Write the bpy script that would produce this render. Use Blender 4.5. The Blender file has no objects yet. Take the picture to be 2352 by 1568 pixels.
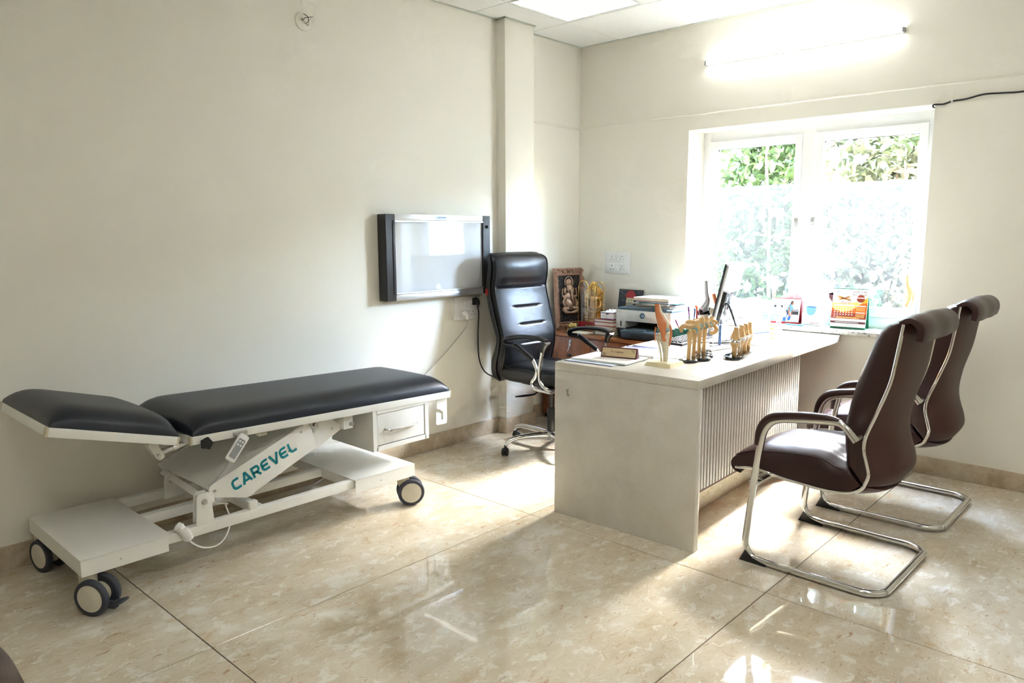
import bpy, bmesh, math, random
from mathutils import Vector, Matrix, noise

random.seed(7)
scene = bpy.context.scene
COL = scene.collection
PI = math.pi
R = math.radians

# ------------------------------------------------------------------ camera
YAW, PITCH, ROLL = 0.7465476, 0.1443709, -0.0033655
EYE = Vector((0, 0, 1.37))
fwd = Vector((-math.sin(YAW) * math.cos(PITCH), math.cos(YAW) * math.cos(PITCH), -math.sin(PITCH)))
rgt = Vector((math.cos(YAW), math.sin(YAW), 0))
upv = rgt.cross(fwd)
r2 = rgt * math.cos(ROLL) + upv * math.sin(ROLL)
u2 = -rgt * math.sin(ROLL) + upv * math.cos(ROLL)
cd = bpy.data.cameras.new('camera')
cd.sensor_fit = 'HORIZONTAL'
cd.sensor_width = 36
cd.lens = 1708.11 / 2352 * 36
cd.clip_start = 0.02
cam = bpy.data.objects.new('camera', cd)
COL.objects.link(cam)
cam.matrix_world = Matrix(((r2.x, u2.x, -fwd.x, EYE.x), (r2.y, u2.y, -fwd.y, EYE.y), (r2.z, u2.z, -fwd.z, EYE.z), (0, 0, 0, 1)))
scene.camera = cam

# ------------------------------------------------------------------ light and exposure
w = bpy.data.worlds.new('sky')
scene.world = w
w.use_nodes = True
nt = w.node_tree
nt.nodes.clear()
sky = nt.nodes.new('ShaderNodeTexSky')
sky.sky_type = 'NISHITA'
sky.sun_disc = False
SUN_TO = Vector((0.20, 1.50, 1.72)).normalized()      # direction from the room towards the sun
sky.sun_elevation = math.asin(SUN_TO.z)
sky.sun_rotation = math.atan2(SUN_TO.x, SUN_TO.y)
sky.air_density = 1.0
sky.dust_density = 2.5
bg = nt.nodes.new('ShaderNodeBackground')
bg.inputs['Strength'].default_value = 7.8
wo = nt.nodes.new('ShaderNodeOutputWorld')
nt.links.new(sky.outputs[0], bg.inputs[0])
nt.links.new(bg.outputs[0], wo.inputs[0])

sd = bpy.data.lights.new('sun', 'SUN')
sd.energy = 16.0
sd.angle = R(0.9)
sd.color = (1.0, 0.97, 0.92)
so = bpy.data.objects.new('sun', sd)
COL.objects.link(so)
so.rotation_euler = SUN_TO.to_track_quat('Z', 'Y').to_euler()
so.location = (1, 9, 8)

# sampling portal in the window opening (emits nothing, lets the sky be sampled through it)
pd_ = bpy.data.lights.new('window_portal', 'AREA')
pd_.shape = 'RECTANGLE'
pd_.size, pd_.size_y = 1.5, 1.28
pd_.cycles.is_portal = True
po = bpy.data.objects.new('window_portal', pd_)
COL.objects.link(po)
po.location = (-1.89, 4.99, 1.42)
po.rotation_euler = (R(-90), 0, 0)

vs = scene.view_settings
vs.view_transform = 'Standard'
vs.look = 'None'
vs.gamma = 1
vs.use_curve_mapping = False
vs.exposure = 2.35
FILL_PANEL_LIGHT = 2.7       # ceiling panels added out of view as fill light
TUBE_LIGHT = 8.5        # tube on the window wall
scene.cycles.max_bounces = 7
scene.cycles.diffuse_bounces = 4
scene.cycles.glossy_bounces = 3
scene.cycles.transmission_bounces = 4
scene.cycles.transparent_max_bounces = 14
scene.cycles.adaptive_threshold = 0.12
scene.cycles.adaptive_min_samples = 16
scene.cycles.sample_clamp_indirect = 6
scene.cycles.caustics_reflective = False
scene.cycles.caustics_refractive = False

# ------------------------------------------------------------------ materials
MATS = {}
def srgb(r, g, b):
    f = lambda c: (c / 255) / 12.92 if c / 255 <= 0.04045 else ((c / 255 + 0.055) / 1.055) ** 2.4
    return (f(r), f(g), f(b), 1)

def new_mat(name):
    m = bpy.data.materials.new(name)
    m.use_nodes = True
    return m, m.node_tree, m.node_tree.nodes['Principled BSDF']

def coords(nt, out='Object', per_object=False):
    tc = nt.nodes.new('ShaderNodeTexCoord')
    if not per_object:
        return tc.outputs[out]
    oi = nt.nodes.new('ShaderNodeObjectInfo')
    mu = nt.nodes.new('ShaderNodeVectorMath'); mu.operation = 'SCALE'; mu.inputs[0].default_value = (37, 23, 11)
    nt.links.new(oi.outputs['Random'], mu.inputs['Scale'])
    ad = nt.nodes.new('ShaderNodeVectorMath'); ad.operation = 'ADD'
    nt.links.new(tc.outputs[out], ad.inputs[0]); nt.links.new(mu.outputs[0], ad.inputs[1])
    return ad.outputs[0]

def mapping(nt, src, scale):
    mp = nt.nodes.new('ShaderNodeMapping')
    mp.inputs['Scale'].default_value = scale
    nt.links.new(src, mp.inputs['Vector'])
    return mp.outputs[0]

def noise_tex(nt, vec, scale, detail=4, rough=0.55, dist=0.0):
    n = nt.nodes.new('ShaderNodeTexNoise')
    n.inputs['Scale'].default_value = scale
    n.inputs['Detail'].default_value = detail
    n.inputs['Roughness'].default_value = rough
    n.inputs['Distortion'].default_value = dist
    nt.links.new(vec, n.inputs['Vector'])
    return n.outputs['Fac']

def ramp(nt, fac, stops):
    r = nt.nodes.new('ShaderNodeValToRGB')
    el = r.color_ramp.elements
    while len(el) < len(stops):
        el.new(0.5)
    for e, (p, c) in zip(el, stops):
        e.position = p
        e.color = c if len(c) == 4 else (*c, 1)
    nt.links.new(fac, r.inputs[0])
    return r.outputs[0]

def mix(nt, fac, a, b):
    m = nt.nodes.new('ShaderNodeMix'); m.data_type = 'RGBA'
    for s, v in ((0, fac), (6, a), (7, b)):
        if hasattr(v, 'is_output') or hasattr(v, 'links'):
            nt.links.new(v, m.inputs[s])
        else:
            m.inputs[s].default_value = v
    return m.outputs[2]

def bump(nt, bsdf, fac, strength, dist=0.002, prev=None):
    b = nt.nodes.new('ShaderNodeBump')
    b.inputs['Strength'].default_value = strength
    b.inputs['Distance'].default_value = dist
    nt.links.new(fac, b.inputs['Height'])
    if prev is not None:
        nt.links.new(prev, b.inputs['Normal'])
    nt.links.new(b.outputs[0], bsdf.inputs['Normal'])
    return b.outputs[0]

def simple(name, col, rough=0.5, metal=0.0, var=0.06, vscale=18, bstr=0.0, bscale=200, coat=0.0, spec=0.5, sheen=0.0):
    """plain material with a little procedural colour variation and optional grain"""
    if name in MATS:
        return MATS[name]
    m, nt, b = new_mat(name)
    v = coords(nt)
    f = noise_tex(nt, v, vscale, 3)
    lo = tuple(c * (1 - var) for c in col[:3]) + (1,)
    hi = tuple(min(1, c * (1 + var)) for c in col[:3]) + (1,)
    nt.links.new(ramp(nt, f, [(0.3, lo), (0.7, hi)]), b.inputs['Base Color'])
    b.inputs['Roughness'].default_value = rough
    b.inputs['Metallic'].default_value = metal
    b.inputs['Coat Weight'].default_value = coat
    b.inputs['Specular IOR Level'].default_value = spec
    if bstr:
        bump(nt, b, noise_tex(nt, v, bscale, 2), bstr, 0.001)
    MATS[name] = m
    return m

def build_materials():
    # painted plaster
    m, nt, b = new_mat('wall_paint'); v = coords(nt)
    f = noise_tex(nt, v, 1.3, 5)
    st = noise_tex(nt, v, 9, 6, 0.7)
    c = ramp(nt, f, [(0.3, srgb(241, 237, 224)), (0.7, srgb(244, 241, 230))])
    c = mix(nt, ramp(nt, st, [(0.70, (0, 0, 0)), (0.80, (0.25, 0.25, 0.25))]), c, srgb(206, 195, 168))
    nt.links.new(c, b.inputs['Base Color'])
    b.inputs['Roughness'].default_value = 0.55
    n1 = bump(nt, b, noise_tex(nt, v, 160, 3), 0.10, 0.002)
    bump(nt, b, noise_tex(nt, v, 5, 3), 0.25, 0.006, n1)
    MATS['wall_paint'] = m
    # window reveal paint
    simple('reveal_paint', srgb(240, 238, 232), 0.5, bstr=0.1)
    # floor marble
    m, nt, b = new_mat('floor_marble'); v = coords(nt, per_object=True)
    dn = nt.nodes.new('ShaderNodeTexNoise'); dn.inputs['Scale'].default_value = 22; dn.inputs['Detail'].default_value = 3
    nt.links.new(v, dn.inputs['Vector'])
    def warp(scale, amt):
        ad = nt.nodes.new('ShaderNodeVectorMath'); ad.operation = 'MULTIPLY_ADD'; ad.inputs[1].default_value = (amt, amt, 0)
        nt.links.new(dn.outputs['Color'], ad.inputs[0]); nt.links.new(mapping(nt, v, scale), ad.inputs[2])
        return ad.outputs[0]
    big = noise_tex(nt, warp((1.0, 0.55, 1.0), 0.04), 6.5, 10, 0.68, 0.5)
    c = ramp(nt, big, [(0.30, srgb(192, 177, 150)), (0.44, srgb(209, 197, 173)), (0.56, srgb(218, 208, 188)), (0.68, srgb(231, 227, 215))])
    def flecks(scale, sc, lo, hi, gate_lo, gate_hi, amt, patch):
        vo = nt.nodes.new('ShaderNodeTexVoronoi'); vo.inputs['Scale'].default_value = scale
        nt.links.new(warp(sc, 0.05), vo.inputs['Vector'])
        fl = ramp(nt, vo.outputs['Distance'], [(lo, (1, 1, 1)), (hi, (0, 0, 0))])
        se = nt.nodes.new('ShaderNodeSeparateColor'); nt.links.new(vo.outputs['Color'], se.inputs[0])
        ga = ramp(nt, se.outputs[0], [(gate_lo, (0, 0, 0)), (gate_hi, (amt,) * 3)])
        out = nt.nodes.new('ShaderNodeMix'); out.data_type = 'RGBA'; out.blend_type = 'MULTIPLY'; out.inputs[0].default_value = 1
        nt.links.new(fl, out.inputs[6]); nt.links.new(ga, out.inputs[7])
        if patch:
            pz = ramp(nt, noise_tex(nt, v, patch, 3), [(0.42, (0.12,) * 3), (0.62, (1, 1, 1))])
            o2 = nt.nodes.new('ShaderNodeMix'); o2.data_type = 'RGBA'; o2.blend_type = 'MULTIPLY'; o2.inputs[0].default_value = 1
            nt.links.new(out.outputs[2], o2.inputs[6]); nt.links.new(pz, o2.inputs[7]); out = o2
        return out.outputs[2]
    cl = noise_tex(nt, warp((1.0, 0.62, 1), 0.06), 22, 8, 0.66, 0.3)
    c = mix(nt, ramp(nt, cl, [(0.56, (0, 0, 0)), (0.60, (0.7,) * 3)]), c, srgb(233, 229, 217))                # pale clasts
    c = mix(nt, ramp(nt, cl, [(0.36, (0.55,) * 3), (0.41, (0, 0, 0))]), c, srgb(196, 170, 134))               # tan clasts
    c = mix(nt, flecks(40, (1.15, 0.45, 1), 0.14, 0.26, 0.52, 0.9, 0.85, 5), c, srgb(172, 132, 96))    # brown chips
    c = mix(nt, flecks(95, (1.1, 0.5, 1), 0.16, 0.28, 0.45, 0.85, 0.7, 0), c, srgb(184, 152, 116))     # fine brown grit
    c = mix(nt, flecks(80, (1.1, 0.45, 1), 0.18, 0.28, 0.55, 0.85, 0.6, 0), c, srgb(236, 233, 224))    # fine white grit
    nt.links.new(c, b.inputs['Base Color'])
    b.inputs['Roughness'].default_value = 0.035
    b.inputs['Specular IOR Level'].default_value = 0.7
    bump(nt, b, noise_tex(nt, v, 6.5, 2), 0.055, 0.004)
    MATS['floor_marble'] = m
    # skirting marble
    m, nt, b = new_mat('skirting_marble'); v = coords(nt)
    big = noise_tex(nt, v, 9, 8, 0.62, 0.8)
    c = ramp(nt, big, [(0.3, srgb(174, 157, 132)), (0.5, srgb(194, 179, 155)), (0.7, srgb(209, 198, 178))])
    sm = noise_tex(nt, v, 60, 4, 0.6)
    c = mix(nt, ramp(nt, sm, [(0.62, (0, 0, 0)), (0.70, (0.6, 0.6, 0.6))]), c, srgb(140, 104, 74))
    nt.links.new(c, b.inputs['Base Color']); b.inputs['Roughness'].default_value = 0.22
    MATS['skirting_marble'] = m
    # ceiling tile with pinholes
    m, nt, b = new_mat('ceiling_tile'); v = coords(nt, per_object=True)
    vo = nt.nodes.new('ShaderNodeTexVoronoi'); vo.inputs['Scale'].default_value = 90
    nt.links.new(v, vo.inputs['Vector'])
    hole = ramp(nt, vo.outputs['Distance'], [(0.08, (1, 1, 1)), (0.17, (0, 0, 0))])
    c = mix(nt, hole, srgb(243, 244, 241), srgb(180, 180, 174))
    nt.links.new(c, b.inputs['Base Color']); b.inputs['Roughness'].default_value = 0.8
    bump(nt, b, noise_tex(nt, v, 120, 3), 0.15, 0.002)
    MATS['ceiling_tile'] = m
    simple('grid_white', srgb(226, 228, 224), 0.45)
    simple('grid_edge', srgb(190, 197, 186), 0.5)
    simple('grout', srgb(92, 74, 58), 0.7)
    # quartz worktop
    m, nt, b = new_mat('quartz'); v = coords(nt)
    base = ramp(nt, noise_tex(nt, v, 7, 4), [(0.3, srgb(214, 209, 198)), (0.7, srgb(226, 222, 213))])
    stain = ramp(nt, noise_tex(nt, v, 3.2, 5, 0.6), [(0.56, (0, 0, 0)), (0.74, (0.45, 0.45, 0.45))])
    c = mix(nt, stain, base, srgb(200, 187, 165))
    vo = nt.nodes.new('ShaderNodeTexVoronoi'); vo.inputs['Scale'].default_value = 150
    nt.links.new(v, vo.inputs['Vector'])
    dots = ramp(nt, vo.outputs['Distance'], [(0.10, (1, 1, 1)), (0.20, (0, 0, 0))])
    gate = ramp(nt, vo.outputs['Color'], [(0.56, (0, 0, 0)), (0.68, (0.8, 0.8, 0.8))])
    mm = nt.nodes.new('ShaderNodeMix'); mm.data_type = 'RGBA'; mm.blend_type = 'MULTIPLY'; mm.inputs[0].default_value = 1
    nt.links.new(dots, mm.inputs[6]); nt.links.new(gate, mm.inputs[7])
    c = mix(nt, mm.outputs[2], c, srgb(142, 130, 112))
    nt.links.new(c, b.inputs['Base Color']); b.inputs['Roughness'].default_value = 0.16
    MATS['quartz'] = m
    # granite sill
    m, nt, b = new_mat('granite'); v = coords(nt)
    g = noise_tex(nt, v, 55, 6, 0.7)
    c = ramp(nt, g, [(0.30, srgb(38, 38, 44)), (0.40, srgb(150, 148, 146)), (0.52, srgb(214, 210, 202)), (0.7, srgb(232, 228, 220))])
    nt.links.new(c, b.inputs['Base Color']); b.inputs['Roughness'].default_value = 0.2
    MATS['granite'] = m
    # wood veneer
    m, nt, b = new_mat('wood'); v = coords(nt)
    gr = noise_tex(nt, mapping(nt, v, (9, 9, 0.9)), 6, 8, 0.6, 1.4)
    c = ramp(nt, gr, [(0.3, srgb(96, 54, 32)), (0.5, srgb(130, 78, 46)), (0.7, srgb(152, 96, 58))])
    nt.links.new(c, b.inputs['Base Color']); b.inputs['Roughness'].default_value = 0.33
    MATS['wood'] = m
    m, nt, b = new_mat('wood_top'); v = coords(nt)
    gr = noise_tex(nt, mapping(nt, v, (0.9, 9, 9)), 6, 8, 0.6, 1.4)
    c = ramp(nt, gr, [(0.3, srgb(108, 62, 34)), (0.5, srgb(138, 84, 48)), (0.7, srgb(160, 102, 60))])
    nt.links.new(c, b.inputs['Base Color']); b.inputs['Roughness'].default_value = 0.25
    MATS['wood_top'] = m
    # leathers
    def leather(name, a, bb, rough, bs, bstr=0.12, coat=0.0):
        m, nt, b = new_mat(name); v = coords(nt)
        c = ramp(nt, noise_tex(nt, v, 6, 4), [(0.3, a), (0.7, bb)])
        nt.links.new(c, b.inputs['Base Color'])
        b.inputs['Roughness'].default_value = rough
        b.inputs['Coat Weight'].default_value = coat
        n1 = bump(nt, b, noise_tex(nt, v, bs, 3), bstr, 0.0012)
        MATS[name] = m
    leather('black_leather', srgb(9, 10, 13), srgb(14, 16, 20), 0.38, 420, 0.10, 0.0)
    leather('navy_vinyl', srgb(11, 17, 30), srgb(18, 25, 40), 0.40, 300, 0.10)
    leather('brown_leather', srgb(42, 17, 15), srgb(50, 22, 19), 0.36, 380)
    leather('brown_back', srgb(60, 30, 22), srgb(69, 37, 28), 0.50, 300)
    # metals and plastics
    simple('chrome', (0.78, 0.78, 0.77, 1), 0.10, 1.0, var=0.03)
    simple('steel', (0.60, 0.60, 0.58, 1), 0.30, 1.0, var=0.06)
    simple('white_powder', srgb(240, 240, 235), 0.42, var=0.012, bstr=0.04, bscale=320)
    simple('cream_plastic', srgb(203, 196, 172), 0.42)
    simple('hub_plastic', srgb(214, 208, 192), 0.40)
    simple('tyre_rubber', srgb(58, 62, 72), 0.60)
    simple('black_plastic', srgb(20, 20, 22), 0.36)
    simple('black_matte', srgb(24, 25, 28), 0.52)
    simple('grey_plastic', srgb(150, 154, 158), 0.4)
    simple('white_plastic', srgb(236, 236, 234), 0.30, var=0.015)
    simple('cord_grey', srgb(186, 184, 178), 0.5)
    simple('teal_print', srgb(0, 134, 148), 0.45)
    simple('upvc', srgb(244, 245, 247), 0.28, var=0.012)
    simple('gasket', srgb(46, 46, 52), 0.6)
    simple('alu', (0.80, 0.81, 0.82, 1), 0.34, 0.85, var=0.02)
    simple('viewer_plastic', srgb(38, 39, 44), 0.45)
    # viewer screen: opal acrylic
    m, nt, b = new_mat('opal_acrylic'); v = coords(nt)
    nt.links.new(ramp(nt, noise_tex(nt, v, 2, 2), [(0.3, srgb(206, 211, 217)), (0.7, srgb(214, 218, 222))]), b.inputs['Base Color'])
    b.inputs['Roughness'].default_value = 0.04
    b.inputs['Specular IOR Level'].default_value = 0.8
    MATS['opal_acrylic'] = m
    simple('slat_pvc', srgb(222, 216, 206), 0.30, var=0.02)
    simple('slat_back', srgb(84, 38, 24), 0.5)
    simple('bone', srgb(208, 172, 118), 0.45, var=0.09, vscale=40)
    simple('bone_pale', srgb(226, 217, 192), 0.45, var=0.06, vscale=40)
    simple('bone_base', srgb(228, 217, 178), 0.40)
    simple('ligament', srgb(212, 132, 84), 0.45, var=0.08, vscale=60)
    simple('cartilage', srgb(132, 172, 178), 0.40)
    simple('gold', (0.72, 0.43, 0.12, 1), 0.36, 0.75, var=0.25, vscale=90, bstr=0.6, bscale=140)
    simple('gold_bright', (0.85, 0.58, 0.18, 1), 0.22, 1.0)
    simple('brass', (0.62, 0.46, 0.16, 1), 0.28, 1.0, var=0.15)
    simple('bronze', (0.44, 0.30, 0.22, 1), 0.34, 0.75, var=0.25, vscale=60)
    simple('frame_bronze', srgb(150, 114, 92), 0.45, 0.25, var=0.2, vscale=70, bstr=0.5, bscale=90)
    # starry black velvet behind the relief
    m, nt, b = new_mat('speckled_black'); v = coords(nt)
    vo = nt.nodes.new('ShaderNodeTexVoronoi'); vo.inputs['Scale'].default_value = 70
    nt.links.new(v, vo.inputs['Vector'])
    d = ramp(nt, vo.outputs['Distance'], [(0.14, (1, 1, 1)), (0.24, (0, 0, 0))])
    nt.links.new(mix(nt, d, srgb(14, 12, 12), srgb(176, 128, 64)), b.inputs['Base Color'])
    b.inputs['Roughness'].default_value = 0.6
    MATS['speckled_black'] = m
    # papers
    for n, c in dict(paper=(240, 240, 238), paper_cream=(232, 226, 208), paper_blue=(206, 220, 232), page_edges=(226, 220, 206), red_cloth=(190, 26, 34),
                     red_print=(160, 12, 22), green_print=(6, 96, 68), teal_cover=(40, 110, 120), orange_print=(196, 80, 12), rust_print=(118, 42, 24), peach_print=(226, 168, 98),
                     yellow_print=(222, 148, 40), maroon=(74, 20, 28), maroon_wood=(84, 34, 40), navy_print=(44, 62, 122), blue_print=(22, 86, 170), pen_teal=(90, 156, 168), cup_blue=(90, 138, 160),
                     skin_print=(146, 92, 66), dark_print=(48, 46, 50), grey_print=(150, 158, 162), white_print=(236, 236, 234), purple=(126, 40, 104), book_brown=(128, 70, 48), book_red=(186, 50, 46),
                     book_orange=(214, 92, 52), book_green=(48, 84, 62), printer_white=(222, 222, 220), printer_blue=(70, 92, 108), printer_dark=(46, 50, 58), night_print=(28, 30, 38),
                     logo_blue=(32, 84, 122), face_print=(206, 196, 160), beard_print=(150, 150, 136), straw=(164, 116, 50), wood_plate=(214, 192, 152), green_plastic=(16, 96, 84), key_black=(30, 31, 34), soil=(96, 84, 66), concrete=(186, 180, 168), pink_seal=(200, 120, 118)).items():
        simple(n, srgb(*c), 0.45 if 'print' not in n else 0.4)
    simple('silver_paint', srgb(200, 203, 206), 0.35, 0.4)
    simple('gloss_black', srgb(14, 15, 18), 0.06, coat=0.5)
    simple('bark', srgb(128, 104, 86), 0.8, bstr=0.5, bscale=40)
    # emitters
    def emit(name, col, s):
        m, nt, b = new_mat(name)
        nt.nodes.remove(b)
        e = nt.nodes.new('ShaderNodeEmission'); e.inputs[0].default_value = (*col, 1); e.inputs[1].default_value = s
        nt.links.new(e.outputs[0], nt.nodes['Material Output'].inputs[0])
        MATS[name] = m
    emit('fill_panel', (1.0, 0.985, 0.95), FILL_PANEL_LIGHT)
    emit('led_panel_dim', (1.0, 0.99, 0.97), 0.20)
    emit('tube_glow', (0.97, 0.985, 1.0), TUBE_LIGHT)
    # glass that lets sunlight through with a fresnel reflection
    def glass(name, tint, haze):
        m, nt, b = new_mat(name)
        nt.nodes.remove(b)
        tr = nt.nodes.new('ShaderNodeBsdfTransparent'); tr.inputs[0].default_value = tint
        gl = nt.nodes.new('ShaderNodeBsdfGlossy'); gl.inputs['Roughness'].default_value = 0.02
        lw = nt.nodes.new('ShaderNodeLayerWeight'); lw.inputs[0].default_value = 0.5
        pw = nt.nodes.new('ShaderNodeMath'); pw.operation = 'POWER'; pw.inputs[1].default_value = 4.0
        fr = nt.nodes.new('ShaderNodeMath'); fr.operation = 'MULTIPLY_ADD'; fr.inputs[1].default_value = 0.8; fr.inputs[2].default_value = 0.035
        nt.links.new(lw.outputs['Facing'], pw.inputs[0]); nt.links.new(pw.outputs[0], fr.inputs[0])
        mx = nt.nodes.new('ShaderNodeMixShader')
        nt.links.new(fr.outputs[0], mx.inputs[0]); nt.links.new(tr.outputs[0], mx.inputs[1]); nt.links.new(gl.outputs[0], mx.inputs[2])
        out = mx.outputs[0]
        if haze:
            tl = nt.nodes.new('ShaderNodeBsdfTranslucent'); tl.inputs[0].default_value = (0.93, 0.96, 1.0, 1)
            m2 = nt.nodes.new('ShaderNodeMixShader')
            v = coords(nt)
            f = ramp(nt, noise_tex(nt, v, 3, 3), [(0.3, (haze * 0.9,) * 3), (0.7, (haze * 1.1,) * 3)])
            nt.links.new(f, m2.inputs[0])
            nt.links.new(out, m2.inputs[1]); nt.links.new(tl.outputs[0], m2.inputs[2])
            out = m2.outputs[0]
        nt.links.new(out, nt.nodes['Material Output'].inputs[0])
        MATS[name] = m
    glass('pane_glass', (0.95, 0.97, 0.96, 1), 0)
    glass('frost_film', (0.88, 0.94, 1.0, 1), 0.006)
    glass('acrylic', (0.94, 0.96, 0.97, 1), 0.02)
    # leaves
    def leaf(name, ca, cb, tl):
        m, nt, b = new_mat(name)
        v = coords(nt)
        c = ramp(nt, noise_tex(nt, v, 3, 2), [(0.35, ca), (0.65, cb)])
        nt.links.new(c, b.inputs['Base Color']); b.inputs['Roughness'].default_value = 0.4
        t = nt.nodes.new('ShaderNodeBsdfTranslucent'); t.inputs[0].default_value = tl
        mx = nt.nodes.new('ShaderNodeMixShader'); mx.inputs[0].default_value = 0.45
        nt.links.new(b.outputs[0], mx.inputs[1]); nt.links.new(t.outputs[0], mx.inputs[2])
        nt.links.new(mx.outputs[0], nt.nodes['Material Output'].inputs[0])
        MATS[name] = m
    leaf('leaf_green', srgb(31, 50, 27), srgb(66, 80, 49), srgb(78, 98, 50))
    leaf('leaf_pale', srgb(54, 70, 44), srgb(102, 94, 80), srgb(92, 100, 64))
build_materials()

# ------------------------------------------------------------------ mesh helpers
def bm_new():
    return bmesh.new()

def box(bm, c, s, bev=0.0, seg=2, M=None, taper=None):
    """box centred at c with size s, bevelled edges; taper scales the top face"""
    r = bmesh.ops.create_cube(bm, size=1)
    vs = r['verts']
    for v in vs:
        k = (taper if (taper and v.co.z > 0) else 1)
        v.co = Vector((v.co.x * s[0] * k, v.co.y * s[1] * k, v.co.z * s[2]))
    if bev > 0:
        es = list({e for v in vs for e in v.link_edges})
        g = bmesh.ops.bevel(bm, geom=es, offset=bev, segments=seg, profile=0.5, affect='EDGES', clamp_overlap=True)
        vs = list({v for f in g['faces'] for v in f.verts} | {v for v in vs if v.is_valid})
    T = Matrix.Translation(c)
    if M is not None:
        T = T @ M.to_4x4()
    for v in vs:
        v.co = T @ v.co
    return vs

def box2(bm, lo, hi, bev=0.0, seg=2):
    c = [(a + b) / 2 for a, b in zip(lo, hi)]
    s = [abs(b - a) for a, b in zip(lo, hi)]
    return box(bm, c, s, bev, seg)

def frame_dirs(pts, closed=False, ref=None):
    n = len(pts)
    T = []
    for i in range(n):
        a = pts[(i - 1) % n] if (closed or i > 0) else pts[i]
        b = pts[(i + 1) % n] if (closed or i < n - 1) else pts[i]
        d = (b - a)
        T.append(d.normalized() if d.length > 1e-9 else Vector((0, 0, 1)))
    r = Vector(ref) if ref else (Vector((0, 0, 1)) if abs(T[0].z) < 0.9 else Vector((1, 0, 0)))
    N = []
    cur = (r - T[0] * r.dot(T[0])).normalized()
    for t in T:
        if ref:
            q = Vector(ref) - t * Vector(ref).dot(t)
            cur = q.normalized() if q.length > 1e-4 else cur
        else:
            q = cur - t * cur.dot(t)
            cur = q.normalized() if q.length > 1e-6 else cur
        N.append(cur.copy())
    return T, N

def sweep(bm, pts, r, seg=10, closed=False, cap=True, ref=None, flat=1.0):
    """tube along pts; r number or list of radii; flat scales the second axis"""
    pts = [Vector(p) for p in pts]
    T, N = frame_dirs(pts, closed, ref)
    rings = []
    for i, (p, t, nrm) in enumerate(zip(pts, T, N)):
        b = t.cross(nrm)
        rr = r[i] if isinstance(r, (list, tuple)) else r
        ra, rb = (rr if isinstance(rr, tuple) else (rr, rr * flat))
        rings.append([bm.verts.new(p + nrm * math.cos(2 * PI * k / seg) * ra + b * math.sin(2 * PI * k / seg) * rb) for k in range(seg)])
    m = len(rings)
    for i in range(m if closed else m - 1):
        A, B = rings[i], rings[(i + 1) % m]
        for k in range(seg):
            bm.faces.new((A[k], A[(k + 1) % seg], B[(k + 1) % seg], B[k]))
    if cap and not closed:
        bm.faces.new(list(reversed(rings[0])))
        bm.faces.new(rings[-1])
    return rings

def smooth_path(pts, n=6, closed=False):
    """Catmull-Rom through pts"""
    P = [Vector(p) for p in pts]
    out = []
    m = len(P)
    last = m if closed else m - 1
    for i in range(last):
        if closed:
            p0, p1, p2, p3 = P[(i - 1) % m], P[i], P[(i + 1) % m], P[(i + 2) % m]
        else:
            p1, p2 = P[i], P[i + 1]
            p0 = P[i - 1] if i > 0 else p1 * 2 - p2
            p3 = P[i + 2] if i + 2 < m else p2 * 2 - p1
        for k in range(n):
            t = k / n
            out.append(0.5 * ((2 * p1) + (p2 - p0) * t + (2 * p0 - 5 * p1 + 4 * p2 - p3) * t * t + (3 * p1 - p0 - 3 * p2 + p3) * t ** 3))
    if not closed:
        out.append(P[-1])
    return out

def lerp_list(vals, n):
    """resample radii list to n entries"""
    out = []
    for i in range(n):
        t = i / (n - 1) * (len(vals) - 1)
        k = min(int(t), len(vals) - 2)
        f = t - k
        a, b = vals[k], vals[k + 1]
        if isinstance(a, tuple):
            out.append(tuple(x * (1 - f) + y * f for x, y in zip(a, b)))
        else:
            out.append(a * (1 - f) + b * f)
    return out

def bone(bm, pts, radii, n=6, seg=12, ref=None):
    p = smooth_path(pts, n)
    sweep(bm, p, lerp_list(radii, len(p)), seg, ref=ref)

def cyl(bm, a, b, r, seg=16, r2=None):
    sweep(bm, [a, b], [r, r if r2 is None else r2], seg)

def lathe(bm, prof, M=None, seg=24, cap=True):
    """prof [(r,h)] about local Z, transformed by M"""
    M = M or Matrix.Identity(4)
    rings = []
    for r, h in prof:
        if r < 1e-6:
            rings.append([bm.verts.new(M @ Vector((0, 0, h)))])
        else:
            rings.append([bm.verts.new(M @ Vector((r * math.cos(2 * PI * k / seg), r * math.sin(2 * PI * k / seg), h))) for k in range(seg)])
    for A, B in zip(rings, rings[1:]):
        if len(A) == 1 and len(B) == 1:
            continue
        for k in range(seg):
            if len(A) == 1:
                bm.faces.new((A[0], B[(k + 1) % seg], B[k]))
            elif len(B) == 1:
                bm.faces.new((A[k], A[(k + 1) % seg], B[0]))
            else:
                bm.faces.new((A[k], A[(k + 1) % seg], B[(k + 1) % seg], B[k]))
    if cap:
        if len(rings[0]) > 1: bm.faces.new(list(reversed(rings[0])))
        if len(rings[-1]) > 1: bm.faces.new(rings[-1])

def axisM(origin, zdir, xdir=None):
    z = Vector(zdir).normalized()
    x = Vector(xdir) if xdir else (Vector((1, 0, 0)) if abs(z.x) < 0.9 else Vector((0, 1, 0)))
    x = (x - z * x.dot(z)).normalized()
    y = z.cross(x)
    M = Matrix((x, y, z)).transposed().to_4x4()
    M.translation = Vector(origin)
    return M

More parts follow.
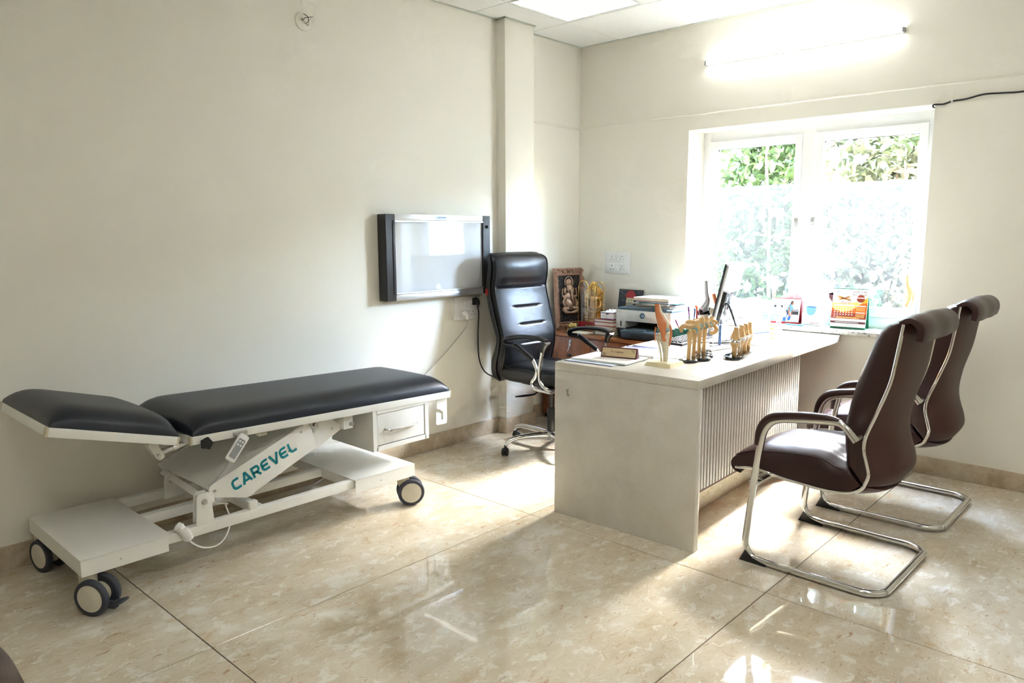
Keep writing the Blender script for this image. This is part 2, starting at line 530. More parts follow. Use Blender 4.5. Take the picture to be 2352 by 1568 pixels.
def prism(bm, poly, M, h, bev=0.0):
    """polygon (2D) in M's XY plane extruded by h along M's Z"""
    a = [bm.verts.new(M @ Vector((x, y, 0))) for x, y in poly]
    b = [bm.verts.new(M @ Vector((x, y, h))) for x, y in poly]
    n = len(poly)
    fs = [bm.faces.new(list(reversed(a))), bm.faces.new(b)]
    for k in range(n):
        fs.append(bm.faces.new((a[k], a[(k + 1) % n], b[(k + 1) % n], b[k])))
    if bev:
        es = [e for f in fs[:2] for e in f.edges]
        bmesh.ops.bevel(bm, geom=es, offset=bev, segments=2, profile=0.5, affect='EDGES')

def rrect(x0, y0, x1, y1, r, n=4):
    out = []
    for cx, cy, a0 in ((x1 - r, y1 - r, 0), (x0 + r, y1 - r, 90), (x0 + r, y0 + r, 180), (x1 - r, y0 + r, 270)):
        for k in range(n + 1):
            a = R(a0 + 90 * k / n)
            out.append((cx + r * math.cos(a), cy + r * math.sin(a)))
    return out

def ellip(bm, c, rad, seg=14, rings=9, M=None):
    r = bmesh.ops.create_uvsphere(bm, u_segments=seg, v_segments=rings, radius=1)
    T = Matrix.Translation(c) @ (M.to_4x4() if M is not None else Matrix.Identity(4))
    for v in r['verts']:
        v.co = T @ Vector((v.co.x * rad[0], v.co.y * rad[1], v.co.z * rad[2]))

def grid(bm, nu, nv, fn, close_u=False):
    """surface from fn(u,v) with u,v in 0..1"""
    G = [[bm.verts.new(fn(i / nu, j / nv)) for j in range(nv + 1)] for i in range(nu + (0 if close_u else 1))]
    for i in range(nu):
        for j in range(nv):
            a, b = G[i], G[(i + 1) % len(G)]
            bm.faces.new((a[j], b[j], b[j + 1], a[j + 1]))
    return G

def loft(bm, rings, cap=True):
    V = [[bm.verts.new(p) for p in ring] for ring in rings]
    n = len(V[0])
    for A, B in zip(V, V[1:]):
        for k in range(n):
            bm.faces.new((A[k], A[(k + 1) % n], B[(k + 1) % n], B[k]))
    if cap:
        bm.faces.new(list(reversed(V[0])))
        bm.faces.new(V[-1])

def mesh_from(bm, name, sharp=35):
    bmesh.ops.recalc_face_normals(bm, faces=bm.faces[:])
    me = bpy.data.meshes.new(name)
    bm.to_mesh(me)
    bm.free()
    me.shade_smooth()
    me.set_sharp_from_angle(angle=R(sharp))
    return me

def obj(name, bm, mat, parent=None, sharp=35, label=None):
    me = mesh_from(bm, name, sharp) if not isinstance(bm, bpy.types.Mesh) else bm
    if not me.materials:
        me.materials.append(MATS[mat])
    o = bpy.data.objects.new(name, me)
    COL.objects.link(o)
    if parent is not None:
        o.parent = parent
    if label:
        o['label'] = label
    return o

def tag(o, label, cat, group=None, kind=None):
    o['label'] = label
    o['category'] = cat
    if group: o['group'] = group
    if kind: o['kind'] = kind
    return o

def thing(name, label, cat, loc=(0, 0, 0), rz=0.0, group=None):
    o = bpy.data.objects.new(name, None)
    o.empty_display_size = 0.05
    COL.objects.link(o)
    o.location = loc
    o.rotation_euler = (0, 0, rz)
    return tag(o, label, cat, group)

def struct(name, bm, mat, parent=None):
    o = obj(name, bm, mat, parent)
    if parent is None:
        o['kind'] = 'structure'
    return o

def copy_tree(o, parent=None):
    c = o.copy()
    COL.objects.link(c)
    c.parent = parent
    for ch in list(o.children):
        copy_tree(ch, c)
    return c

def text_mesh(txt, size, M, depth=0.0004, xs=1.0, align='LEFT', shear=0.0, spacing=1.0):
    """lettering as a thin mesh placed by matrix M (text in M's XY plane)"""
    cu = bpy.data.curves.new('lettering', 'FONT')
    cu.body = txt
    cu.size = size
    cu.extrude = depth / 2
    cu.align_x = align
    cu.shear = shear
    cu.space_character = spacing
    cu.resolution_u = 3
    tmp = bpy.data.objects.new('lettering_tmp', cu)
    COL.objects.link(tmp)
    dg = bpy.context.evaluated_depsgraph_get()
    dg.update()
    me = bpy.data.meshes.new_from_object(tmp.evaluated_get(dg))
    bpy.data.objects.remove(tmp)
    bpy.data.curves.remove(cu)
    me.transform(M @ Matrix.Diagonal((xs, 1, 1, 1)))
    me.materials.clear()
    return me

def decal(bm, M, poly, t=0.0004, off=0.0):
    """thin printed shape lying on a sheet"""
    prism(bm, poly, M @ Matrix.Translation((0, 0, off)), t)

def circle_poly(cx, cy, r, n=20, ry=None):
    return [(cx + r * math.cos(2 * PI * k / n), cy + (ry or r) * math.sin(2 * PI * k / n)) for k in range(n)]

def rect_poly(x0, y0, x1, y1):
    return [(x0, y0), (x1, y0), (x1, y1), (x0, y1)]

# ================================================================== THE ROOM
XW, XR, YW, ZC = -3.512, -3.575, 4.625, 2.74       # left wall, recess wall, window wall, ceiling
XE, YF = 1.9, -1.9                                  # walls behind the camera
WX0, WX1, WZ0, WZ1 = -2.64, -1.147, 0.787, 2.055     # window opening
YO = 4.915                                          # outer face of window wall

# floor: dark joint bed with separate marble tiles
bm = bm_new(); box2(bm, (-3.72, YF - 0.1, -0.12), (XE + 0.1, YO, -0.0025))
floor = struct('floor', bm, 'grout')
tx = [-3.60, -2.316, -1.115, 0.085, 1.285, XE]
ty = [YF, -0.596, 1.0185, 2.633, 4.2915, YW + 0.005]
TG = 0.0018
for i in range(len(tx) - 1):
    for j in range(len(ty) - 1):
        lx, ly = tx[i + 1] - tx[i] - 2 * TG, ty[j + 1] - ty[j] - 2 * TG
        bm = bm_new(); box(bm, (0, 0, -0.006), (lx, ly, 0.012), 0.0012, 1)
        t = obj('tile', bm, 'floor_marble', floor)
        t.location = ((tx[i] + tx[i + 1]) / 2, (ty[j] + ty[j + 1]) / 2, 0)

# ceiling: slab, grid bars, separate tiles
bm = bm_new(); box2(bm, (-3.72, YF - 0.1, ZC + 0.03), (XE + 0.1, YO, ZC + 0.2))
ceiling = struct('ceiling', bm, 'grid_white')
gx = [-3.2266 + 0.6 * k for k in range(-1, 10)]
gy = [4.0386 + 0.6 * k for k in range(1, -11, -1)]
LED = [(-2.9266, 3.7386), (-0.5266, 2.5386), (-0.5266, 0.1386), (0.6734, 1.3386)]  # first panel is in view, the others are added unseen for fill light
for x in gx[1:]:
    if x < XE:
        bm = bm_new(); box2(bm, (x - 0.012, YF, ZC + 0.004), (x + 0.012, YW, ZC + 0.03)); obj('grid_bar', bm, 'grid_white', ceiling)
for y in gy[1:]:
    if y > YF:
        bm = bm_new(); box2(bm, (XR, y - 0.012, ZC + 0.005), (XE, y + 0.012, ZC + 0.03)); obj('grid_bar', bm, 'grid_white', ceiling)
tile_mesh = {}
for i in range(len(gx)):
    x0, x1 = max(gx[i], XR), min(gx[i] + 0.6, XE)
    for j in range(len(gy)):
        y0, y1 = max(gy[j] - 0.6, YF), min(gy[j], YW)
        if x1 - x0 < 0.03 or y1 - y0 < 0.03:
            continue
        c = ((x0 + x1) / 2, (y0 + y1) / 2)
        if any(abs(c[0] - a) < 0.1 and abs(c[1] - b) < 0.1 for a, b in LED):
            continue
        key = (round(x1 - x0, 3), round(y1 - y0, 3))
        if key not in tile_mesh:
            bm = bm_new(); box(bm, (0, 0, 0.009), (key[0] - 0.008, key[1] - 0.008, 0.018), 0.002, 1)
            tile_mesh[key] = mesh_from(bm, 'ceiling_tile'); tile_mesh[key].materials.append(MATS['ceiling_tile'])
        t = obj('ceiling_tile', tile_mesh[key], 'ceiling_tile', ceiling)
        t.location = (c[0], c[1], ZC)
# edge angle along the walls
def edge_angle(a, b):
    lo = [min(p, q) for p, q in zip(a, b)]; hi = [max(p, q) for p, q in zip(a, b)]
    bm = bm_new(); box2(bm, (lo[0], lo[1], ZC - 0.004), (hi[0], hi[1], ZC + 0.004), 0.001, 1)
    obj('edge_trim', bm, 'grid_edge', ceiling)
edge_angle((XW, YF), (XW + 0.02, 3.655)); edge_angle((XW, 3.635), (-3.415, 3.655)); edge_angle((-3.435, 3.635), (-3.415, 3.94))
edge_angle((XR, 3.94), (-3.436, 3.955)); edge_angle((XR, 3.94), (XR + 0.02, YW)); edge_angle((XR, YW + 0.01), (XE, YW - 0.01))

# walls
bm = bm_new()
box2(bm, (-3.72, YF - 0.1, -0.1), (XW, 3.70, ZC + 0.03))
box2(bm, (-3.72, 3.70, -0.1), (XR, YO, ZC + 0.03))
wall_left = struct('wall_left', bm, 'wall_paint')
bm = bm_new(); box2(bm, (-3.70, 3.655, -0.05), (-3.435, 3.94, ZC + 0.025), 0.004, 2)
obj('pilaster', bm, 'wall_paint', wall_left)
bm = bm_new()
LZ = 2.148
box2(bm, (XR - 0.02, YW, -0.1), (WX0, YO, LZ))
box2(bm, (WX1, YW, -0.1), (XE + 0.1, YO, LZ))
box2(bm, (WX0, YW, -0.1), (WX1, YO, WZ0 - 0.025))
box2(bm, (WX0, YW, WZ1), (WX1, YO, LZ))
box2(bm, (XR - 0.02, YW + 0.008, LZ), (XE + 0.1, YO, ZC + 0.03))
wall_back = struct('wall_back', bm, 'wall_paint')
bm = bm_new()
pts = [(XR + 0.03 + 0.12 * k, YW + 0.004, LZ + 0.002 + 0.005 * noise.noise((k * 0.55, 0, 3))) for k in range(46)]
sweep(bm, pts, [0.0055 + 0.002 * noise.noise((k * 0.8, 5, 0)) for k in range(46)], 8)
obj('plaster_ridge', bm, 'wall_paint', wall_back)
bm = bm_new()
pts = [(XR + 0.001, 3.935 + 0.03 * k, LZ + 0.004 * noise.noise((k * 0.5, 1, 0)) + 0.004) for k in range(24)]
sweep(bm, pts, 0.009, 8)
obj('plaster_ridge', bm, 'wall_paint', wall_left)
bm = bm_new(); box2(bm, (XE, YF - 0.1, -0.1), (XE + 0.1, YO, ZC + 0.03)); struct('wall_right', bm, 'wall_paint')
bm = bm_new(); box2(bm, (-3.72, YF - 0.1, -0.1), (XE, YF, ZC + 0.03)); struct('wall_front', bm, 'wall_paint')

# skirting
def skirt(name, segs):
    bm = bm_new()
    for lo, hi in segs:
        box2(bm, (lo[0], lo[1], 0.0), (hi[0], hi[1], 0.101), 0.0025, 2)
    return struct(name, bm, 'skirting_marble')
skirt('baseboard_left', [((XW - 0.01, YF), (XW + 0.009, 3.655)), ((XW - 0.01, 3.645), (-3.425, 3.66)), ((-3.44, 3.6451), (-3.4251, 3.951)), ((XR, 3.935), (-3.4252, 3.9509)), ((XR - 0.01, 3.9508), (XR + 0.009, YW))])
skirt('baseboard_back', [((XR, YW - 0.009), (XE, YW + 0.01))])
skirt('baseboard_right', [((XE - 0.009, YF), (XE + 0.01, YW))])
skirt('baseboard_front', [((-3.52, YF - 0.01), (XE, YF + 0.009))])

# ------------------------------------------------------------------ window
def rect_ring(bm, x0, x1, z0, z1, wl, wr, wb, wt, y0, y1, bev=0.004):
    box2(bm, (x0, y0, z0), (x0 + wl, y1, z1), bev); box2(bm, (x1 - wr, y0, z0), (x1, y1, z1), bev)
    box2(bm, (x0 + wl * 0.98, y0 + 0.0004, z0), (x1 - wr * 0.98, y1, z0 + wb), bev); box2(bm, (x0 + wl * 0.98, y0 + 0.0004, z1 - wt), (x1 - wr * 0.98, y1, z1), bev)
bm = bm_new()
rect_ring(bm, WX0 - 0.01, WX1 + 0.01, WZ0 - 0.02, WZ1 + 0.01, 0.062, 0.085, 0.085, 0.078, 4.842, 4.905)
box2(bm, (-1.947, 4.8425, WZ0), (-1.866, 4.905, WZ1), 0.004)
win = struct('window_1', bm, 'upvc')
for n, (x0, x1) in enumerate(((-2.594, -1.944), (-1.869, -1.221))):
    z0, z1 = 0.855, 1.989
    bm = bm_new(); rect_ring(bm, x0, x1, z0, z1, 0.058, 0.045, 0.06, 0.054, 4.826, 4.888)
    sash = obj('sash', bm, 'upvc', win)
    gx0, gx1, gz0, gz1 = x0 + 0.056, x1 - 0.043, z0 + 0.058, z1 - 0.052
    bm = bm_new(); rect_ring(bm, gx0 - 0.002, gx1 + 0.002, gz0 - 0.002, gz1 + 0.002, 0.005, 0.005, 0.005, 0.005, 4.852, 4.874, 0)
    obj('gasket', bm, 'gasket', sash)
    bm = bm_new(); box2(bm, (gx0, 4.862, gz0), (gx1, 4.866, gz1)); obj('pane', bm, 'pane_glass', sash)
    bm = bm_new(); box2(bm, (gx0 + 0.003, 4.8600, gz0 + 0.003), (gx1 - 0.003, 4.8606, 1.682 - 0.006 * n)); obj('frost_film', bm, 'frost_film', sash, label='hazy white privacy film on the lower glass')
    # lever handle on the meeting stile
    hx = x1 - 0.013 if n == 0 else x0 + 0.018
    bm = bm_new(); box(bm, (hx, 4.822, 1.43), (0.022, 0.01, 0.062), 0.003)
    cyl(bm, (hx, 4.818, 1.43), (hx, 4.795, 1.43), 0.007, 10)
    sweep(bm, smooth_path([(hx, 4.797, 1.432), (hx, 4.790, 1.415), (hx - 0.004, 4.788, 1.37), (hx - 0.006, 4.790, 1.325)], 4), 0.0085, 10, flat=0.6)
    obj('window_handle', bm, 'cord_grey', sash)
bm = bm_new(); box2(bm, (WX0 + 0.0, YW - 0.032, WZ0 - 0.025), (WX1 - 0.0, 4.845, WZ0), 0.004)
obj('window_sill', bm, 'granite', win, label='grey and black speckled granite sill')

# ------------------------------------------------------------------ outside
bm = bm_new(); box2(bm, (-9, YO, -0.3), (5, 12, -0.12)); struct('ground', bm, 'soil')
bm = bm_new(); box2(bm, (-9, 8.6, -0.3), (5, 8.8, 2.6), 0.01); struct('wall_boundary', bm, 'concrete')
def leaf_cluster(bm, c, rad, n, size, rng):
    for _ in range(n):
        p = Vector((c[0] + rng.uniform(-1, 1) * rad[0], c[1] + rng.uniform(-1, 1) * rad[1], c[2] + rng.uniform(-1, 1) * rad[2]))
        L = size * rng.uniform(0.6, 1.3)
        Rm = Matrix.Rotation(rng.uniform(0, 2 * PI), 3, 'Z') @ Matrix.Rotation(rng.uniform(-1.3, 0.6), 3, 'X') @ Matrix.Rotation(rng.uniform(-0.8, 0.8), 3, 'Y')
        W_ = L * rng.uniform(0.24, 0.34); k = rng.uniform(0.05, 0.15) * L
        sh = [(0, 0, 0), (W_, L * 0.32, k), (W_ * 0.8, L * 0.7, k * 0.6), (0, L, -k), (-W_ * 0.8, L * 0.7, k * 0.6), (-W_, L * 0.32, k), (0, L * 0.5, -k * 0.3)]
        V = [bm.verts.new(p + Rm @ Vector(q)) for q in sh]
        for a, b in ((0, 1), (1, 2), (2, 3), (3, 4), (4, 5), (5, 0)):
            bm.faces.new((V[a], V[b], V[6]))
for n, (x, y, h, mt, lab) in enumerate(((-3.75, 6.5, 2.75, 'leaf_green', 'leafy green shrub outside, behind the edge of the window nearest the corner'),
                                        (-2.85, 6.5, 2.8, 'leaf_green', 'leafy green shrub seen through the pane behind the computer screen'),
                                        (-1.95, 6.5, 2.75, 'leaf_pale', 'pale sunlit shrub seen through the pane above the August calendar'),
                                        (-1.05, 6.5, 2.8, 'leaf_pale', 'pale shrub outside at the window edge nearest the brown chairs'))):
    rng = random.Random(31 + n)
    t = thing('garden_shrub', lab, 'shrub', (x, y, -0.12), 0, 'shrubs outside the window')
    bm = bm_new()
    for z in (0.3, 0.7, 1.1, 1.5, 1.9, 2.3, 2.6):
        for s in range(5):
            leaf_cluster(bm, (-0.30 + 0.15 * s + rng.uniform(-.02, .02), 0, z + rng.uniform(-.1, .1)), (0.10, 0.34 if z < 2.4 else 0.2, 0.24), 150, 0.10, rng)
    f = obj('foliage', bm, mt, t, 180); f['kind'] = 'stuff'
    for s in range(4):
        a = rng.uniform(0, 2 * PI)
        pts = [(0.1 * math.cos(a), 0.1 * math.sin(a), 0.0)]
        for q in range(1, 7):
            pts.append((pts[-1][0] + rng.uniform(-.06, .06) + .02 * math.cos(a), pts[-1][1] + rng.uniform(-.08, .08) + .03 * math.sin(a), q * (h - 0.3) / 6))
        bm = bm_new(); p = smooth_path(pts, 4); sweep(bm, p, lerp_list([0.022, 0.014, 0.006], len(p)), 7)
        obj('stem', bm, 'bark', t)

# ------------------------------------------------------------------ lamps
for n, (x, y) in enumerate(LED):
    t = thing('ceiling_light_panel', ('square white light panel in the ceiling grid beside the pilaster', 'added unseen fill light panel in the ceiling above the brown chairs', 'added unseen fill light panel in the ceiling at the camera end of the room', 'added unseen fill light panel in the ceiling behind the brown chairs')[n], 'ceiling light', (x, y, ZC), 0, 'square ceiling light panels')
    bm = bm_new()
    for s in (-1, 1):
        box2(bm, (s * 0.297, -0.297, -0.001), (s * 0.282, 0.297, 0.012), 0.001, 1); box2(bm, (-0.283, s * 0.297, -0.001), (0.283, s * 0.282, 0.012), 0.001, 1)
    obj('frame', bm, 'grid_white', t)
    bm = bm_new(); box2(bm, (-0.283, -0.283, 0.004), (0.283, 0.283, 0.010)); obj('diffuser', bm, 'fill_panel' if n else 'led_panel_dim', t)  # panel in view is dim, the added fill panels glow at full strength

t = thing('tube_light', 'lit white tube light mounted on the wall above the window', 'tube light', (-1.924, YW + 0.008, 2.469))
bm = bm_new(); box2(bm, (-0.592, -0.014, -0.012), (0.592, 0.0, 0.012), 0.002); obj('batten', bm, 'white_plastic', t)
bm = bm_new(); sweep(bm, [(-0.590, -0.021, 0), (0.590, -0.021, 0)], 0.0105, 12); obj('tube', bm, 'tube_glow', t)
for s in (-1, 1):
    bm = bm_new(); box(bm, (s * 0.597, -0.017, 0), (0.012, 0.034, 0.027), 0.003); obj('end_cap', bm, 'grey_plastic', t)

t = thing('wall_cable', 'black cable clipped along the wall beside the upper window corner', 'cable', (-1.15, YW, 2.05))
bm = bm_new()
ps = [(-0.006, 0.05, -0.008), (-0.006, -0.002, -0.008), (0.0, -0.006, 0.002), (0.045, -0.006, 0.0), (0.09, -0.006, 0.011), (0.15, -0.006, 0.014), (0.23, -0.006, 0.028), (0.32, -0.006, 0.024), (0.41, -0.006, 0.021), (0.6, -0.006, 0.04), (0.9, -0.006, 0.05), (1.4, -0.006, 0.06)]
sweep(bm, smooth_path(ps, 5), 0.0045, 8); obj('cord', bm, 'black_matte', t)
for x, z in ((0.085, 0.009), (0.55, 0.036)):
    bm = bm_new(); box(bm, (x, -0.006, z), (0.008, 0.013, 0.012), 0.002); obj('cable_clip', bm, 'white_plastic', t)

# ceiling-height wiring rose on left wall
t = thing('wiring_cover', 'round cream wiring cover with loose wires high on the wall', 'wire cover', (XW, 2.222, 2.449))
bm = bm_new(); lathe(bm, [(0.0, 0.012), (0.036, 0.011), (0.044, 0.007), (0.046, 0.0)], axisM((0, 0, 0), (1, 0, 0)), 36); obj('cover_plate', bm, 'wall_paint', t)
for ps, mt in (([(0.012, -0.01, 0.0), (0.035, -0.005, 0.012), (0.05, 0.01, 0.014), (0.055, 0.024, 0.018)], 'black_matte'),
               ([(0.012, 0.005, -0.01), (0.03, 0.012, -0.004), (0.04, 0.006, 0.016), (0.03, -0.012, 0.030)], 'black_matte'),
               ([(0.012, 0.0, 0.004), (0.03, -0.012, -0.006), (0.034, 0.0, -0.020), (0.034, 0.013, -0.016), (0.03, 0.017, 0.004), (0.04, 0.024, 0.012)], 'cord_grey'),
               ([(0.012, 0.004, -0.008), (0.03, 0.004, -0.014), (0.034, 0.008, -0.026), (0.032, 0.013, -0.018)], 'cord_grey')):
    bm = bm_new(); sweep(bm, smooth_path(ps, 5), 0.0016, 6); obj('wire', bm, mt, t)
bm = bm_new(); cyl(bm, (0.008, -0.013, 0.008), (0.0125, -0.013, 0.008), 0.0035, 10); obj('screw_hole', bm, 'black_matte', t)

def chain_loc(p):
    v = Vector((0, 0, 0))
    while p is not None:
        v += p.location
        p = p.parent
    return v

def wobj(name, bm, mat, parent, sharp=35, label=None):
    """part modelled in room coordinates under an unrotated thing"""
    d = chain_loc(parent)
    if isinstance(bm, bpy.types.Mesh):
        bm.transform(Matrix.Translation(-d))
    else:
        for v in bm.verts:
            v.co -= d
    return obj(name, bm, mat, parent, sharp, label)

# ================================================================== EXAMINATION COUCH
bed = thing('examination_couch', 'height-adjustable white metal examination couch with dark navy padded top', 'examination bed', (-3.16, 1.62, 0))
XN, XF = -2.86, -3.46          # near and far edges of the top frame

def pad(bm, L, W_, h, nu=40, nv=22):
    """padded top: L along local y from 0..L, W along x centred, domed with soft rounded edges"""
    def fn(u, v):
        y = u * L; x = (v - 0.5) * W_
        du = min(y, L - y) / 0.11; dv = (W_ / 2 - abs(x)) / 0.12
        f = lambda d: math.sqrt(max(0, 1 - (1 - min(d, 1)) ** 2.4))
        z = h * (0.12 + 0.88 * f(du) * f(dv)) + 0.006 * (1 - (2 * v - 1) ** 2)
        if u in (0, 1) or v in (0, 1): z = 0
        return Vector((x, y, z))
    # denser spacing near the edges
    e = lambda t: 0.5 - 0.5 * math.cos(PI * t)
    G = grid(bm, nu, nv, lambda u, v: fn(e(u), e(v)))
    rim = [G[i][0] for i in range(nu + 1)] + [G[nu][j] for j in range(1, nv + 1)] + [G[i][nv] for i in range(nu - 1, -1, -1)] + [G[0][j] for j in range(nv - 1, 0, -1)]
    bm.faces.new(rim)

def place(bm, M):
    for v in bm.verts: v.co = M @ v.co

# main section: from (y 1.229, z .579) to (y 2.612, z .546), frame top
a_b = math.atan2(0.546 - 0.579, 2.612 - 1.229)
Mb = Matrix.Translation((-3.16, 1.229, 0.579)) @ Matrix.Rotation(a_b, 4, 'X')
LB = 1.384
bm = bm_new(); pad(bm, LB - 0.012, 0.592, 0.078); place(bm, Mb @ Matrix.Translation((0, 0.006, 0)))
wobj('body_cushion', bm, 'navy_vinyl', bed, 60, label='dark navy vinyl padded body section')
bm = bm_new()
for s in (-1, 1):
    vs = box(bm, (s * 0.287, LB / 2, -0.017), (0.026, LB, 0.034), 0.003)
for y in (0.013, 0.45, 0.9, LB - 0.013):
    box(bm, (0, y, -0.017), (0.56, 0.026, 0.033), 0.002)
box(bm, (0, LB / 2, -0.004), (0.58, LB - 0.01, 0.008), 0.001)
place(bm, Mb); body_frame = wobj('body_frame', bm, 'white_powder', bed)
for y in (0.001, LB - 0.001):
    bm = bm_new(); box(bm, (0.287, y, -0.017), (0.028, 0.010, 0.036), 0.003); place(bm, Mb); wobj('frame_end_cap', bm, 'cream_plastic', bed)
# head section tilted up
a_h = math.atan2(0.715 - 0.590, 1.184 - 0.742)
LH = math.hypot(0.715 - 0.590, 1.184 - 0.742)
Mh = Matrix.Translation((-3.16, 1.184, 0.590)) @ Matrix.Rotation(-a_h, 4, 'X') @ Matrix.Translation((0, -LH, 0))
bm = bm_new(); pad(bm, LH - 0.008, 0.592, 0.074, 26, 22); place(bm, Mh @ Matrix.Translation((0, 0.004, 0)))
wobj('head_cushion', bm, 'navy_vinyl', bed, 60, label='dark navy vinyl padded head section tilted up')
bm = bm_new()
for s in (-1, 1):
    box(bm, (s * 0.287, LH / 2, -0.017), (0.026, LH, 0.034), 0.003)
for y in (0.013, LH - 0.013):
    box(bm, (0, y, -0.017), (0.56, 0.026, 0.033), 0.002)
box(bm, (0, LH / 2, -0.004), (0.58, LH - 0.01, 0.008), 0.001)
place(bm, Mh); wobj('head_frame', bm, 'white_powder', bed)
for x, y in ((0.287, 0.001), (0.287, LH - 0.001), (-0.287, 0.001)):
    bm = bm_new(); box(bm, (x, y, -0.017), (0.028, 0.010, 0.036), 0.003); place(bm, Mh); wobj('frame_end_cap', bm, 'cream_plastic', bed)
# hinge flap between sections, support rod and its lug
bm = bm_new(); grid(bm, 8, 2, lambda u, v: Vector((XN - 0.06 - v * 0.48, 1.178 + 0.056 * u, 0.586 + 0.014 * math.sin(PI * u) - 0.008 * u))); wobj('hinge_flap', bm, 'navy_vinyl', bed)
bm = bm_new(); prism(bm, rrect(-0.016, -0.055, 0.016, 0.03, 0.015), axisM((-2.935, 1.115, 0.545), (1, 0, 0), (0, 0.80, 0.45)), 0.005); wobj('support_lug', bm, 'white_powder', bed)
bm = bm_new(); prism(bm, rrect(-0.016, -0.055, 0.016, 0.03, 0.015), axisM((-2.965, 1.115, 0.545), (1, 0, 0), (0, 0.80, 0.45)), 0.005); wobj('support_lug', bm, 'white_powder', bed)
bm = bm_new(); cyl(bm, (-2.95, 1.118, 0.512), (-2.95, 1.33, 0.556), 0.011, 14); wobj('support_rod', bm, 'steel', bed)
bm = bm_new(); cyl(bm, (-2.95, 1.19, 0.527), (-2.95, 1.21, 0.531), 0.0145, 14); wobj('rod_collar', bm, 'steel', bed)
bm = bm_new(); cyl(bm, (-2.973, 1.128, 0.513), (-2.922, 1.128, 0.513), 0.008, 6); wobj('rod_pin', bm, 'steel', bed)
# star knob
bm = bm_new()
star = [((0.021 + (0.0045 * math.cos(5 * a))) * math.cos(a), (0.021 + 0.0045 * math.cos(5 * a)) * math.sin(a)) for a in [2 * PI * k / 40 for k in range(40)]]
prism(bm, star, axisM((-2.845, 1.278, 0.549), (1, 0, 0)), 0.020, 0.003); cyl(bm, (-2.87, 1.278, 0.549), (-2.84, 1.278, 0.549), 0.008, 12)
wobj('star_knob', bm, 'black_plastic', bed, 50)

# base trays
def tray(y0, y1, ovr, names):
    bm = bm_new()
    xa, xb, z0, z1 = -3.470, -2.850, 0.150, 0.213
    box2(bm, (xa, y0, z1 - 0.004), (xb, y1, z1), 0.0015, 2)
    box2(bm, (xb - 0.003, y0 + 0.001, z0), (xb, y1 - (0.015 if ovr > 0 else -0.0), z1 - 0.001)); box2(bm, (xa, y0 + 0.001, z0), (xa + 0.003, y1 - 0.001, z1 - 0.001))
    box2(bm, (xa + 0.001, y0 if ovr > 0 else y1 - 0.003, z0 + 0.0005), (xb - 0.001, y0 + 0.003 if ovr > 0 else y1, z1 - 0.001))
    wobj('base_tray', bm, 'white_powder', bed)
    for y in names:
        bm = bm_new(); cyl(bm, (xb - 0.001, y, 0.178), (xb + 0.0025, y, 0.178), 0.0035, 10); wobj('screw', bm, 'steel', bed)
tray(0.80, 1.125, 1, [0.935]); tray(1.985, 2.347, -1, [2.135])
bm = bm_new(); box2(bm, (-3.43, 1.985, 0.165), (-2.89, 1.989, 0.2125)); wobj('tray_lip', bm, 'white_powder', bed)
# base rails
for x in (-2.888, -3.16, -3.43):
    bm = bm_new(); box2(bm, (x - 0.02, 0.83, 0.168), (x + 0.02, 2.30, 0.209), 0.003); wobj('base_rail', bm, 'white_powder', bed)
for y in (1.52, 2.28, 0.85):
    bm = bm_new(); box2(bm, (-3.41, y - 0.02, 0.170), (-2.908, y + 0.02, 0.208), 0.003); wobj('cross_rail', bm, 'white_powder', bed)
bm = bm_new(); box2(bm, (-2.904, 1.462, 0.205), (-2.872, 1.50, 0.245), 0.003); wobj('stop_block', bm, 'white_powder', bed)
# lower pivot brackets
def bracket(x, y, z0, z1):
    bm = bm_new(); prism(bm, [(y - 0.040, z0), (y + 0.036, z0), (y + 0.026, z1 - 0.012), (y + 0.016, z1), (y - 0.022, z1), (y - 0.031, z1 - 0.012)], Matrix(((0, 0, 1, x), (1, 0, 0, 0), (0, 1, 0, 0), (0, 0, 0, 1))), 0.008, 0.0015)
    wobj('pivot_bracket', bm, 'white_powder', bed)
    bm = bm_new(); cyl(bm, (x + 0.002, y - 0.002, z1 - 0.036), (x + 0.018, y - 0.002, z1 - 0.036), 0.0105, 6); cyl(bm, (x + 0.002, y - 0.002, z1 - 0.036), (x + 0.010, y - 0.002, z1 - 0.036), 0.0125, 18); wobj('bolt', bm, 'steel', bed)
bracket(-2.876, 1.270, 0.205, 0.338); bracket(-2.935, 1.284, 0.205, 0.33)
bracket(-3.445, 1.374, 0.180, 0.278); bracket(-3.30, 1.318, 0.205, 0.318)
# lifting arm: wide box channel with lettered side plate
def yz(poly, x, t, name, mat='white_powder', bev=0.0012):
    bm = bm_new(); prism(bm, poly, Matrix(((0, 0, 1, x), (1, 0, 0, 0), (0, 1, 0, 0), (0, 0, 0, 1))), t, bev); return wobj(name, bm, mat, bed)
plate = [(1.300, 0.340), (1.325, 0.297), (1.335, 0.291), (1.470, 0.254), (1.484, 0.257), (1.815, 0.398), (1.822, 0.408), (1.797, 0.494), (1.784, 0.518), (1.770, 0.523)]
arm_plate = yz(plate, -2.918, 0.006, 'lift_arm_plate')
yz([(y, z) for y, z in plate], -3.40, 0.006, 'lift_arm_plate')
yz([(1.775, 0.520), (1.80, 0.375), (1.84, 0.385), (1.985, 0.455), (1.975, 0.470), (1.905, 0.528)], -2.945, 0.006, 'upper_link_plate')
bm = bm_new()
for (ya, za), (yb, zb) in (((1.302, 0.339), (1.772, 0.521)),):
    d = Vector((0, yb - ya, zb - za)); ang = math.atan2(d.z, d.y)
    box(bm, (-3.156, (ya + yb) / 2, (za + zb) / 2 - 0.004), (0.484, d.length, 0.004), 0, 1, Matrix.Rotation(ang, 3, 'X'))
wobj('lift_arm_cover', bm, 'white_powder', bed, label='wide sloping cover of the lifting arm')
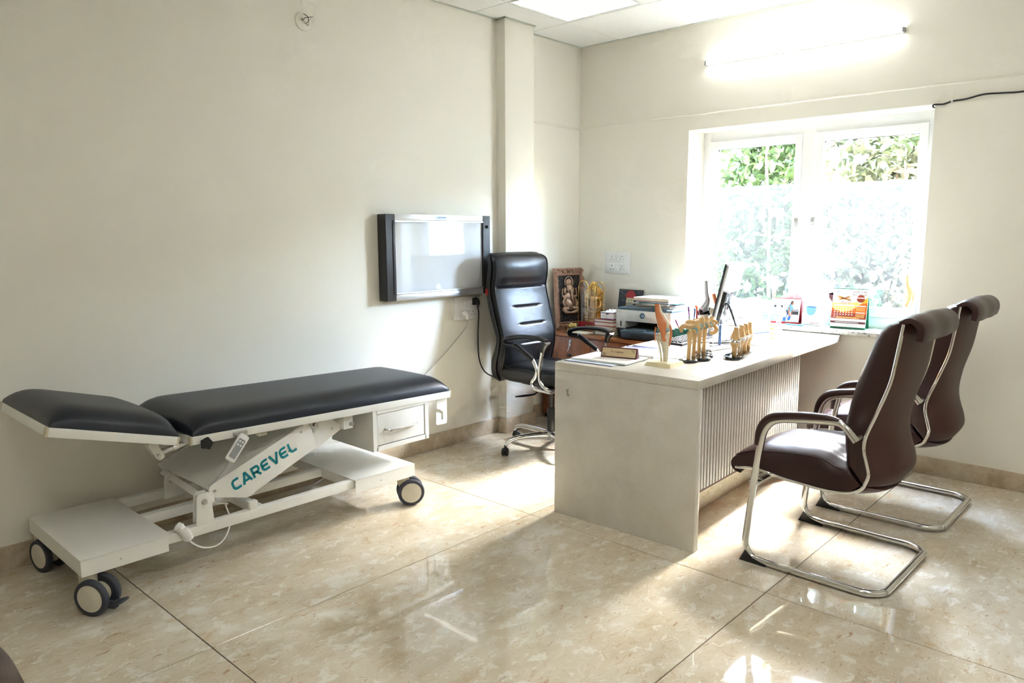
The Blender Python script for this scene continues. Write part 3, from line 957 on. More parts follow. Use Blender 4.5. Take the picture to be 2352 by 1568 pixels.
bm = bm_new(); sweep(bm, [(-3.41, 1.33, 0.29), (-2.90, 1.285, 0.300)], 0.019, 4); wobj('pivot_tube', bm, 'white_powder', bed)
bm = bm_new(); box2(bm, (-2.93, 1.255, 0.281), (-2.886, 1.32, 0.322), 0.006); wobj('pivot_lug', bm, 'white_powder', bed)
for y, z in ((1.333, 0.320), (1.747, 0.487)):
    bm = bm_new(); cyl(bm, (-2.914, y, z), (-2.909, y, z), 0.005, 12); wobj('screw', bm, 'steel', bed)
bm = bm_new(); cyl(bm, (-2.914, 1.818, 0.508), (-2.898, 1.818, 0.508), 0.0115, 6); wobj('bolt', bm, 'steel', bed)
bm = bm_new(); cyl(bm, (-2.94, 1.925, 0.463), (-2.936, 1.925, 0.463), 0.005, 12); wobj('screw', bm, 'steel', bed)
bm = bm_new(); box2(bm, (-2.95, 1.965, 0.455), (-2.90, 2.018, 0.542), 0.004); wobj('upper_bracket', bm, 'white_powder', bed)
bm = bm_new(); cyl(bm, (-2.90, 2.005, 0.478), (-2.888, 2.005, 0.478), 0.0105, 6); wobj('bolt', bm, 'steel', bed)
bm = bm_new(); box2(bm, (-2.90, 1.52, 0.520), (-2.872, 1.56, 0.535), 0.002); wobj('stop_pad', bm, 'cream_plastic', bed)
# actuator between rails and arm
bm = bm_new(); cyl(bm, (-3.16, 1.60, 0.235), (-3.16, 1.86, 0.44), 0.024, 14); wobj('actuator', bm, 'black_plastic', bed)

# lettering on the lifting arm, drawn as strokes
def stroke(bm, M, pts, wd, t=0.0008):
    P_ = [Vector((x, y)) for x, y in pts]
    L_, R_ = [], []
    for i, p in enumerate(P_):
        a = P_[i - 1] if i else p; b = P_[i + 1] if i < len(P_) - 1 else p
        if i and i < len(P_) - 1:
            d1 = (p - a).normalized(); d2 = (b - p).normalized(); d = (d1 + d2).normalized(); k = wd / 2 / max(0.5, d.dot(d1))
        else:
            d = (b - a).normalized(); k = wd / 2
        n = Vector((-d.y, d.x)) * k
        L_.append(p + n); R_.append(p - n)
    V1 = [bm.verts.new(M @ Vector((q.x, q.y, t))) for q in L_]; V2 = [bm.verts.new(M @ Vector((q.x, q.y, t))) for q in R_]
    for i in range(len(P_) - 1):
        bm.faces.new((V2[i], V2[i + 1], V1[i + 1], V1[i]))
def arc(cx, cy, rx, ry, a0, a1, n=8):
    return [(cx + rx * math.cos(R(a0 + (a1 - a0) * k / n)), cy + ry * math.sin(R(a0 + (a1 - a0) * k / n))) for k in range(n + 1)]
Cs = [[(0.80, 0.9)] + [(0.45, 0.9)] + arc(0.38, 0.62, 0.28, 0.28, 90, 180, 5) + arc(0.38, 0.38, 0.28, 0.28, 180, 270, 5) + [(0.45, 0.1), (0.80, 0.1)]]
Es = [[(0.80, 0.9), (0.45, 0.9)] + arc(0.38, 0.62, 0.28, 0.28, 90, 180, 5) + arc(0.38, 0.38, 0.28, 0.28, 180, 270, 5) + [(0.45, 0.1), (0.80, 0.1)], [(0.12, 0.5), (0.74, 0.5)]]
As = [[(0.03, 0.0), (0.40, 0.93), (0.50, 0.93), (0.86, 0.0)], [(0.2, 0.27), (0.70, 0.27)]]
Rs = [[(0.12, 0.0), (0.12, 0.9), (0.55, 0.9)] + arc(0.56, 0.66, 0.22, 0.24, 90, -90, 8) + [(0.12, 0.42)], [(0.45, 0.42), (0.82, 0.0)]]
Vs = [[(0.03, 1.0), (0.43, 0.06), (0.50, 0.06), (0.87, 1.0)]]
Ls = [[(0.12, 1.0), (0.12, 0.36)] + arc(0.38, 0.36, 0.26, 0.26, 180, 270, 5) + [(0.78, 0.1)]]
ta = math.atan2(0.121, 0.319)
xd = Vector((0, math.cos(ta), math.sin(ta))); yd = Vector((0, -math.sin(ta), math.cos(ta)))
bm = bm_new()
for k, L_ in enumerate((Cs, As, Rs, Es, Vs, Es, Ls)):
    o_ = Vector((-2.9116, 1.418, 0.2955)) + xd * (0.0480 * k)
    Ml = Matrix(((xd.x, yd.x, 1, o_.x), (xd.y, yd.y, 0, o_.y), (xd.z, yd.z, 0, o_.z), (0, 0, 0, 1))) @ Matrix.Diagonal((0.047, 0.050, 1, 1))
    for st in L_:
        stroke(bm, Ml, st, 0.23)
wobj('lettering', bm, 'teal_print', arm_plate, label='teal lettering along the arm plate')

# drawer unit under the frame
bm = bm_new()
y0, y1, z0, z1 = 2.108, 2.462, 0.320, 0.527
xa, xb = -3.22, -2.868
box2(bm, (xa, y0, z0), (xb, y0 + 0.004, z1)); box2(bm, (xa, y1 - 0.004, z0), (xb, y1, z1)); box2(bm, (xa, y0, z0), (xb, y1, z0 + 0.004)); box2(bm, (xa, y0, z0), (xa + 0.004, y1, z1)); box2(bm, (xa, y0, z1 - 0.004), (xb, y1, z1))
for a, b in (((y0, z0), (y0 + 0.026, z1)), ((y1 - 0.026, z0), (y1, z1)), ((y0 + 0.02, z0), (y1 - 0.02, z0 + 0.024)), ((y0 + 0.02, z1 - 0.024), (y1 - 0.02, z1))):
    box2(bm, (xb - 0.004, a[0], a[1]), (xb + 0.002, b[0], b[1]), 0.001, 1)
wobj('drawer_case', bm, 'white_powder', bed)
bm = bm_new(); box2(bm, (xb - 0.02, y0 + 0.029, z0 + 0.027), (xb - 0.001, y1 - 0.029, z1 - 0.027), 0.0015, 2); drawer = wobj('drawer', bm, 'white_powder', bed)
bm = bm_new(); box2(bm, (xb - 0.03, y0 + 0.024, z0 + 0.022), (xb - 0.012, y1 - 0.024, z1 - 0.022)); wobj('drawer_gap', bm, 'black_matte', bed)
bm = bm_new()
hp = smooth_path([(xb, 2.176, 0.420), (xb + 0.016, 2.200, 0.416), (xb + 0.026, 2.28, 0.413), (xb + 0.016, 2.36, 0.416), (xb, 2.384, 0.420)], 6)
sweep(bm, hp, lerp_list([0.005, 0.0075, 0.0055, 0.0055, 0.0075, 0.005], len(hp)), 10); wobj('drawer_handle', bm, 'chrome', drawer, label='bowed chrome handle')
# hanging hook plate at the foot end
hk = [(2.532, 0.518), (2.602, 0.518), (2.602, 0.378), (2.596, 0.370), (2.534, 0.370), (2.526, 0.378), (2.526, 0.440), (2.540, 0.440), (2.562, 0.428), (2.562, 0.398), (2.568, 0.392), (2.574, 0.398), (2.574, 0.436), (2.552, 0.452), (2.532, 0.458)]
yz(hk, -2.885, 0.004, 'hook_plate', bev=0)

# castors
def castor(x, y, rz, brake):
    c = bpy.data.objects.new('castor', None); COL.objects.link(c); c.parent = bed; c.location = Vector((x, y, 0)) - bed.location; c.rotation_euler = (0, 0, rz); c.empty_display_size = 0.03
    r = 0.068
    for s in (-1, 1):
        Mx = axisM((s * 0.019, 0.030, r), (s, 0, 0))
        bm = bm_new(); lathe(bm, [(0.040, 0.0), (0.062, 0.0), (r, 0.006), (r, 0.016), (0.064, 0.024), (0.056, 0.026), (0.050, 0.024)], Mx, 36); obj('tyre', bm, 'tyre_rubber', c)
        bm = bm_new(); lathe(bm, [(0.0, 0.0275), (0.045, 0.0265), (0.053, 0.0235), (0.0535, 0.010)], Mx, 36); obj('hub_cap', bm, 'hub_plastic', c)
    bm = bm_new()
    lathe(bm, [(0.030, 0.112), (0.031, 0.118), (0.031, 0.150)], Matrix.Translation((0, -0.006, 0)), 24)
    prof = smooth_path([(0, -0.006, 0.125), (0, 0.0, 0.10), (0, 0.028, 0.070)], 4); sweep(bm, prof, lerp_list([0.030, 0.028, 0.022], len(prof)), 16)
    cyl(bm, (-0.02, 0.030, r), (0.02, 0.030, r), 0.040, 24)
    obj('fork', bm, 'cream_plastic', c)
    if brake:
        bm = bm_new(); box(bm, (0, 0.112, 0.044), (0.046, 0.062, 0.011), 0.004, 2, Matrix.Rotation(R(20), 3, 'X')); box(bm, (0, 0.085, 0.032), (0.024, 0.04, 0.024), 0.003); obj('brake_pedal', bm, 'tyre_rubber', c)
castor(-2.885, 0.835, R(-58), True); castor(-3.425, 0.835, R(-76), False); castor(-2.890, 2.310, R(-32), False); castor(-3.405, 2.32, R(8), False)

# hand control hanging from its clip
hc = thing('hand_control', 'pale grey corded hand control clipped under the couch edge', 'remote control', (-2.83, 1.40, 0.51))
ax = (Vector((-2.818, 1.356, 0.462)) - Vector((-2.830, 1.437, 0.552)))
Lh = ax.length; ax.normalize()
cc = (Vector((-2.818, 1.356, 0.462)) + Vector((-2.830, 1.437, 0.552))) / 2
nrm = Vector((1, -0.25, 0.25)); nrm = (nrm - ax * nrm.dot(ax)).normalized(); sd_ = ax.cross(nrm)
Mc = Matrix(((sd_.x, ax.x, nrm.x, cc.x), (sd_.y, ax.y, nrm.y, cc.y), (sd_.z, ax.z, nrm.z, cc.z), (0, 0, 0, 1)))
bm = bm_new(); prism(bm, rrect(-0.021, -Lh / 2, 0.021, Lh / 2, 0.009), Mc @ Matrix.Translation((0, 0, -0.010)), 0.022, 0.004); wobj('control_body', bm, 'white_plastic', hc)
bm = bm_new(); prism(bm, rrect(-0.014, -Lh / 2 + 0.022, 0.014, Lh / 2 - 0.014, 0.004), Mc @ Matrix.Translation((0, 0, 0.0118)), 0.0012); wobj('button_pad', bm, 'grey_plastic', hc)
for bx in (-0.006, 0.006):
    for by in (0.0, 0.016):
        bm = bm_new(); prism(bm, circle_poly(bx, by - 0.028, 0.0042, 12), Mc @ Matrix.Translation((0, 0, 0.013)), 0.0008); wobj('button', bm, 'white_plastic', hc)
bm = bm_new()
e0 = Vector((-2.818, 1.356, 0.462))
cp = smooth_path([e0, e0 + Vector((0, -0.02, -0.03)), (-2.85, 1.31, 0.385), (-2.885, 1.295, 0.345), (-2.90, 1.32, 0.28), (-2.91, 1.385, 0.25)], 6)
sweep(bm, cp, 0.0028, 8); sweep(bm, [e0, e0 + Vector((0, -0.006, -0.012)), e0 + Vector((0, -0.014, -0.022))], [0.006, 0.005, 0.0035], 10)
wobj('cord', bm, 'cord_grey', hc)
bm = bm_new(); box2(bm, (-2.860, 1.40, 0.547), (-2.850, 1.46, 0.565), 0.002); box2(bm, (-2.86, 1.41, 0.525), (-2.842, 1.418, 0.555), 0.002); wobj('clip_holder', bm, 'steel', bed)
# spare cord with wrapped plug on the base rail
sc = thing('wrapped_plug_cord', 'white cord looping below the couch rail with plastic-wrapped plug', 'cord', (-2.86, 1.19, 0.2))
bm = bm_new()
cp = smooth_path([(-2.855, 1.185, 0.176), (-2.845, 1.205, 0.150), (-2.845, 1.245, 0.122), (-2.85, 1.30, 0.112), (-2.86, 1.345, 0.135), (-2.875, 1.375, 0.19), (-2.93, 1.385, 0.24), (-2.95, 1.40, 0.27), (-2.97, 1.43, 0.30)], 6)
sweep(bm, cp, 0.0032, 8); wobj('cord', bm, 'white_plastic', sc)
bm = bm_new()
p = smooth_path([(-2.872, 1.150, 0.236), (-2.860, 1.165, 0.222), (-2.852, 1.182, 0.195), (-2.852, 1.190, 0.165)], 5)
rr = [(0.019 + 0.006 * noise.noise((k * 0.9, 2, 1))) for k in range(len(p))]; rr[0] = 0.008; rr[-1] = 0.007; sweep(bm, p, rr, 11)
wobj('wrapped_plug', bm, 'white_plastic', sc, 12, label='plug wrapped in crinkled clear plastic')

# ================================================================== X-RAY VIEWER
xv = thing('xray_viewer', 'wall-mounted x-ray film viewer with white screen and black end caps', 'x-ray viewer', (XW, 3.08, 1.232))
ya, yb, za, zb, xo = 2.655, 3.505, 0.982, 1.482, -3.434
for y0, y1, s in ((ya, 2.722, 1), (3.437, yb, -1)):
    bm = bm_new()
    prof = [(XW + 0.006, y0), (xo, y0), (xo, y0 + 0.030 if s > 0 else y0 + 0.016), (xo - 0.012, y1 if s > 0 else y0), (XW + 0.006, y1)]
    poly = [(XW + 0.005, y0), (xo - 0.003, y0), (xo, y0 + 0.003), (xo, y1 - 0.002), (XW + 0.005, y1)]
    prism(bm, poly, Matrix.Translation((0, 0, za)), zb - za, 0.002)
    wobj('end_cap', bm, 'viewer_plastic', xv)
    bm = bm_new(); box2(bm, (xo - 0.001, (y1 - 0.018) if s > 0 else y0, za + 0.035), (xo + 0.004, y1 if s > 0 else y0 + 0.018, zb - 0.035), 0.002); wobj('end_cap_rib', bm, 'viewer_plastic', xv)
for z0, z1, s in ((zb - 0.034, zb, 1), (za, za + 0.034, -1)):
    bm = bm_new(); box2(bm, (XW + 0.005, 2.722, z0), (xo + 0.001, 3.437, z1), 0.002); wobj('rail', bm, 'alu', xv)
    bm = bm_new()
    zz = z0 if s > 0 else z1
    prism(bm, [(xo + 0.001, zz), (xo + 0.004, zz - s * 0.004), (xo + 0.004, zz - s * 0.010), (xo - 0.012, zz - s * 0.010), (xo - 0.012, zz)], Matrix(((1, 0, 0, 0), (0, 0, 1, 2.722), (0, 1, 0, 0), (0, 0, 0, 1))), 0.715); wobj('film_clip', bm, 'alu', xv)
bm = bm_new(); box2(bm, (xo - 0.014, 2.722, za + 0.03), (xo - 0.010, 3.437, zb - 0.03)); wobj('screen', bm, 'opal_acrylic', xv, label='glossy white opal screen')
bm = bm_new(); box2(bm, (XW + 0.004, 2.73, za + 0.02), (xo - 0.016, 3.43, zb - 0.02)); wobj('case', bm, 'white_powder', xv)
bm = bm_new(); cyl(bm, (xo, 3.475, 1.413), (xo + 0.018, 3.475, 1.413), 0.0085, 16); cyl(bm, (xo, 3.475, 1.413), (xo + 0.005, 3.475, 1.413), 0.012, 16); wobj('dimmer_knob', bm, 'black_plastic', xv)
bm = bm_new(); cyl(bm, (xo, 3.475, 1.16), (xo + 0.006, 3.475, 1.16), 0.010, 16); wobj('dimmer_knob', bm, 'black_plastic', xv)
bm = bm_new(); box2(bm, (xo + 0.001, 3.03, zb - 0.028), (xo + 0.0018, 3.125, zb - 0.007)); lab_ = wobj('maker_label', bm, 'paper_blue', xv)
bm = bm_new()
for k in range(9):
    box2(bm, (xo + 0.0018, 3.052 + 0.0075 * k, zb - 0.0185), (xo + 0.0022, 3.0575 + 0.0075 * k, zb - 0.0115 - 0.002 * (k % 3 == 1)))
for z in (0.0225, 0.0245):
    box2(bm, (xo + 0.0018, 3.05, zb - z - 0.0008), (xo + 0.0022, 3.118, zb - z))
wobj('label_print', bm, 'blue_print', lab_)

# ================================================================== SWITCHBOARDS
def switchboard(name, label, origin, udir, ndir, W_, H_, rows, tilt=0.0):
    t = thing(name, label, 'switchboard', origin)
    u = Vector(udir); n = Vector(ndir); z = Vector((0, 0, 1))
    Mw = Matrix(((u.x, z.x, n.x, 0), (u.y, z.y, n.y, 0), (u.z, z.z, n.z, 0), (0, 0, 0, 1)))
    bm = bm_new(); prism(bm, rrect(-W_ / 2, -H_ / 2, W_ / 2, H_ / 2, 0.004), Mw, 0.012, 0.002); obj('plate', bm, 'white_plastic', t)
    for zc, mods in rows:
        x = -sum(m[1] for m in mods) / 2
        for kind, wd in mods:
            bm = bm_new(); prism(bm, rrect(x + 0.0006, zc - 0.024, x + wd - 0.0006, zc + 0.024, 0.0015), Mw @ Matrix.Translation((0, 0, 0.012)), 0.0022, 0.0006)
            mo = obj('module', bm, 'white_plastic', t)
            if kind == 's':
                bm = bm_new(); prism(bm, rrect(x + 0.002, zc - 0.020, x + wd - 0.002, zc + 0.020, 0.002), Mw @ Matrix.Translation((0, 0, 0.014)) @ Matrix.Rotation(R(3), 4, 'X'), 0.0035, 0.001); obj('rocker_switch', bm, 'white_plastic', mo)
            else:
                cx = x + wd / 2; k = 1.3 if kind == 'S' else 1.0
                bm = bm_new()
                for px, pz, r in ((0, 0.011 * k, 0.0034 * k), (-0.0105 * k, -0.009 * k, 0.0026 * k), (0.0105 * k, -0.009 * k, 0.0026 * k)):
                    prism(bm, circle_poly(cx + px, zc + pz, r, 12), Mw @ Matrix.Translation((0, 0, 0.0141)), 0.0004)
                obj('socket_holes', bm, 'black_matte', mo)
            x += wd
    return t
switchboard('wall_switchboard', 'white double-row socket board on the wall above the printer', (-3.199, YW, 1.151), (1, 0, 0), (0, -1, 0), 0.226, 0.160,
            [(0.036, [('p', 0.046), ('s', 0.023), ('s', 0.023), ('p', 0.046)]), (-0.036, [('S', 0.046), ('s', 0.046), ('p', 0.046)])])
switchboard('wall_switchboard', 'white socket board under the x-ray viewer', (XW, 3.357, 0.889), (0, 1, 0), (1, 0, 0), 0.228, 0.150,
            [(0.034, [('s', 0.023), ('s', 0.023), ('s', 0.023), ('s', 0.023), ('p', 0.046)]), (-0.036, [('p', 0.046), ('s', 0.046), ('p', 0.046)])])
# plugs with cords
def plug(name, label, y, z, mat, cord):
    t = thing(name, label, 'plug', (XW + 0.014, y, z))
    bm = bm_new(); box(bm, (0.006, 0, 0), (0.012, 0.048, 0.046), 0.006, 3)
    p = smooth_path([(0.010, 0, 0.006), (0.028, 0, 0.0), (0.034, 0, -0.016), (0.032, 0, -0.034)], 4); sweep(bm, p, lerp_list([0.021, 0.017, 0.011, 0.006], len(p)), 12)
    obj('plug_body', bm, mat, t, 50)
    bm = bm_new(); sweep(bm, smooth_path(cord, 6), 0.0042, 8); wobj('cord', bm, 'cord_grey' if mat == 'white_plastic' else mat, t)
plug('power_plug', 'black power plug with black cord in the board under the viewer', 3.418, 0.928, 'black_plastic', [(XW + 0.046, 3.418, 0.894), (XW + 0.05, 3.42, 0.84), (XW + 0.04, 3.422, 0.70), (XW + 0.04, 3.43, 0.55), (XW + 0.06, 3.46, 0.46), (XW + 0.11, 3.50, 0.425), (XW + 0.13, 3.54, 0.44), (XW + 0.135, 3.58, 0.47)])
plug('power_plug', 'white power plug with grey cord in the board under the viewer', 3.320, 0.853, 'white_plastic', [(XW + 0.046, 3.320, 0.819), (XW + 0.045, 3.305, 0.77), (XW + 0.03, 3.22, 0.68), (XW + 0.02, 3.08, 0.57), (XW + 0.02, 2.96, 0.49), (XW + 0.02, 2.88, 0.40), (XW + 0.04, 2.7, 0.25), (XW + 0.05, 2.2, 0.03), (-3.30, 1.7, 0.012)])

# ================================================================== DESK
DA = R(2.0)
desk = thing('desk', 'white speckled quartz desk with waterfall end and ribbed front panel', 'desk', (-1.497, 2.767, 0), DA)
bm = bm_new(); box2(bm, (-0.757, 0.0, 0.717), (0, 1.838, 0.757), 0.0022); obj('worktop', bm, 'quartz', desk)
bm = bm_new(); box2(bm, (-0.757, 0.0, 0.0), (0, 0.040, 0.7172), 0.0022); end_panel = obj('end_panel', bm, 'quartz', desk)
bm = bm_new(); prism(bm, [(-0.690, 0.628), (-0.672, 0.634), (-0.676, 0.612), (-0.664, 0.600), (-0.682, 0.596), (-0.686, 0.612)], Matrix(((1, 0, 0, 0), (0, 0, -1, 0), (0, 1, 0, 0), (0, 0, 0, 1))), 0.0006); obj('tape_scrap', bm, 'beard_print', end_panel, label='torn scrap of brown tape')
bm = bm_new(); box2(bm, (-0.060, 0.040, 0.235), (-0.033, 1.268, 0.717)); obj('slat_backing', bm, 'slat_back', desk)
sl = bm_new(); box(sl, (0, 0, 0), (0.0045, 0.0200, 0.470), 0.0012, 2); slm = mesh_from(sl, 'slat'); slm.materials.append(MATS['slat_pvc'])
for k in range(41):
    s = obj('slat', slm, 'slat_pvc', desk); s.location = (-0.0310, 0.056 + 0.0298 * k, 0.4815)
bm = bm_new(); box2(bm, (-0.235, 0.040, 0.0), (-0.215, 1.262, 0.240)); obj('plinth', bm, 'floor_marble', desk)
bm = bm_new(); box2(bm, (-0.72, 1.245, 0.0), (-0.044, 1.267, 0.716)); obj('far_support_panel', bm, 'wood', desk)
bm = bm_new(); box2(bm, (-0.72, 0.041, 0.0), (-0.40, 0.060, 0.716)); obj('inner_support_panel', bm, 'wood', desk)
bm = bm_new(); box2(bm, (-0.235, 0.041, 0.236), (-0.060, 1.245, 0.250)); obj('panel_floor', bm, 'slat_back', desk)

# ================================================================== CREDENZA
cr = thing('low_cabinet', 'brown wooden low cabinet against the window wall beside the desk', 'cabinet', (-2.95, 4.39, 0))
CT = 0.655
bm = bm_new(); box2(bm, (-3.563, 4.150, CT - 0.020), (-2.33, 4.614, CT), 0.002); wobj('cabinet_top', bm, 'wood_top', cr)
bm = bm_new(); box2(bm, (-3.545, 4.185, 0.03), (-2.35, 4.612, CT - 0.0205)); wobj('carcass', bm, 'wood', cr)
bm = bm_new(); box2(bm, (-3.545, 4.20, 0.0), (-2.35, 4.60, 0.03)); wobj('plinth', bm, 'black_matte', cr)
for k, (a, b) in enumerate(((-3.545, -3.110), (-3.106, -2.730), (-2.726, -2.35))):
    bm = bm_new(); box2(bm, (a, 4.166, 0.035), (b, 4.184, CT - 0.026), 0.0015); d = wobj('door', bm, 'wood', cr)
    if k == 0:
        bm = bm_new(); cyl(bm, (-3.278, 4.167, 0.604), (-3.278, 4.160, 0.604), 0.011, 20); lk = wobj('lock', bm, 'chrome', d)
        bm = bm_new(); box(bm, (-3.278, 4.152, 0.598), (0.012, 0.003, 0.024), 0.001); prism(bm, circle_poly(-3.278, 0.578, 0.009, 14), Matrix(((1, 0, 0, 0), (0, 0, 1, 4.150), (0, 1, 0, 0), (0, 0, 0, 1))), 0.002)
        sweep(bm, [(-3.278, 4.151, 0.578) , (-3.283, 4.15, 0.56), (-3.292, 4.15, 0.536), (-3.297, 4.15, 0.528)], [0.0015, 0.004, 0.0035, 0.002], 6, flat=0.4)
        wobj('hanging_key', bm, 'steel', d)
        bm = bm_new(); box(bm, (-3.290, 4.160, 0.498), (0.030, 0.012, 0.022), 0.003); wobj('catch', bm, 'black_plastic', d)

# ================================================================== BLACK EXECUTIVE CHAIR
def curve_fn(pts):
    sp = smooth_path([(x, 0, z) for x, z in pts], 8)
    L_ = [0]
    for a, b in zip(sp, sp[1:]): L_.append(L_[-1] + (b - a).length)
    def f(t):
        s = t * L_[-1]
        for i in range(len(L_) - 1):
            if L_[i + 1] >= s - 1e-9:
                k = (s - L_[i]) / max(1e-9, L_[i + 1] - L_[i]); p = sp[i].lerp(sp[i + 1], k); return p.x, p.z
        return sp[-1].x, sp[-1].z
    return f
ec = thing('office_chair', 'black leather high-back executive office chair on chrome base', 'chair', (-2.97, 3.58, 0))
EY, EH = 3.58, 0.226
Ff = curve_fn([(-3.216, 0.445), (-3.195, 0.534), (-3.172, 0.628), (-3.166, 0.689), (-3.173, 0.748), (-3.217, 0.894), (-3.250, 1.022), (-3.238, 1.10), (-3.236, 1.17), (-3.255, 1.225), (-3.296, 1.252)])
Fr = curve_fn([(-3.233, 0.429), (-3.283, 0.462), (-3.287, 0.555), (-3.250, 0.650), (-3.240, 0.712), (-3.285, 0.829), (-3.330, 0.976), (-3.332, 1.066), (-3.316, 1.157), (-3.332, 1.215), (-3.318, 1.246)])
def gro(z, u, zc, u0, u1, d=0.011, s=0.0042):
    if u < u0 or u > u1: return 0
    e = min(1, min(u - u0, u1 - u) / 0.06)
    return -d * e * math.exp(-((z - zc) / s) ** 2)
def back_front(u, v):
    U = 2 * u - 1
    x, z = Ff(v)
    k = (1 - abs(U) ** 3.0)
    x += 0.020 * k + 0.010 * k * math.exp(-((z - 1.15) / 0.07) ** 2) + 0.012 * k * math.exp(-((z - 0.60) / 0.1) ** 2)
    x += gro(z, U, 1.030, -1, 1, 0.014, 0.006) + gro(z, U, 0.905, -0.50, 0.62) + gro(z, U, 0.795, -0.40, 0.62) + gro(z, U, 0.675, -0.45, 0.62)
    w_ = EH * (1.0 - 0.10 * max(0, (0.56 - z) / 0.13) ** 2 * 1 - 0.05 * max(0, (z - 1.19) / 0.06) ** 2) * (1 + 0.02 * math.sin(PI * v))
    zz_ = z - 0.018 * abs(U) ** 6 * max(0, (z - 1.2) / 0.05)
    return Vector((x, EY + U * w_, zz_))
def back_mid(u, v):
    p = back_front(u, v); xr, zr = Fr(v); U = 2 * u - 1
    return p, Vector((xr - 0.014 * (1 - abs(U) ** 2.5), p.y, zr))
bm = bm_new()
NU, NV = 30, 150
rings = []
for j in range(NV + 1):
    v = j / NV
    fr = [back_front(i / NU, v) for i in range(NU + 1)]
    md = []
    for i in range(NU, -1, -1):
        p, q = back_mid(i / NU, v); md.append(p.lerp(q, 0.55) if i in (0, NU) else q.lerp(p, 0.30))
    rings.append(fr + md)
loft(bm, rings); wobj('backrest', bm, 'black_leather', ec, 70)
bm = bm_new()
rings = []
for j in range(61):
    v = j / 60
    o_ = []; i_ = []
    for i in range(NU // 2 + 1):
        p, q = back_mid(i / (NU // 2), v); o_.append(q)
        i_.append(q.lerp(p, 0.40 if i in (0, NU // 2) else 0.2))
    rings.append(o_ + list(reversed(i_)))
loft(bm, rings); wobj('back_shell', bm, 'black_leather', ec, 60)
for s in (0, 1):
    bm = bm_new(); sweep(bm, [back_front(s, j / 60) + Vector((0.002, (s - 0.5) * 0.004, 0)) for j in range(61)], 0.0042, 8); wobj('piping', bm, 'black_leather', ec)
    bm = bm_new(); pts = [back_front(s, j / 60).lerp(back_mid(s, j / 60)[1], 0.58) + Vector((0, (s - 0.5) * 0.004, 0)) for j in range(61)]; sweep(bm, pts, 0.0042, 8); wobj('piping', bm, 'black_leather', ec)
bm = bm_new(); box(bm, (-3.326, EY - EH - 0.005, 1.0), (0.022, 0.004, 0.040), 0.001, 1, Matrix.Rotation(R(-8), 3, 'Y')); wobj('brand_tag', bm, 'red_print', ec, label='small red fabric tag')
# seat
bm = bm_new()
def seat_fn(u, v, top):
    U, V_ = 2 * u - 1, 2 * v - 1
    x = -2.945 + U * 0.255; y = EY + V_ * 0.235 * (1 - 0.03 * abs(U) ** 4)
    e = (1 - abs(U) ** 7) * (1 - abs(V_) ** 8)
    z = 0.500 + (0.060 * e ** 0.35 + 0.008 * (1 - V_ * V_) if top else -0.055 * e ** 0.3)
    z += 0.012 * U - 0.02 * max(0, U - 0.6) ** 1.5
    return Vector((x, y, z))
es = lambda t: 0.5 - 0.5 * math.cos(PI * t)
grid(bm, 28, 28, lambda u, v: seat_fn(es(u), es(v), True)); grid(bm, 28, 28, lambda u, v: seat_fn(es(u), es(v), False))
bmesh.ops.remove_doubles(bm, verts=bm.verts[:], dist=0.0005); wobj('seat', bm, 'black_leather', ec, 60)
bm = bm_new(); sweep(bm, [seat_fn(0.5 + 0.497 * math.copysign(abs(math.cos(a)) ** 0.25, math.cos(a)), 0.5 + 0.497 * math.copysign(abs(math.sin(a)) ** 0.25, math.sin(a)), True) + Vector((0, 0, 0.012)) for a in [2 * PI * k / 80 for k in range(80)]], 0.004, 6, closed=True); wobj('seat_piping', bm, 'black_leather', ec)
# arms
for y, s in ((EY - 0.292, 1), (EY + 0.292, -1)):
    bm = bm_new()
    p = smooth_path([(-2.998, y, 0.702), (-3.060, y, 0.697), (-3.085, y, 0.711), (-3.055, y, 0.735), (-2.93, y, 0.757), (-2.80, y, 0.760), (-2.728, y, 0.748)], 6)
    sweep(bm, p, lerp_list([(0.012, 0.020), (0.013, 0.021), (0.014, 0.024), (0.014, 0.026), (0.013, 0.027), (0.014, 0.027), (0.010, 0.024)], len(p)), 14, ref=(0, 0, 1) if False else None)
    p = smooth_path([(-2.735, y, 0.748), (-2.755, y, 0.718), (-2.767, y, 0.680)], 4); sweep(bm, p, lerp_list([0.026, 0.020, 0.013], len(p)), 14)
    p = smooth_path([(-3.055, y, 0.701), (-2.995, y, 0.694), (-2.935, y, 0.668), (-2.842, y, 0.622)], 5); sweep(bm, p, lerp_list([0.013, 0.015, 0.016, 0.014], len(p)), 14)
    wobj('armrest', bm, 'black_plastic', ec, 60)
    bm = bm_new()
    sweep(bm, smooth_path([(-2.850, y, 0.630), (-2.812, y, 0.570), (-2.826, y, 0.525), (-2.853, y, 0.488), (-2.838, y, 0.455), (-2.80, y + s * 0.03, 0.445), (-2.80, y + s * 0.16, 0.444)], 5), 0.0105, 12)
    sweep(bm, smooth_path([(-2.766, y, 0.69), (-2.787, y, 0.590), (-2.787, y, 0.515), (-2.765, y, 0.478), (-2.735, y + s * 0.01, 0.462), (-2.735, y + s * 0.05, 0.450), (-2.735, y + s * 0.16, 0.446)], 5), 0.0105, 12)
    wobj('arm_tube', bm, 'chrome', ec)
bm = bm_new(); box2(bm, (-3.10, EY - 0.14, 0.425), (-2.70, EY + 0.14, 0.440), 0.003); box2(bm, (-3.05, EY - 0.05, 0.395), (-2.87, EY + 0.05, 0.43), 0.006); box2(bm, (-3.29, EY - 0.03, 0.432), (-3.05, EY + 0.03, 0.445), 0.003); wobj('tilt_mechanism', bm, 'black_matte', ec)
bm = bm_new(); box2(bm, (-2.83, EY - 0.29, 0.438), (-2.71, EY + 0.29, 0.452), 0.002); wobj('arm_mount_bar', bm, 'steel', ec)
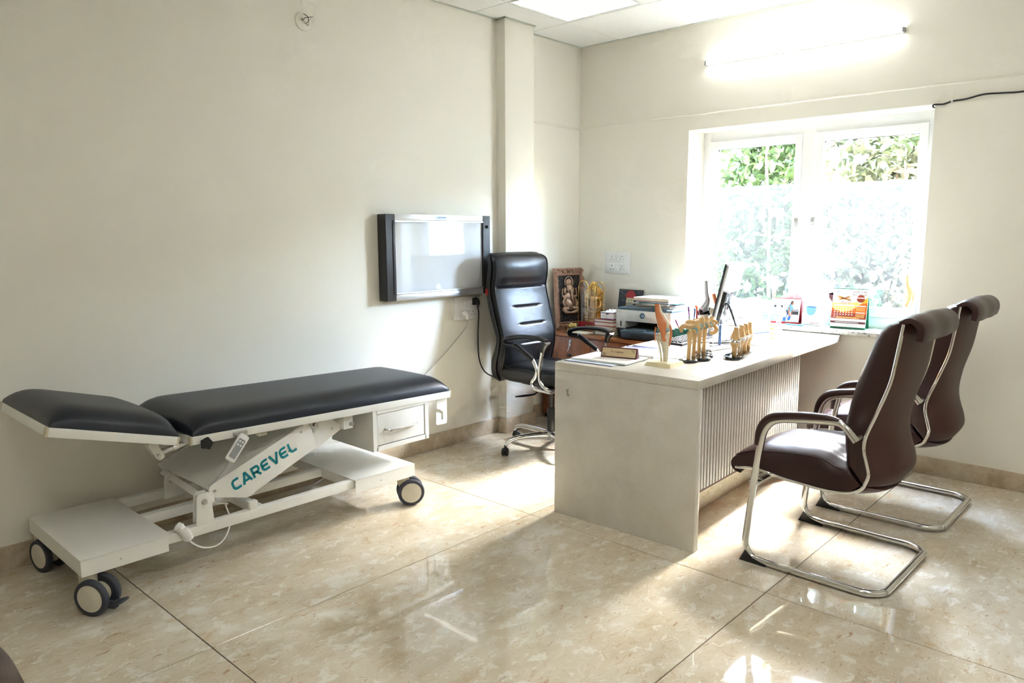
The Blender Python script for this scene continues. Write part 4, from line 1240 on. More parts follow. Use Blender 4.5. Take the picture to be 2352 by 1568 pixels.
bm = bm_new(); p = smooth_path([(-2.97, EY - 0.04, 0.405), (-2.985, 3.475, 0.385), (-3.00, 3.445, 0.366), (-3.045, 3.405, 0.358), (-3.085, 3.370, 0.352)], 5); sweep(bm, p, lerp_list([(0.004, 0.004), (0.004, 0.005), (0.005, 0.012), (0.005, 0.013), (0.003, 0.008)], len(p)), 10); wobj('height_lever', bm, 'black_plastic', ec)
bm = bm_new(); lathe(bm, [(0.026, 0.09), (0.028, 0.10), (0.028, 0.262), (0.025, 0.268), (0.017, 0.27), (0.017, 0.30), (0.0165, 0.40)], Matrix.Translation((-2.97, EY, 0)), 24); wobj('gas_lift', bm, 'black_plastic', ec)
bm = bm_new(); lathe(bm, [(0.030, 0.062), (0.040, 0.072), (0.042, 0.100), (0.036, 0.112), (0.029, 0.116)], Matrix.Translation((-2.97, EY, 0)), 24); wobj('hub', bm, 'steel', ec)
for k in range(5):
    a = R(-106 + 72 * k)
    d = Vector((math.cos(a), math.sin(a), 0)); c0 = Vector((-2.97, EY, 0))
    bm = bm_new(); p = smooth_path([c0 + d * 0.025 + Vector((0, 0, 0.092)), c0 + d * 0.12 + Vector((0, 0, 0.100)), c0 + d * 0.24 + Vector((0, 0, 0.100)), c0 + d * 0.305 + Vector((0, 0, 0.085)), c0 + d * 0.33 + Vector((0, 0, 0.060))], 6); sweep(bm, p, lerp_list([0.021, 0.018, 0.017, 0.015, 0.012], len(p)), 14); wobj('base_leg', bm, 'chrome', ec)
    c = bpy.data.objects.new('castor', None); COL.objects.link(c); c.parent = ec; c.location = d * 0.33; c.rotation_euler = (0, 0, a * 1.7 + 0.6); c.empty_display_size = 0.02
    bm = bm_new()
    for s in (-1, 1):
        lathe(bm, [(0.004, 0.0), (0.020, 0.0), (0.025, 0.003), (0.025, 0.010), (0.020, 0.014), (0.0, 0.015)], axisM((s * 0.006, 0.014, 0.025), (s, 0, 0)), 20)
    obj('wheel', bm, 'black_plastic', c)
    bm = bm_new(); ellip(bm, (0, 0.012, 0.030), (0.020, 0.027, 0.026), 16, 10); cyl(bm, (0, 0, 0.045), (0, 0, 0.066), 0.010, 12); obj('hood', bm, 'black_plastic', c)
ec.rotation_euler = (0, 0, R(-4))

# ================================================================== BROWN VISITOR CHAIRS
vc = thing('visitor_chair', 'brown leather cantilever visitor chair with chrome frame, nearer one beside the desk', 'chair', (-1.07, 3.155, 0), 0, 'brown cantilever visitor chairs')
VY, VH = 3.155, 0.226
Sf = curve_fn([(-0.950, 0.470), (-0.957, 0.560), (-0.957, 0.632), (-0.925, 0.783), (-0.876, 0.942), (-0.852, 1.000), (-0.815, 1.036), (-0.77, 1.046)])     # front of back cushion
Ss = curve_fn([(-0.868, 0.405), (-0.854, 0.450), (-0.862, 0.490), (-0.876, 0.545), (-0.872, 0.602), (-0.840, 0.695), (-0.800, 0.818), (-0.783, 0.925), (-0.768, 1.040)])        # chrome strip line
def vfront(u, v):
    U = 2 * u - 1
    x, z = Sf(v); xs_, zs_ = Ss(v)
    k = 1 - abs(U) ** 3.5
    x += -0.024 * k * (0.6 + 0.4 * math.sin(PI * v)) + 0.030 * abs(U) ** 8
    cr_ = 0.004 * noise.noise((U * 2.5, z * 9, 1.7)) * k
    return Vector((x + cr_, VY + U * VH, z)), Vector((xs_, VY + U * VH, zs_))
bm = bm_new(); rings = []
for j in range(61):
    v = j / 60
    f_ = [vfront(i / 24, v)[0] for i in range(25)]
    b_ = [vfront(i / 24, v)[1] + Vector((0.0, 0, 0)) for i in range(24, -1, -1)]
    rings.append(f_ + b_)
loft(bm, rings); wobj('back_cushion', bm, 'brown_leather', vc, 65)
bm = bm_new()
def vback(u, v):
    U = 2 * u - 1
    x, z = Ss(v)
    k = (1 - abs(U) ** 2.6)
    bulge = 0.030 + 0.062 * math.exp(-((z - 0.50) / 0.15) ** 2)
    return Vector((x + bulge * k, VY + U * VH, z - 0.010 * k * max(0, (0.55 - z) / 0.15)))
rings = []
for j in range(61):
    v = j / 60
    rings.append([vback(i / 24, v) for i in range(25)] + [vback(i / 24, v) * 1.0 - Vector((0.006 + 0.008 * (1 - abs(2 * i / 24 - 1) ** 2), 0, 0)) for i in range(24, -1, -1)])
loft(bm, rings)
wobj('back_panel', bm, 'brown_back', vc, 65)
# underside: continues from back panel foot to under the seat
Su = curve_fn([(-0.868, 0.405), (-0.885, 0.385), (-0.933, 0.364), (-1.025, 0.357), (-1.18, 0.366), (-1.30, 0.381), (-1.395, 0.369)])
bm = bm_new(); rings = []
for j in range(41):
    x, z = Su(j / 40)
    k0 = max(0, 1 - j / 10)
    rings.append([Vector((x + (0.055 * k0) * (1 - abs(2 * i / 20 - 1) ** 2.6), VY + (2 * i / 20 - 1) * VH, z - (0.016 + 0.02 * k0) * (1 - abs(2 * i / 20 - 1) ** 2.6))) for i in range(21)] + [Vector((x, VY + (2 * i / 20 - 1) * VH, z + 0.004)) for i in range(20, -1, -1)])
loft(bm, rings); wobj('seat_underside', bm, 'brown_back', vc, 65)
# seat cushion
St = curve_fn([(-0.925, 0.452), (-0.975, 0.458), (-1.042, 0.480), (-1.149, 0.477), (-1.268, 0.463), (-1.339, 0.449), (-1.392, 0.427), (-1.416, 0.402), (-1.416, 0.376), (-1.400, 0.358), (-1.372, 0.352)])
Sb = curve_fn([(-0.880, 0.405), (-0.933, 0.368), (-1.025, 0.361), (-1.18, 0.370), (-1.25, 0.38), (-1.32, 0.382), (-1.375, 0.372)])
def vseat(u, v):
    U = 2 * u - 1
    x, z = St(v)
    k = (1 - abs(U) ** 4)
    z += k * (0.030 if v < 0.62 else 0.030 * max(0, 1 - (v - 0.62) / 0.25))
    z -= 0.006 * abs(U) ** 10
    if v < 0.6:
        ph = U * 13 + x * 15 + 2.6 * noise.noise((U * 2, x * 6, 0)); z += k * (0.0065 * (1 - 2 * abs(math.sin(ph * 0.5)) ** 0.7) * max(0, (x + 1.32) / 0.38))
    return Vector((x - 0.004 * k, VY + U * VH, z))
bm = bm_new(); rings = []
for j in range(65):
    v = j / 64
    xb_, zb_ = Sb(v)
    rings.append([vseat(i / 28, v) for i in range(29)] + [Vector((xb_, VY + (2 * i / 28 - 1) * VH, zb_)) for i in range(28, -1, -1)])
loft(bm, rings); wobj('seat', bm, 'brown_leather', vc, 65)
for s in (0.012, 0.988):
    bm = bm_new(); sweep(bm, [vseat(s, j / 60) + Vector((0, 0, 0.002)) for j in range(2, 50)], 0.0030, 6); wobj('seat_seam', bm, 'brown_leather', vc)
# head roll over the top
bm = bm_new(); rings = []
ro = smooth_path([(-0.784, 0, 1.046), (-0.760, 0, 1.060), (-0.732, 0, 1.060), (-0.706, 0, 1.040), (-0.699, 0, 1.010), (-0.706, 0, 0.980)], 5)
ri = smooth_path([(-0.778, 0, 1.036), (-0.762, 0, 1.044), (-0.745, 0, 1.044), (-0.727, 0, 1.030), (-0.720, 0, 1.008), (-0.724, 0, 0.984)], 5)
for i in range(49):
    U = math.sin(PI / 2 * (2 * i / 48 - 1))
    k = 0.010 * (1 - abs(U) ** 4) ** 0.5 + 0.0015 * math.sin(U * 7)
    y = VY + U * (VH + 0.007)
    c_ = Vector((-0.77, 0, 1.0))
    rings.append([Vector((p.x, y, p.z)) + (p - c_).normalized() * k for p in ro] + [Vector((p.x, y, p.z)) for p in reversed(ri)])
loft(bm, rings); wobj('head_roll', bm, 'brown_leather', vc, 60)
bm = bm_new(); sweep(bm, [(-0.704 + 0.004, VY + (2 * i / 24 - 1) * (VH + 0.006), 1.0) for i in range(25)], 0.002, 6); wobj('roll_stitching', bm, 'brown_leather', vc)
# chrome edge strips
for s in (0, 1):
    yy = VY + (2 * s - 1) * (VH + 0.003)
    bm = bm_new()
    pts = [Vector((x, yy, z)) for x, z in [Ss(1 - j / 60) for j in range(61)]] + [Vector((x, yy, z)) for x, z in [Su(j / 40) for j in range(1, 41)]]
    sweep(bm, pts, 0.0068, 10); wobj('edge_strip', bm, 'chrome', vc)
# tube frame: two arm loops and one runner, one continuous bend
def vframe():
    near, far = VY - 0.300, VY + 0.300
    side = [(-0.882, 0.594), (-0.905, 0.622), (-0.932, 0.648), (-0.965, 0.655), (-1.06, 0.646), (-1.165, 0.632), (-1.212, 0.612), (-1.240, 0.572), (-1.252, 0.520), (-1.266, 0.430), (-1.283, 0.280), (-1.298, 0.130), (-1.300, 0.075), (-1.285, 0.038), (-1.250, 0.018)]
    A = [Vector((x, near, z)) for x, z in side]
    run = [Vector((-1.10, near, 0.016)), Vector((-0.88, near, 0.016))]
    for k in range(7):
        a = R(-90 + 90 * k / 6); run.append(Vector((-0.85 + 0.09 * math.cos(a), near + 0.09 + 0.09 * math.sin(a), 0.016)))
    B = [Vector((p.x, 2 * VY - p.y, p.z)) for p in reversed(A + run)]
    return smooth_path(A + run + B, 3)
bm = bm_new(); sweep(bm, vframe(), (0.0145), 12, ref=None); wobj('frame_tube', bm, 'chrome', vc)
for s in (-1, 1):
    y = VY + s * 0.300
    bm = bm_new(); p = smooth_path([(-1.268, y, 0.510), (-1.260, y, 0.565), (-1.238, y, 0.610), (-1.195, y, 0.638), (-1.10, y, 0.658), (-1.0, y, 0.668), (-0.948, y, 0.664)], 6)
    sweep(bm, p, lerp_list([(0.012, 0.016), (0.016, 0.021), (0.017, 0.023), (0.018, 0.024), (0.016, 0.024), (0.013, 0.020), (0.008, 0.012)], len(p)), 14, ref=(0, 0, 1)); wobj('arm_pad', bm, 'brown_leather', vc, 60)
    bm = bm_new(); cyl(bm, (-0.890, y - s * 0.075, 0.598), (-0.890, y + s * 0.004, 0.598), 0.008, 14); wobj('arm_bolt', bm, 'steel', vc)
    bm = bm_new(); cyl(bm, (-1.252, y - s * 0.025, 0.525), (-1.24, y - s * 0.012, 0.527), 0.005, 10); wobj('bolt', bm, 'steel', vc)
    bm = bm_new(); prism(bm, [(-1.320, 0.0), (-1.205, 0.0), (-1.215, 0.012), (-1.262, 0.022), (-1.295, 0.052)], Matrix(((1, 0, 0, 0), (0, 0, 1, y - 0.016), (0, 1, 0, 0), (0, 0, 0, 1))), 0.032, 0.002); wobj('glide', bm, 'black_matte', vc)
bm = bm_new(); box2(bm, (-1.30, VY - 0.30, 0.335), (-1.255, VY + 0.30, 0.352), 0.004); box2(bm, (-1.20, VY - 0.18, 0.338), (-0.96, VY - 0.14, 0.352), 0.003); box2(bm, (-1.20, VY + 0.14, 0.338), (-0.96, VY + 0.18, 0.352), 0.003); wobj('seat_bar', bm, 'chrome', vc)
v2 = copy_tree(vc); v2.location = (-1.075, 4.005, 0); v2['label'] = 'brown leather cantilever visitor chair with chrome frame, farther one by the window'
v3 = copy_tree(vc); v3.location = (-1.064, 0.172, 0); v3.rotation_euler = (0, 0, R(-47)); v3['label'] = 'brown leather chair back cut off at the lower corner of the picture'
vc.rotation_euler = (0, 0, R(-1.0))

# ================================================================== THINGS ON DESK, CABINET AND SILL
AW = Vector((-math.sin(YAW), math.cos(YAW), 0))      # horizontal direction away from the door side of the room
SD = Vector((math.cos(YAW), math.sin(YAW), 0))
def S(s, z, d=0.0):
    return SD * s + AW * d + Vector((0, 0, z))
DT = 0.757
def sheetM(origin, xdir, ydir):
    x = Vector(xdir).normalized(); y = Vector(ydir); y = (y - x * y.dot(x)).normalized(); z = x.cross(y)
    return Matrix(((x.x, y.x, z.x, origin[0]), (x.y, y.y, z.y, origin[1]), (x.z, y.z, z.z, origin[2]), (0, 0, 0, 1)))
def slab(name, label, cat, c, size, rz, mat, group=None, bev=0.001, parts=()):
    """flat thing lying on something: parts = [(name, mat, (lo, hi))] in local coordinates"""
    t = thing(name, label, cat, c, rz, group)
    bm = bm_new(); box(bm, (0, 0, size[2] / 2), size, bev, 1); obj('pages' if cat in ('book', 'papers', 'notepad', 'magazine') else 'body', bm, mat, t)
    for n, m, lo, hi in parts:
        bm = bm_new(); box2(bm, lo, hi, 0.0002 if min(abs(a - b) for a, b in zip(lo, hi)) > 0.001 else 0, 1); obj(n, bm, m, t)
    return t

# --- knee joint model with ligaments, on cream base
k = 1 / 2437
Kz = lambda y: (1240 - y) * k + 0.004
Ks = lambda x: (x - 1455) * k
km = thing('knee_joint_model', 'anatomical knee joint model with orange ligaments on a cream base', 'knee model', (-1.805, 3.010, DT))
bm = bm_new(); prism(bm, [(-0.068, -0.078), (0.070, -0.074), (0.062, 0.070), (-0.072, 0.074)], Matrix.Identity(4), 0.018)
for v in bm.verts:
    if v.co.z > 0.01: v.co.x *= 0.86; v.co.y *= 0.86
obj('base', bm, 'bone_base', km)
bm = bm_new(); bone(bm, [S(Ks(1455), 0.012), S(Ks(1453), Kz(1120)), S(Ks(1440), Kz(1000)), S(Ks(1425), Kz(930)), S(Ks(1420), Kz(885))], [(0.010, 0.011), (0.013, 0.013), (0.019, 0.018), (0.030, 0.026), (0.031, 0.026)], 6, 16); obj('tibia', bm, 'bone_pale', km, 60)
bm = bm_new(); bone(bm, [S(Ks(1410), 0.012, 0.004), S(Ks(1398), Kz(1100), 0.006), S(Ks(1372), Kz(990), 0.008), S(Ks(1352), Kz(925), 0.008)], [0.0045, 0.0045, 0.0055, 0.008], 6, 10); obj('fibula', bm, 'bone_pale', km, 60)
bm = bm_new(); ellip(bm, S(Ks(1418), Kz(845)), (0.031, 0.027, 0.016), 18, 10); obj('cartilage', bm, 'cartilage', km, 60)
bm = bm_new(); bone(bm, [S(Ks(1420), Kz(835), 0.004), S(Ks(1422), Kz(790), 0.006), S(Ks(1400), Kz(710), 0.010), S(Ks(1375), Kz(640), 0.010), S(Ks(1352), Kz(560), 0.010)], [(0.024, 0.024), (0.031, 0.027), (0.020, 0.018), (0.013, 0.013), (0.011, 0.011)], 6, 16); obj('femur', bm, 'bone_pale', km, 60)
bm = bm_new(); bone(bm, [S(Ks(1338), Kz(548), -0.004), S(Ks(1346), Kz(640), -0.008), S(Ks(1372), Kz(710), -0.014), S(Ks(1392), Kz(770), -0.024), S(Ks(1400), Kz(830), -0.026), S(Ks(1412), Kz(900), -0.024), S(Ks(1424), Kz(955), -0.020), S(Ks(1426), Kz(974), -0.018)], [(0.008, 0.010), (0.008, 0.011), (0.010, 0.017), (0.012, 0.021), (0.008, 0.017), (0.006, 0.011), (0.006, 0.012), (0.003, 0.006)], 6, 14, ref=tuple(-AW)); obj('tendon', bm, 'ligament', km, 60)
bm = bm_new(); bone(bm, [S(Ks(1488), Kz(785), 0), S(Ks(1508), Kz(850), 0), S(Ks(1508), Kz(930), 0), S(Ks(1492), Kz(1035), 0)], [(0.005, 0.006), (0.005, 0.008), (0.005, 0.007), (0.003, 0.004)], 6, 10); obj('side_ligament', bm, 'ligament', km, 60)
bm = bm_new(); bone(bm, [S(Ks(1336), Kz(812), 0), S(Ks(1326), Kz(870), 0), S(Ks(1330), Kz(975), 0)], [0.004, 0.004, 0.003], 6, 8); obj('side_ligament', bm, 'ligament', km, 60)

# --- four hip joints on one lobed black base
hm = thing('hip_joint_models', 'set of four tan hip joint models on a lobed black base', 'hip models', (-1.775, 3.275, DT))
hw = [(0.009, -0.122), (-0.010, -0.040), (-0.029, 0.044), (-0.043, 0.120)]     # room offsets of each
bm = bm_new()
for n, (x, y) in enumerate(hw + [(0.030, -0.035), (0.0, 0.05)]):
    lathe(bm, [(0.042, 0.0), (0.045, 0.003), (0.045, 0.012 + 0.0003 * n), (0.041, 0.015 + 0.0003 * n), (0.0, 0.016 + 0.0003 * n)], Matrix.Translation((x, y, 0)), 30)
obj('base', bm, 'gloss_black', hm)
for n, (x, y) in enumerate(hw):
    o0 = Vector((x, y, 0))
    lift = (0, 0.012, 0.006, 0.004)[n]
    bm = bm_new(); bone(bm, [o0 + S(0, 0.012), o0 + S(0.002, 0.07), o0 + S(0.004, 0.115), o0 + S(0.004, 0.140), o0 + S(0.014, 0.150 + lift)], [0.0105, 0.009, 0.0115, 0.014, 0.009], 6, 14)
    ellip(bm, o0 + S(0.022, 0.148 + lift), (0.014, 0.014, 0.014), 14, 10); obj('femur', bm, 'bone', hm, 60)
    bm = bm_new(); lathe(bm, [(0.0135, 0.0), (0.0165, 0.001), (0.0175, 0.004), (0.0155, 0.005)], axisM(o0 + S(0.024, 0.150 + lift, -0.004), tuple(S(0.45, 0.30, 0.8))), 22); obj('cartilage_rim', bm, 'cartilage', hm)
    bm = bm_new(); bone(bm, [o0 + S(-0.032, 0.142 + lift, 0.02), o0 + S(-0.034, 0.160 + lift, 0.02), o0 + S(-0.020, 0.172 + lift, 0.02), o0 + S(0.008, 0.166 + lift, 0.018), o0 + S(0.036, 0.168 + lift, 0.016), o0 + S(0.044, 0.190 + lift, 0.018)], [0.007, 0.010, 0.011, 0.012, 0.018, 0.010], 6, 12)
    ellip(bm, o0 + S(0.034, 0.156 + lift, 0.012), (0.021, 0.016, 0.026), 14, 10)
    if n == 3:
        bone(bm, [o0 + S(0.03, 0.165), o0 + S(0.052, 0.148), o0 + S(0.062, 0.128), o0 + S(0.048, 0.112), o0 + S(0.03, 0.118)], [0.010, 0.009, 0.012, 0.011, 0.007], 6, 10)
        bone(bm, [o0 + S(0.036, 0.175), o0 + S(0.056, 0.172), o0 + S(0.066, 0.158)], [0.009, 0.007, 0.005], 6, 10)
    obj('pelvis_piece', bm, 'bone', hm, 60)

# --- knee implant demonstration set
im = thing('knee_implant_models', 'row of small tan knee bones with metal implants on black base', 'knee models', (-1.648, 3.492, DT))
bm = bm_new(); prism(bm, [(-0.048, -0.100), (-0.040, -0.140), (-0.012, -0.168), (0.022, -0.165), (0.044, -0.135), (0.046, -0.09), (0.006, 0.10), (-0.006, 0.190), (-0.026, 0.215), (-0.062, 0.218), (-0.082, 0.195), (-0.082, 0.15), (-0.060, 0.02)], Matrix.Identity(4), 0.016, 0.003); obj('base', bm, 'gloss_black', im)
for n, (x, y) in enumerate(((0.0, -0.103), (-0.014, -0.012), (-0.028, 0.062), (-0.042, 0.135))):
    o0 = Vector((x, y, 0.014))
    bm = bm_new(); bone(bm, [o0, o0 + S(0.0, 0.035), o0 + S(0, 0.055), o0 + S(0, 0.064)], [0.0115, 0.013, 0.021, 0.022], 5, 14); obj('tibia', bm, 'bone', im, 60)
    bm = bm_new(); bone(bm, [o0 + S(0, 0.078), o0 + S(0, 0.092), o0 + S(0.002, 0.110), o0 + S(0.004, 0.132), o0 + S(0.005, 0.142)], [(0.022, 0.02), (0.024, 0.02), (0.016, 0.014), (0.0105, 0.0105), (0.0115, 0.011)], 5, 14); obj('femur', bm, 'bone', im, 60)
    bm = bm_new()
    if n == 0:
        for q in (-1, 1):
            ellip(bm, o0 + S(q * 0.013, 0.080, -0.006), (0.0115, 0.015, 0.012), 14, 10)
        box(bm, o0 + S(0, 0.066), (0.038, 0.034, 0.005), 0.002); box(bm, o0 + S(0, 0.084, -0.012), (0.014, 0.01, 0.008), 0.002)
        obj('implant', bm, 'chrome', im, 50, label='polished metal knee implant')
    else:
        ellip(bm, o0 + S(0.004, 0.074, -0.008), (0.021, 0.017, 0.016), 14, 10); obj('implant', bm, 'white_plastic', im, 60)
bm = bm_new()
bone(bm, [Vector((0, -0.103, 0)) + S(0.024, 0.034), Vector((0, -0.103, 0)) + S(0.028, 0.06), Vector((0, -0.103, 0)) + S(0.024, 0.095), Vector((0, -0.103, 0)) + S(0.016, 0.15)], [0.003, 0.004, 0.003, 0.002], 5, 8); obj('cord_strip', bm, 'white_plastic', im)

# --- name plate
npl = thing('name_plate', 'dark red wooden name plate with pale engraved face', 'name plate', (-2.045, 2.985, DT + 0.012), R(12))
bm = bm_new(); prism(bm, [(-0.022, 0), (0.024, 0), (0.004, 0.050), (-0.004, 0.050)], Matrix(((0, 0, 1, -0.093), (1, 0, 0, 0), (0, 1, 0, 0), (0, 0, 0, 1))), 0.186, 0.0015); obj('block', bm, 'maroon_wood', npl)
Mn = sheetM((0, -0.0225, 0.0005), (1, 0, 0), (0, 0.018, 0.050))
bm = bm_new(); decal(bm, Mn, rrect(-0.087, 0.006, 0.087, 0.047, 0.002), 0.001); obj('engraved_face', bm, 'wood_plate', npl)
obj('name_lettering', text_mesh('Dr. Lingaraju', 0.0125, Mn @ Matrix.Translation((-0.008, 0.026, 0.0014)), align='CENTER'), 'rust_print', npl)
bm = bm_new()
for q in range(3): decal(bm, Mn, rect_poly(-0.082, 0.010 + 0.004 * q, -0.064 - 0.006 * (q % 2), 0.0118 + 0.004 * q), 0.0003, 0.001)
for q in range(4): decal(bm, Mn, rect_poly(0.062 + 0.005 * q, 0.040 - 0.004 * q, 0.082, 0.0412 - 0.004 * q), 0.0003, 0.001)
obj('corner_ornament', bm, 'dark_print', npl)

# --- pads, clipboards and papers on the desk
slab('clipboard', 'blue-edged clear clipboard under the pads at the desk corner', 'clipboard', (-2.105, 2.905, DT), (0.27, 0.215, 0.003), R(3), 'paper_blue', parts=[('edge_strip', 'navy_print', (-0.136, -0.1085, 0.0), (0.136, -0.1065, 0.0036))])
slab('notepad', 'white printed prescription pad under the name plate', 'notepad', (-2.085, 2.955, DT + 0.003), (0.30, 0.22, 0.009), R(4), 'paper', parts=[('printed_header', 'paper_blue', (0.02, 0.03, 0.009), (0.14, 0.10, 0.0094)), ('backing_board', 'teal_cover', (-0.15, -0.111, -0.0008), (0.15, 0.111, 0.0006))])
slab('notepad', 'thick white notepad with folded printed header beside the knee model', 'notepad', (-2.085, 3.215, DT), (0.21, 0.28, 0.014), R(20), 'paper', parts=[('printed_header', 'navy_print', (-0.10, 0.095, 0.014), (0.10, 0.135, 0.0144)), ('binding_tape', 'grey_print', (0.015, -0.1455, 0.0), (0.021, 0.10, 0.0146))])
slab('leaflet', 'pale blue leaflet lying beside the hip joint models', 'leaflet', (-1.945, 3.26, DT), (0.14, 0.20, 0.002), R(25), 'paper_blue')
slab('clipboard', 'dark clipboard with pale blue sheet near the keyboard', 'clipboard', (-2.14, 3.478, DT), (0.15, 0.22, 0.004), R(88), 'dark_print', parts=[('sheet', 'paper_blue', (-0.068, -0.10, 0.004), (0.068, 0.10, 0.0055))])
slab('paper_strip', 'small blue slip of paper on the edge of the desk beside the armrest', 'paper', (-2.215, 3.10, DT), (0.06, 0.09, 0.0015), R(30), 'navy_print')
slab('tablet_stand', 'flat grey slab lying behind the hip joint models', 'tablet', (-1.855, 3.60, DT), (0.07, 0.17, 0.010), R(-10), 'grey_plastic', bev=0.003)
slab('paper_block', 'small white block lying in front of the bone model', 'block', (-1.775, 3.885, DT), (0.075, 0.05, 0.012), R(5), 'white_plastic', bev=0.003)

# --- keyboard, mouse, trays
kb = thing('keyboard', 'black computer keyboard behind the knee model', 'keyboard', (-2.125, 3.775, DT), R(95))
bm = bm_new(); box(bm, (0, 0, 0.009), (0.42, 0.135, 0.016), 0.004, 2, Matrix.Rotation(R(2), 3, 'X')); obj('case', bm, 'key_black', kb)
bm = bm_new(); box(bm, (0, 0, 0.006), (0.014, 0.014, 0.008), 0.002, 1, None, 0.8); key = mesh_from(bm, 'key'); key.materials.append(MATS['key_black'])
for r_ in range(5):
    for c_ in range(21):
        if (r_, c_) in ((0, 6), (0, 7)): continue
        q = obj('key', key, 'key_black', kb); q.location = (-0.19 + 0.019 * c_, -0.046 + 0.022 * r_, 0.0135 + 0.0008 * r_)
ms = thing('computer_mouse', 'black computer mouse beside the keyboard', 'mouse', (-2.235, 3.70, DT), R(80))
bm = bm_new(); ellip(bm, (0, 0, 0.010), (0.052, 0.031, 0.026), 18, 12)
for v in bm.verts: v.co.z = max(v.co.z, 0.0)
obj('shell', bm, 'black_plastic', ms, 60)
bm = bm_new(); cyl(bm, (0.028, -0.003, 0.031), (0.028, 0.003, 0.031), 0.006, 12); obj('scroll_wheel', bm, 'tyre_rubber', ms)
gt = thing('pen_tray', 'small green desk tray holding pens beside the printer', 'pen tray', (-2.238, 3.905, DT), R(20))
bm = bm_new()
box2(bm, (-0.05, -0.035, 0), (0.05, 0.035, 0.004)); box2(bm, (-0.05, -0.035, 0), (-0.047, 0.035, 0.045)); box2(bm, (0.047, -0.035, 0), (0.05, 0.035, 0.045)); box2(bm, (-0.05, -0.035, 0), (0.05, -0.032, 0.045)); box2(bm, (-0.05, 0.032, 0), (0.05, 0.035, 0.045)); box2(bm, (-0.002, -0.033, 0), (0.002, 0.033, 0.045))
obj('tray', bm, 'green_plastic', gt)
def pen(name, label, base, tip, mat, r=0.0042, cap=None, group=None):
    base, tip = Vector(base), Vector(tip)
    t = thing(name, label, 'pen', base, 0, group)
    d = tip - base
    bm = bm_new(); sweep(bm, [d * 0.0, d * 0.03, d * 0.06, d * 0.98, d], [0.001, r * 0.8, r, r, r * 0.7], 8); obj('barrel', bm, mat, t)
    bm = bm_new(); sweep(bm, [d * 0.66, d * 0.985], r * 1.18, 8); obj('cap', bm, cap or mat, t)
G0 = Vector((-2.238, 3.905, DT))
pen('pen', 'pink pen leaning in the green tray', G0 + Vector((0.0, 0.012, 0.006)), G0 + Vector((-0.045, 0.0, 0.10)), 'pink_seal', cap='purple', group='pens on the desk')
pen('pen', 'red-capped pen standing in the green tray', G0 + Vector((0.012, 0.014, 0.006)), G0 + Vector((0.02, 0.01, 0.085)), 'white_plastic', cap='red_print', group='pens on the desk')
pen('pen', 'dark green pen standing in the green tray', G0 + Vector((0.028, 0.006, 0.006)), G0 + Vector((0.042, 0.012, 0.08)), 'green_plastic', cap='dark_print', group='pens on the desk')
pc = thing('pen_cup', 'pale blue pen cup behind the hip joint models', 'pen cup', (-2.238, 4.02, DT))
bm = bm_new(); lathe(bm, [(0.0, 0.003), (0.028, 0.003), (0.030, 0.0), (0.034, 0.085), (0.031, 0.085), (0.027, 0.008), (0.0, 0.008)], None, 24, cap=False); obj('cup', bm, 'cartilage', pc)
for n, (a, mt, cp_, nm) in enumerate(((0.3, 'maroon', 'red_print', 'maroon pen in the pale blue cup'), (1.6, 'blue_print', 'navy_print', 'blue pen in the pale blue cup'), (2.9, 'pink_seal', 'maroon', 'pink pen in the pale blue cup'), (4.4, 'dark_print', 'purple', 'dark pen in the pale blue cup'))):
    pen('pen', nm, (-2.235 + 0.012 * math.cos(a), 4.02 + 0.012 * math.sin(a), DT + 0.011), (-2.235 + 0.032 * math.cos(a), 4.02 + 0.032 * math.sin(a), DT + 0.150 + 0.008 * n), mt, 0.0038, cp_, 'pens on the desk')
ga = thing('glass_award', 'clear block award with blue edge behind the hip joint models', 'award', (-1.905, 3.70, DT), YAW)
bm = bm_new(); box2(bm, (-0.018, -0.02, 0), (0.014, 0.02, 0.120), 0.003); obj('block', bm, 'acrylic', ga)
bm = bm_new(); box2(bm, (0.0145, -0.02, 0), (0.019, 0.02, 0.120), 0.001); obj('blue_edge', bm, 'blue_print', ga)
bm = bm_new(); box2(bm, (-0.03, -0.03, 0), (0.03, 0.03, 0.006), 0.002); obj('foot', bm, 'grey_plastic', ga)

# --- all-in-one computer seen from behind
mh = R(15)
hdir = Vector((-math.sin(mh), math.cos(mh), 0)); bdir = Vector((math.cos(mh), math.sin(mh), 0))     # along the screen, and out of its back
tl = R(12)
upm = (Vector((0, 0, 1)) * math.cos(tl) + bdir * math.sin(tl)); nb = (bdir * math.cos(tl) - Vector((0, 0, 1)) * math.sin(tl))
mc = Vector((-2.098, 3.985, 0.835))
mo = thing('desktop_computer', 'silver all-in-one computer seen from behind on the desk', 'computer', (mc.x, mc.y, DT))
Mm = Matrix(((hdir.x, upm.x, nb.x, 0), (hdir.y, upm.y, nb.y, 0), (hdir.z, upm.z, nb.z, mc.z - DT), (0, 0, 0, 1)))
bm = bm_new(); prism(bm, rrect(0, 0, 0.50, 0.365, 0.006), Mm, 0.010, 0.002); obj('screen_bezel', bm, 'black_matte', mo)
bm = bm_new(); prism(bm, rrect(0.006, 0.006, 0.494, 0.360, 0.006), Mm @ Matrix.Translation((0, 0, 0.010)), 0.016, 0.004); obj('rear_cover', bm, 'silver_paint', mo)
bm = bm_new(); prism(bm, rrect(0.012, 0.0, 0.488, 0.205, 0.006), Mm @ Matrix.Translation((0, 0, 0.026)), 0.022, 0.003); obj('lower_housing', bm, 'gloss_black', mo, label='glossy black lower housing')
bm = bm_new(); prism(bm, rrect(0.010, 0.204, 0.490, 0.214, 0.003), Mm @ Matrix.Translation((0, 0, 0.022)), 0.040, 0.001); obj('shelf_lip', bm, 'silver_paint', mo)
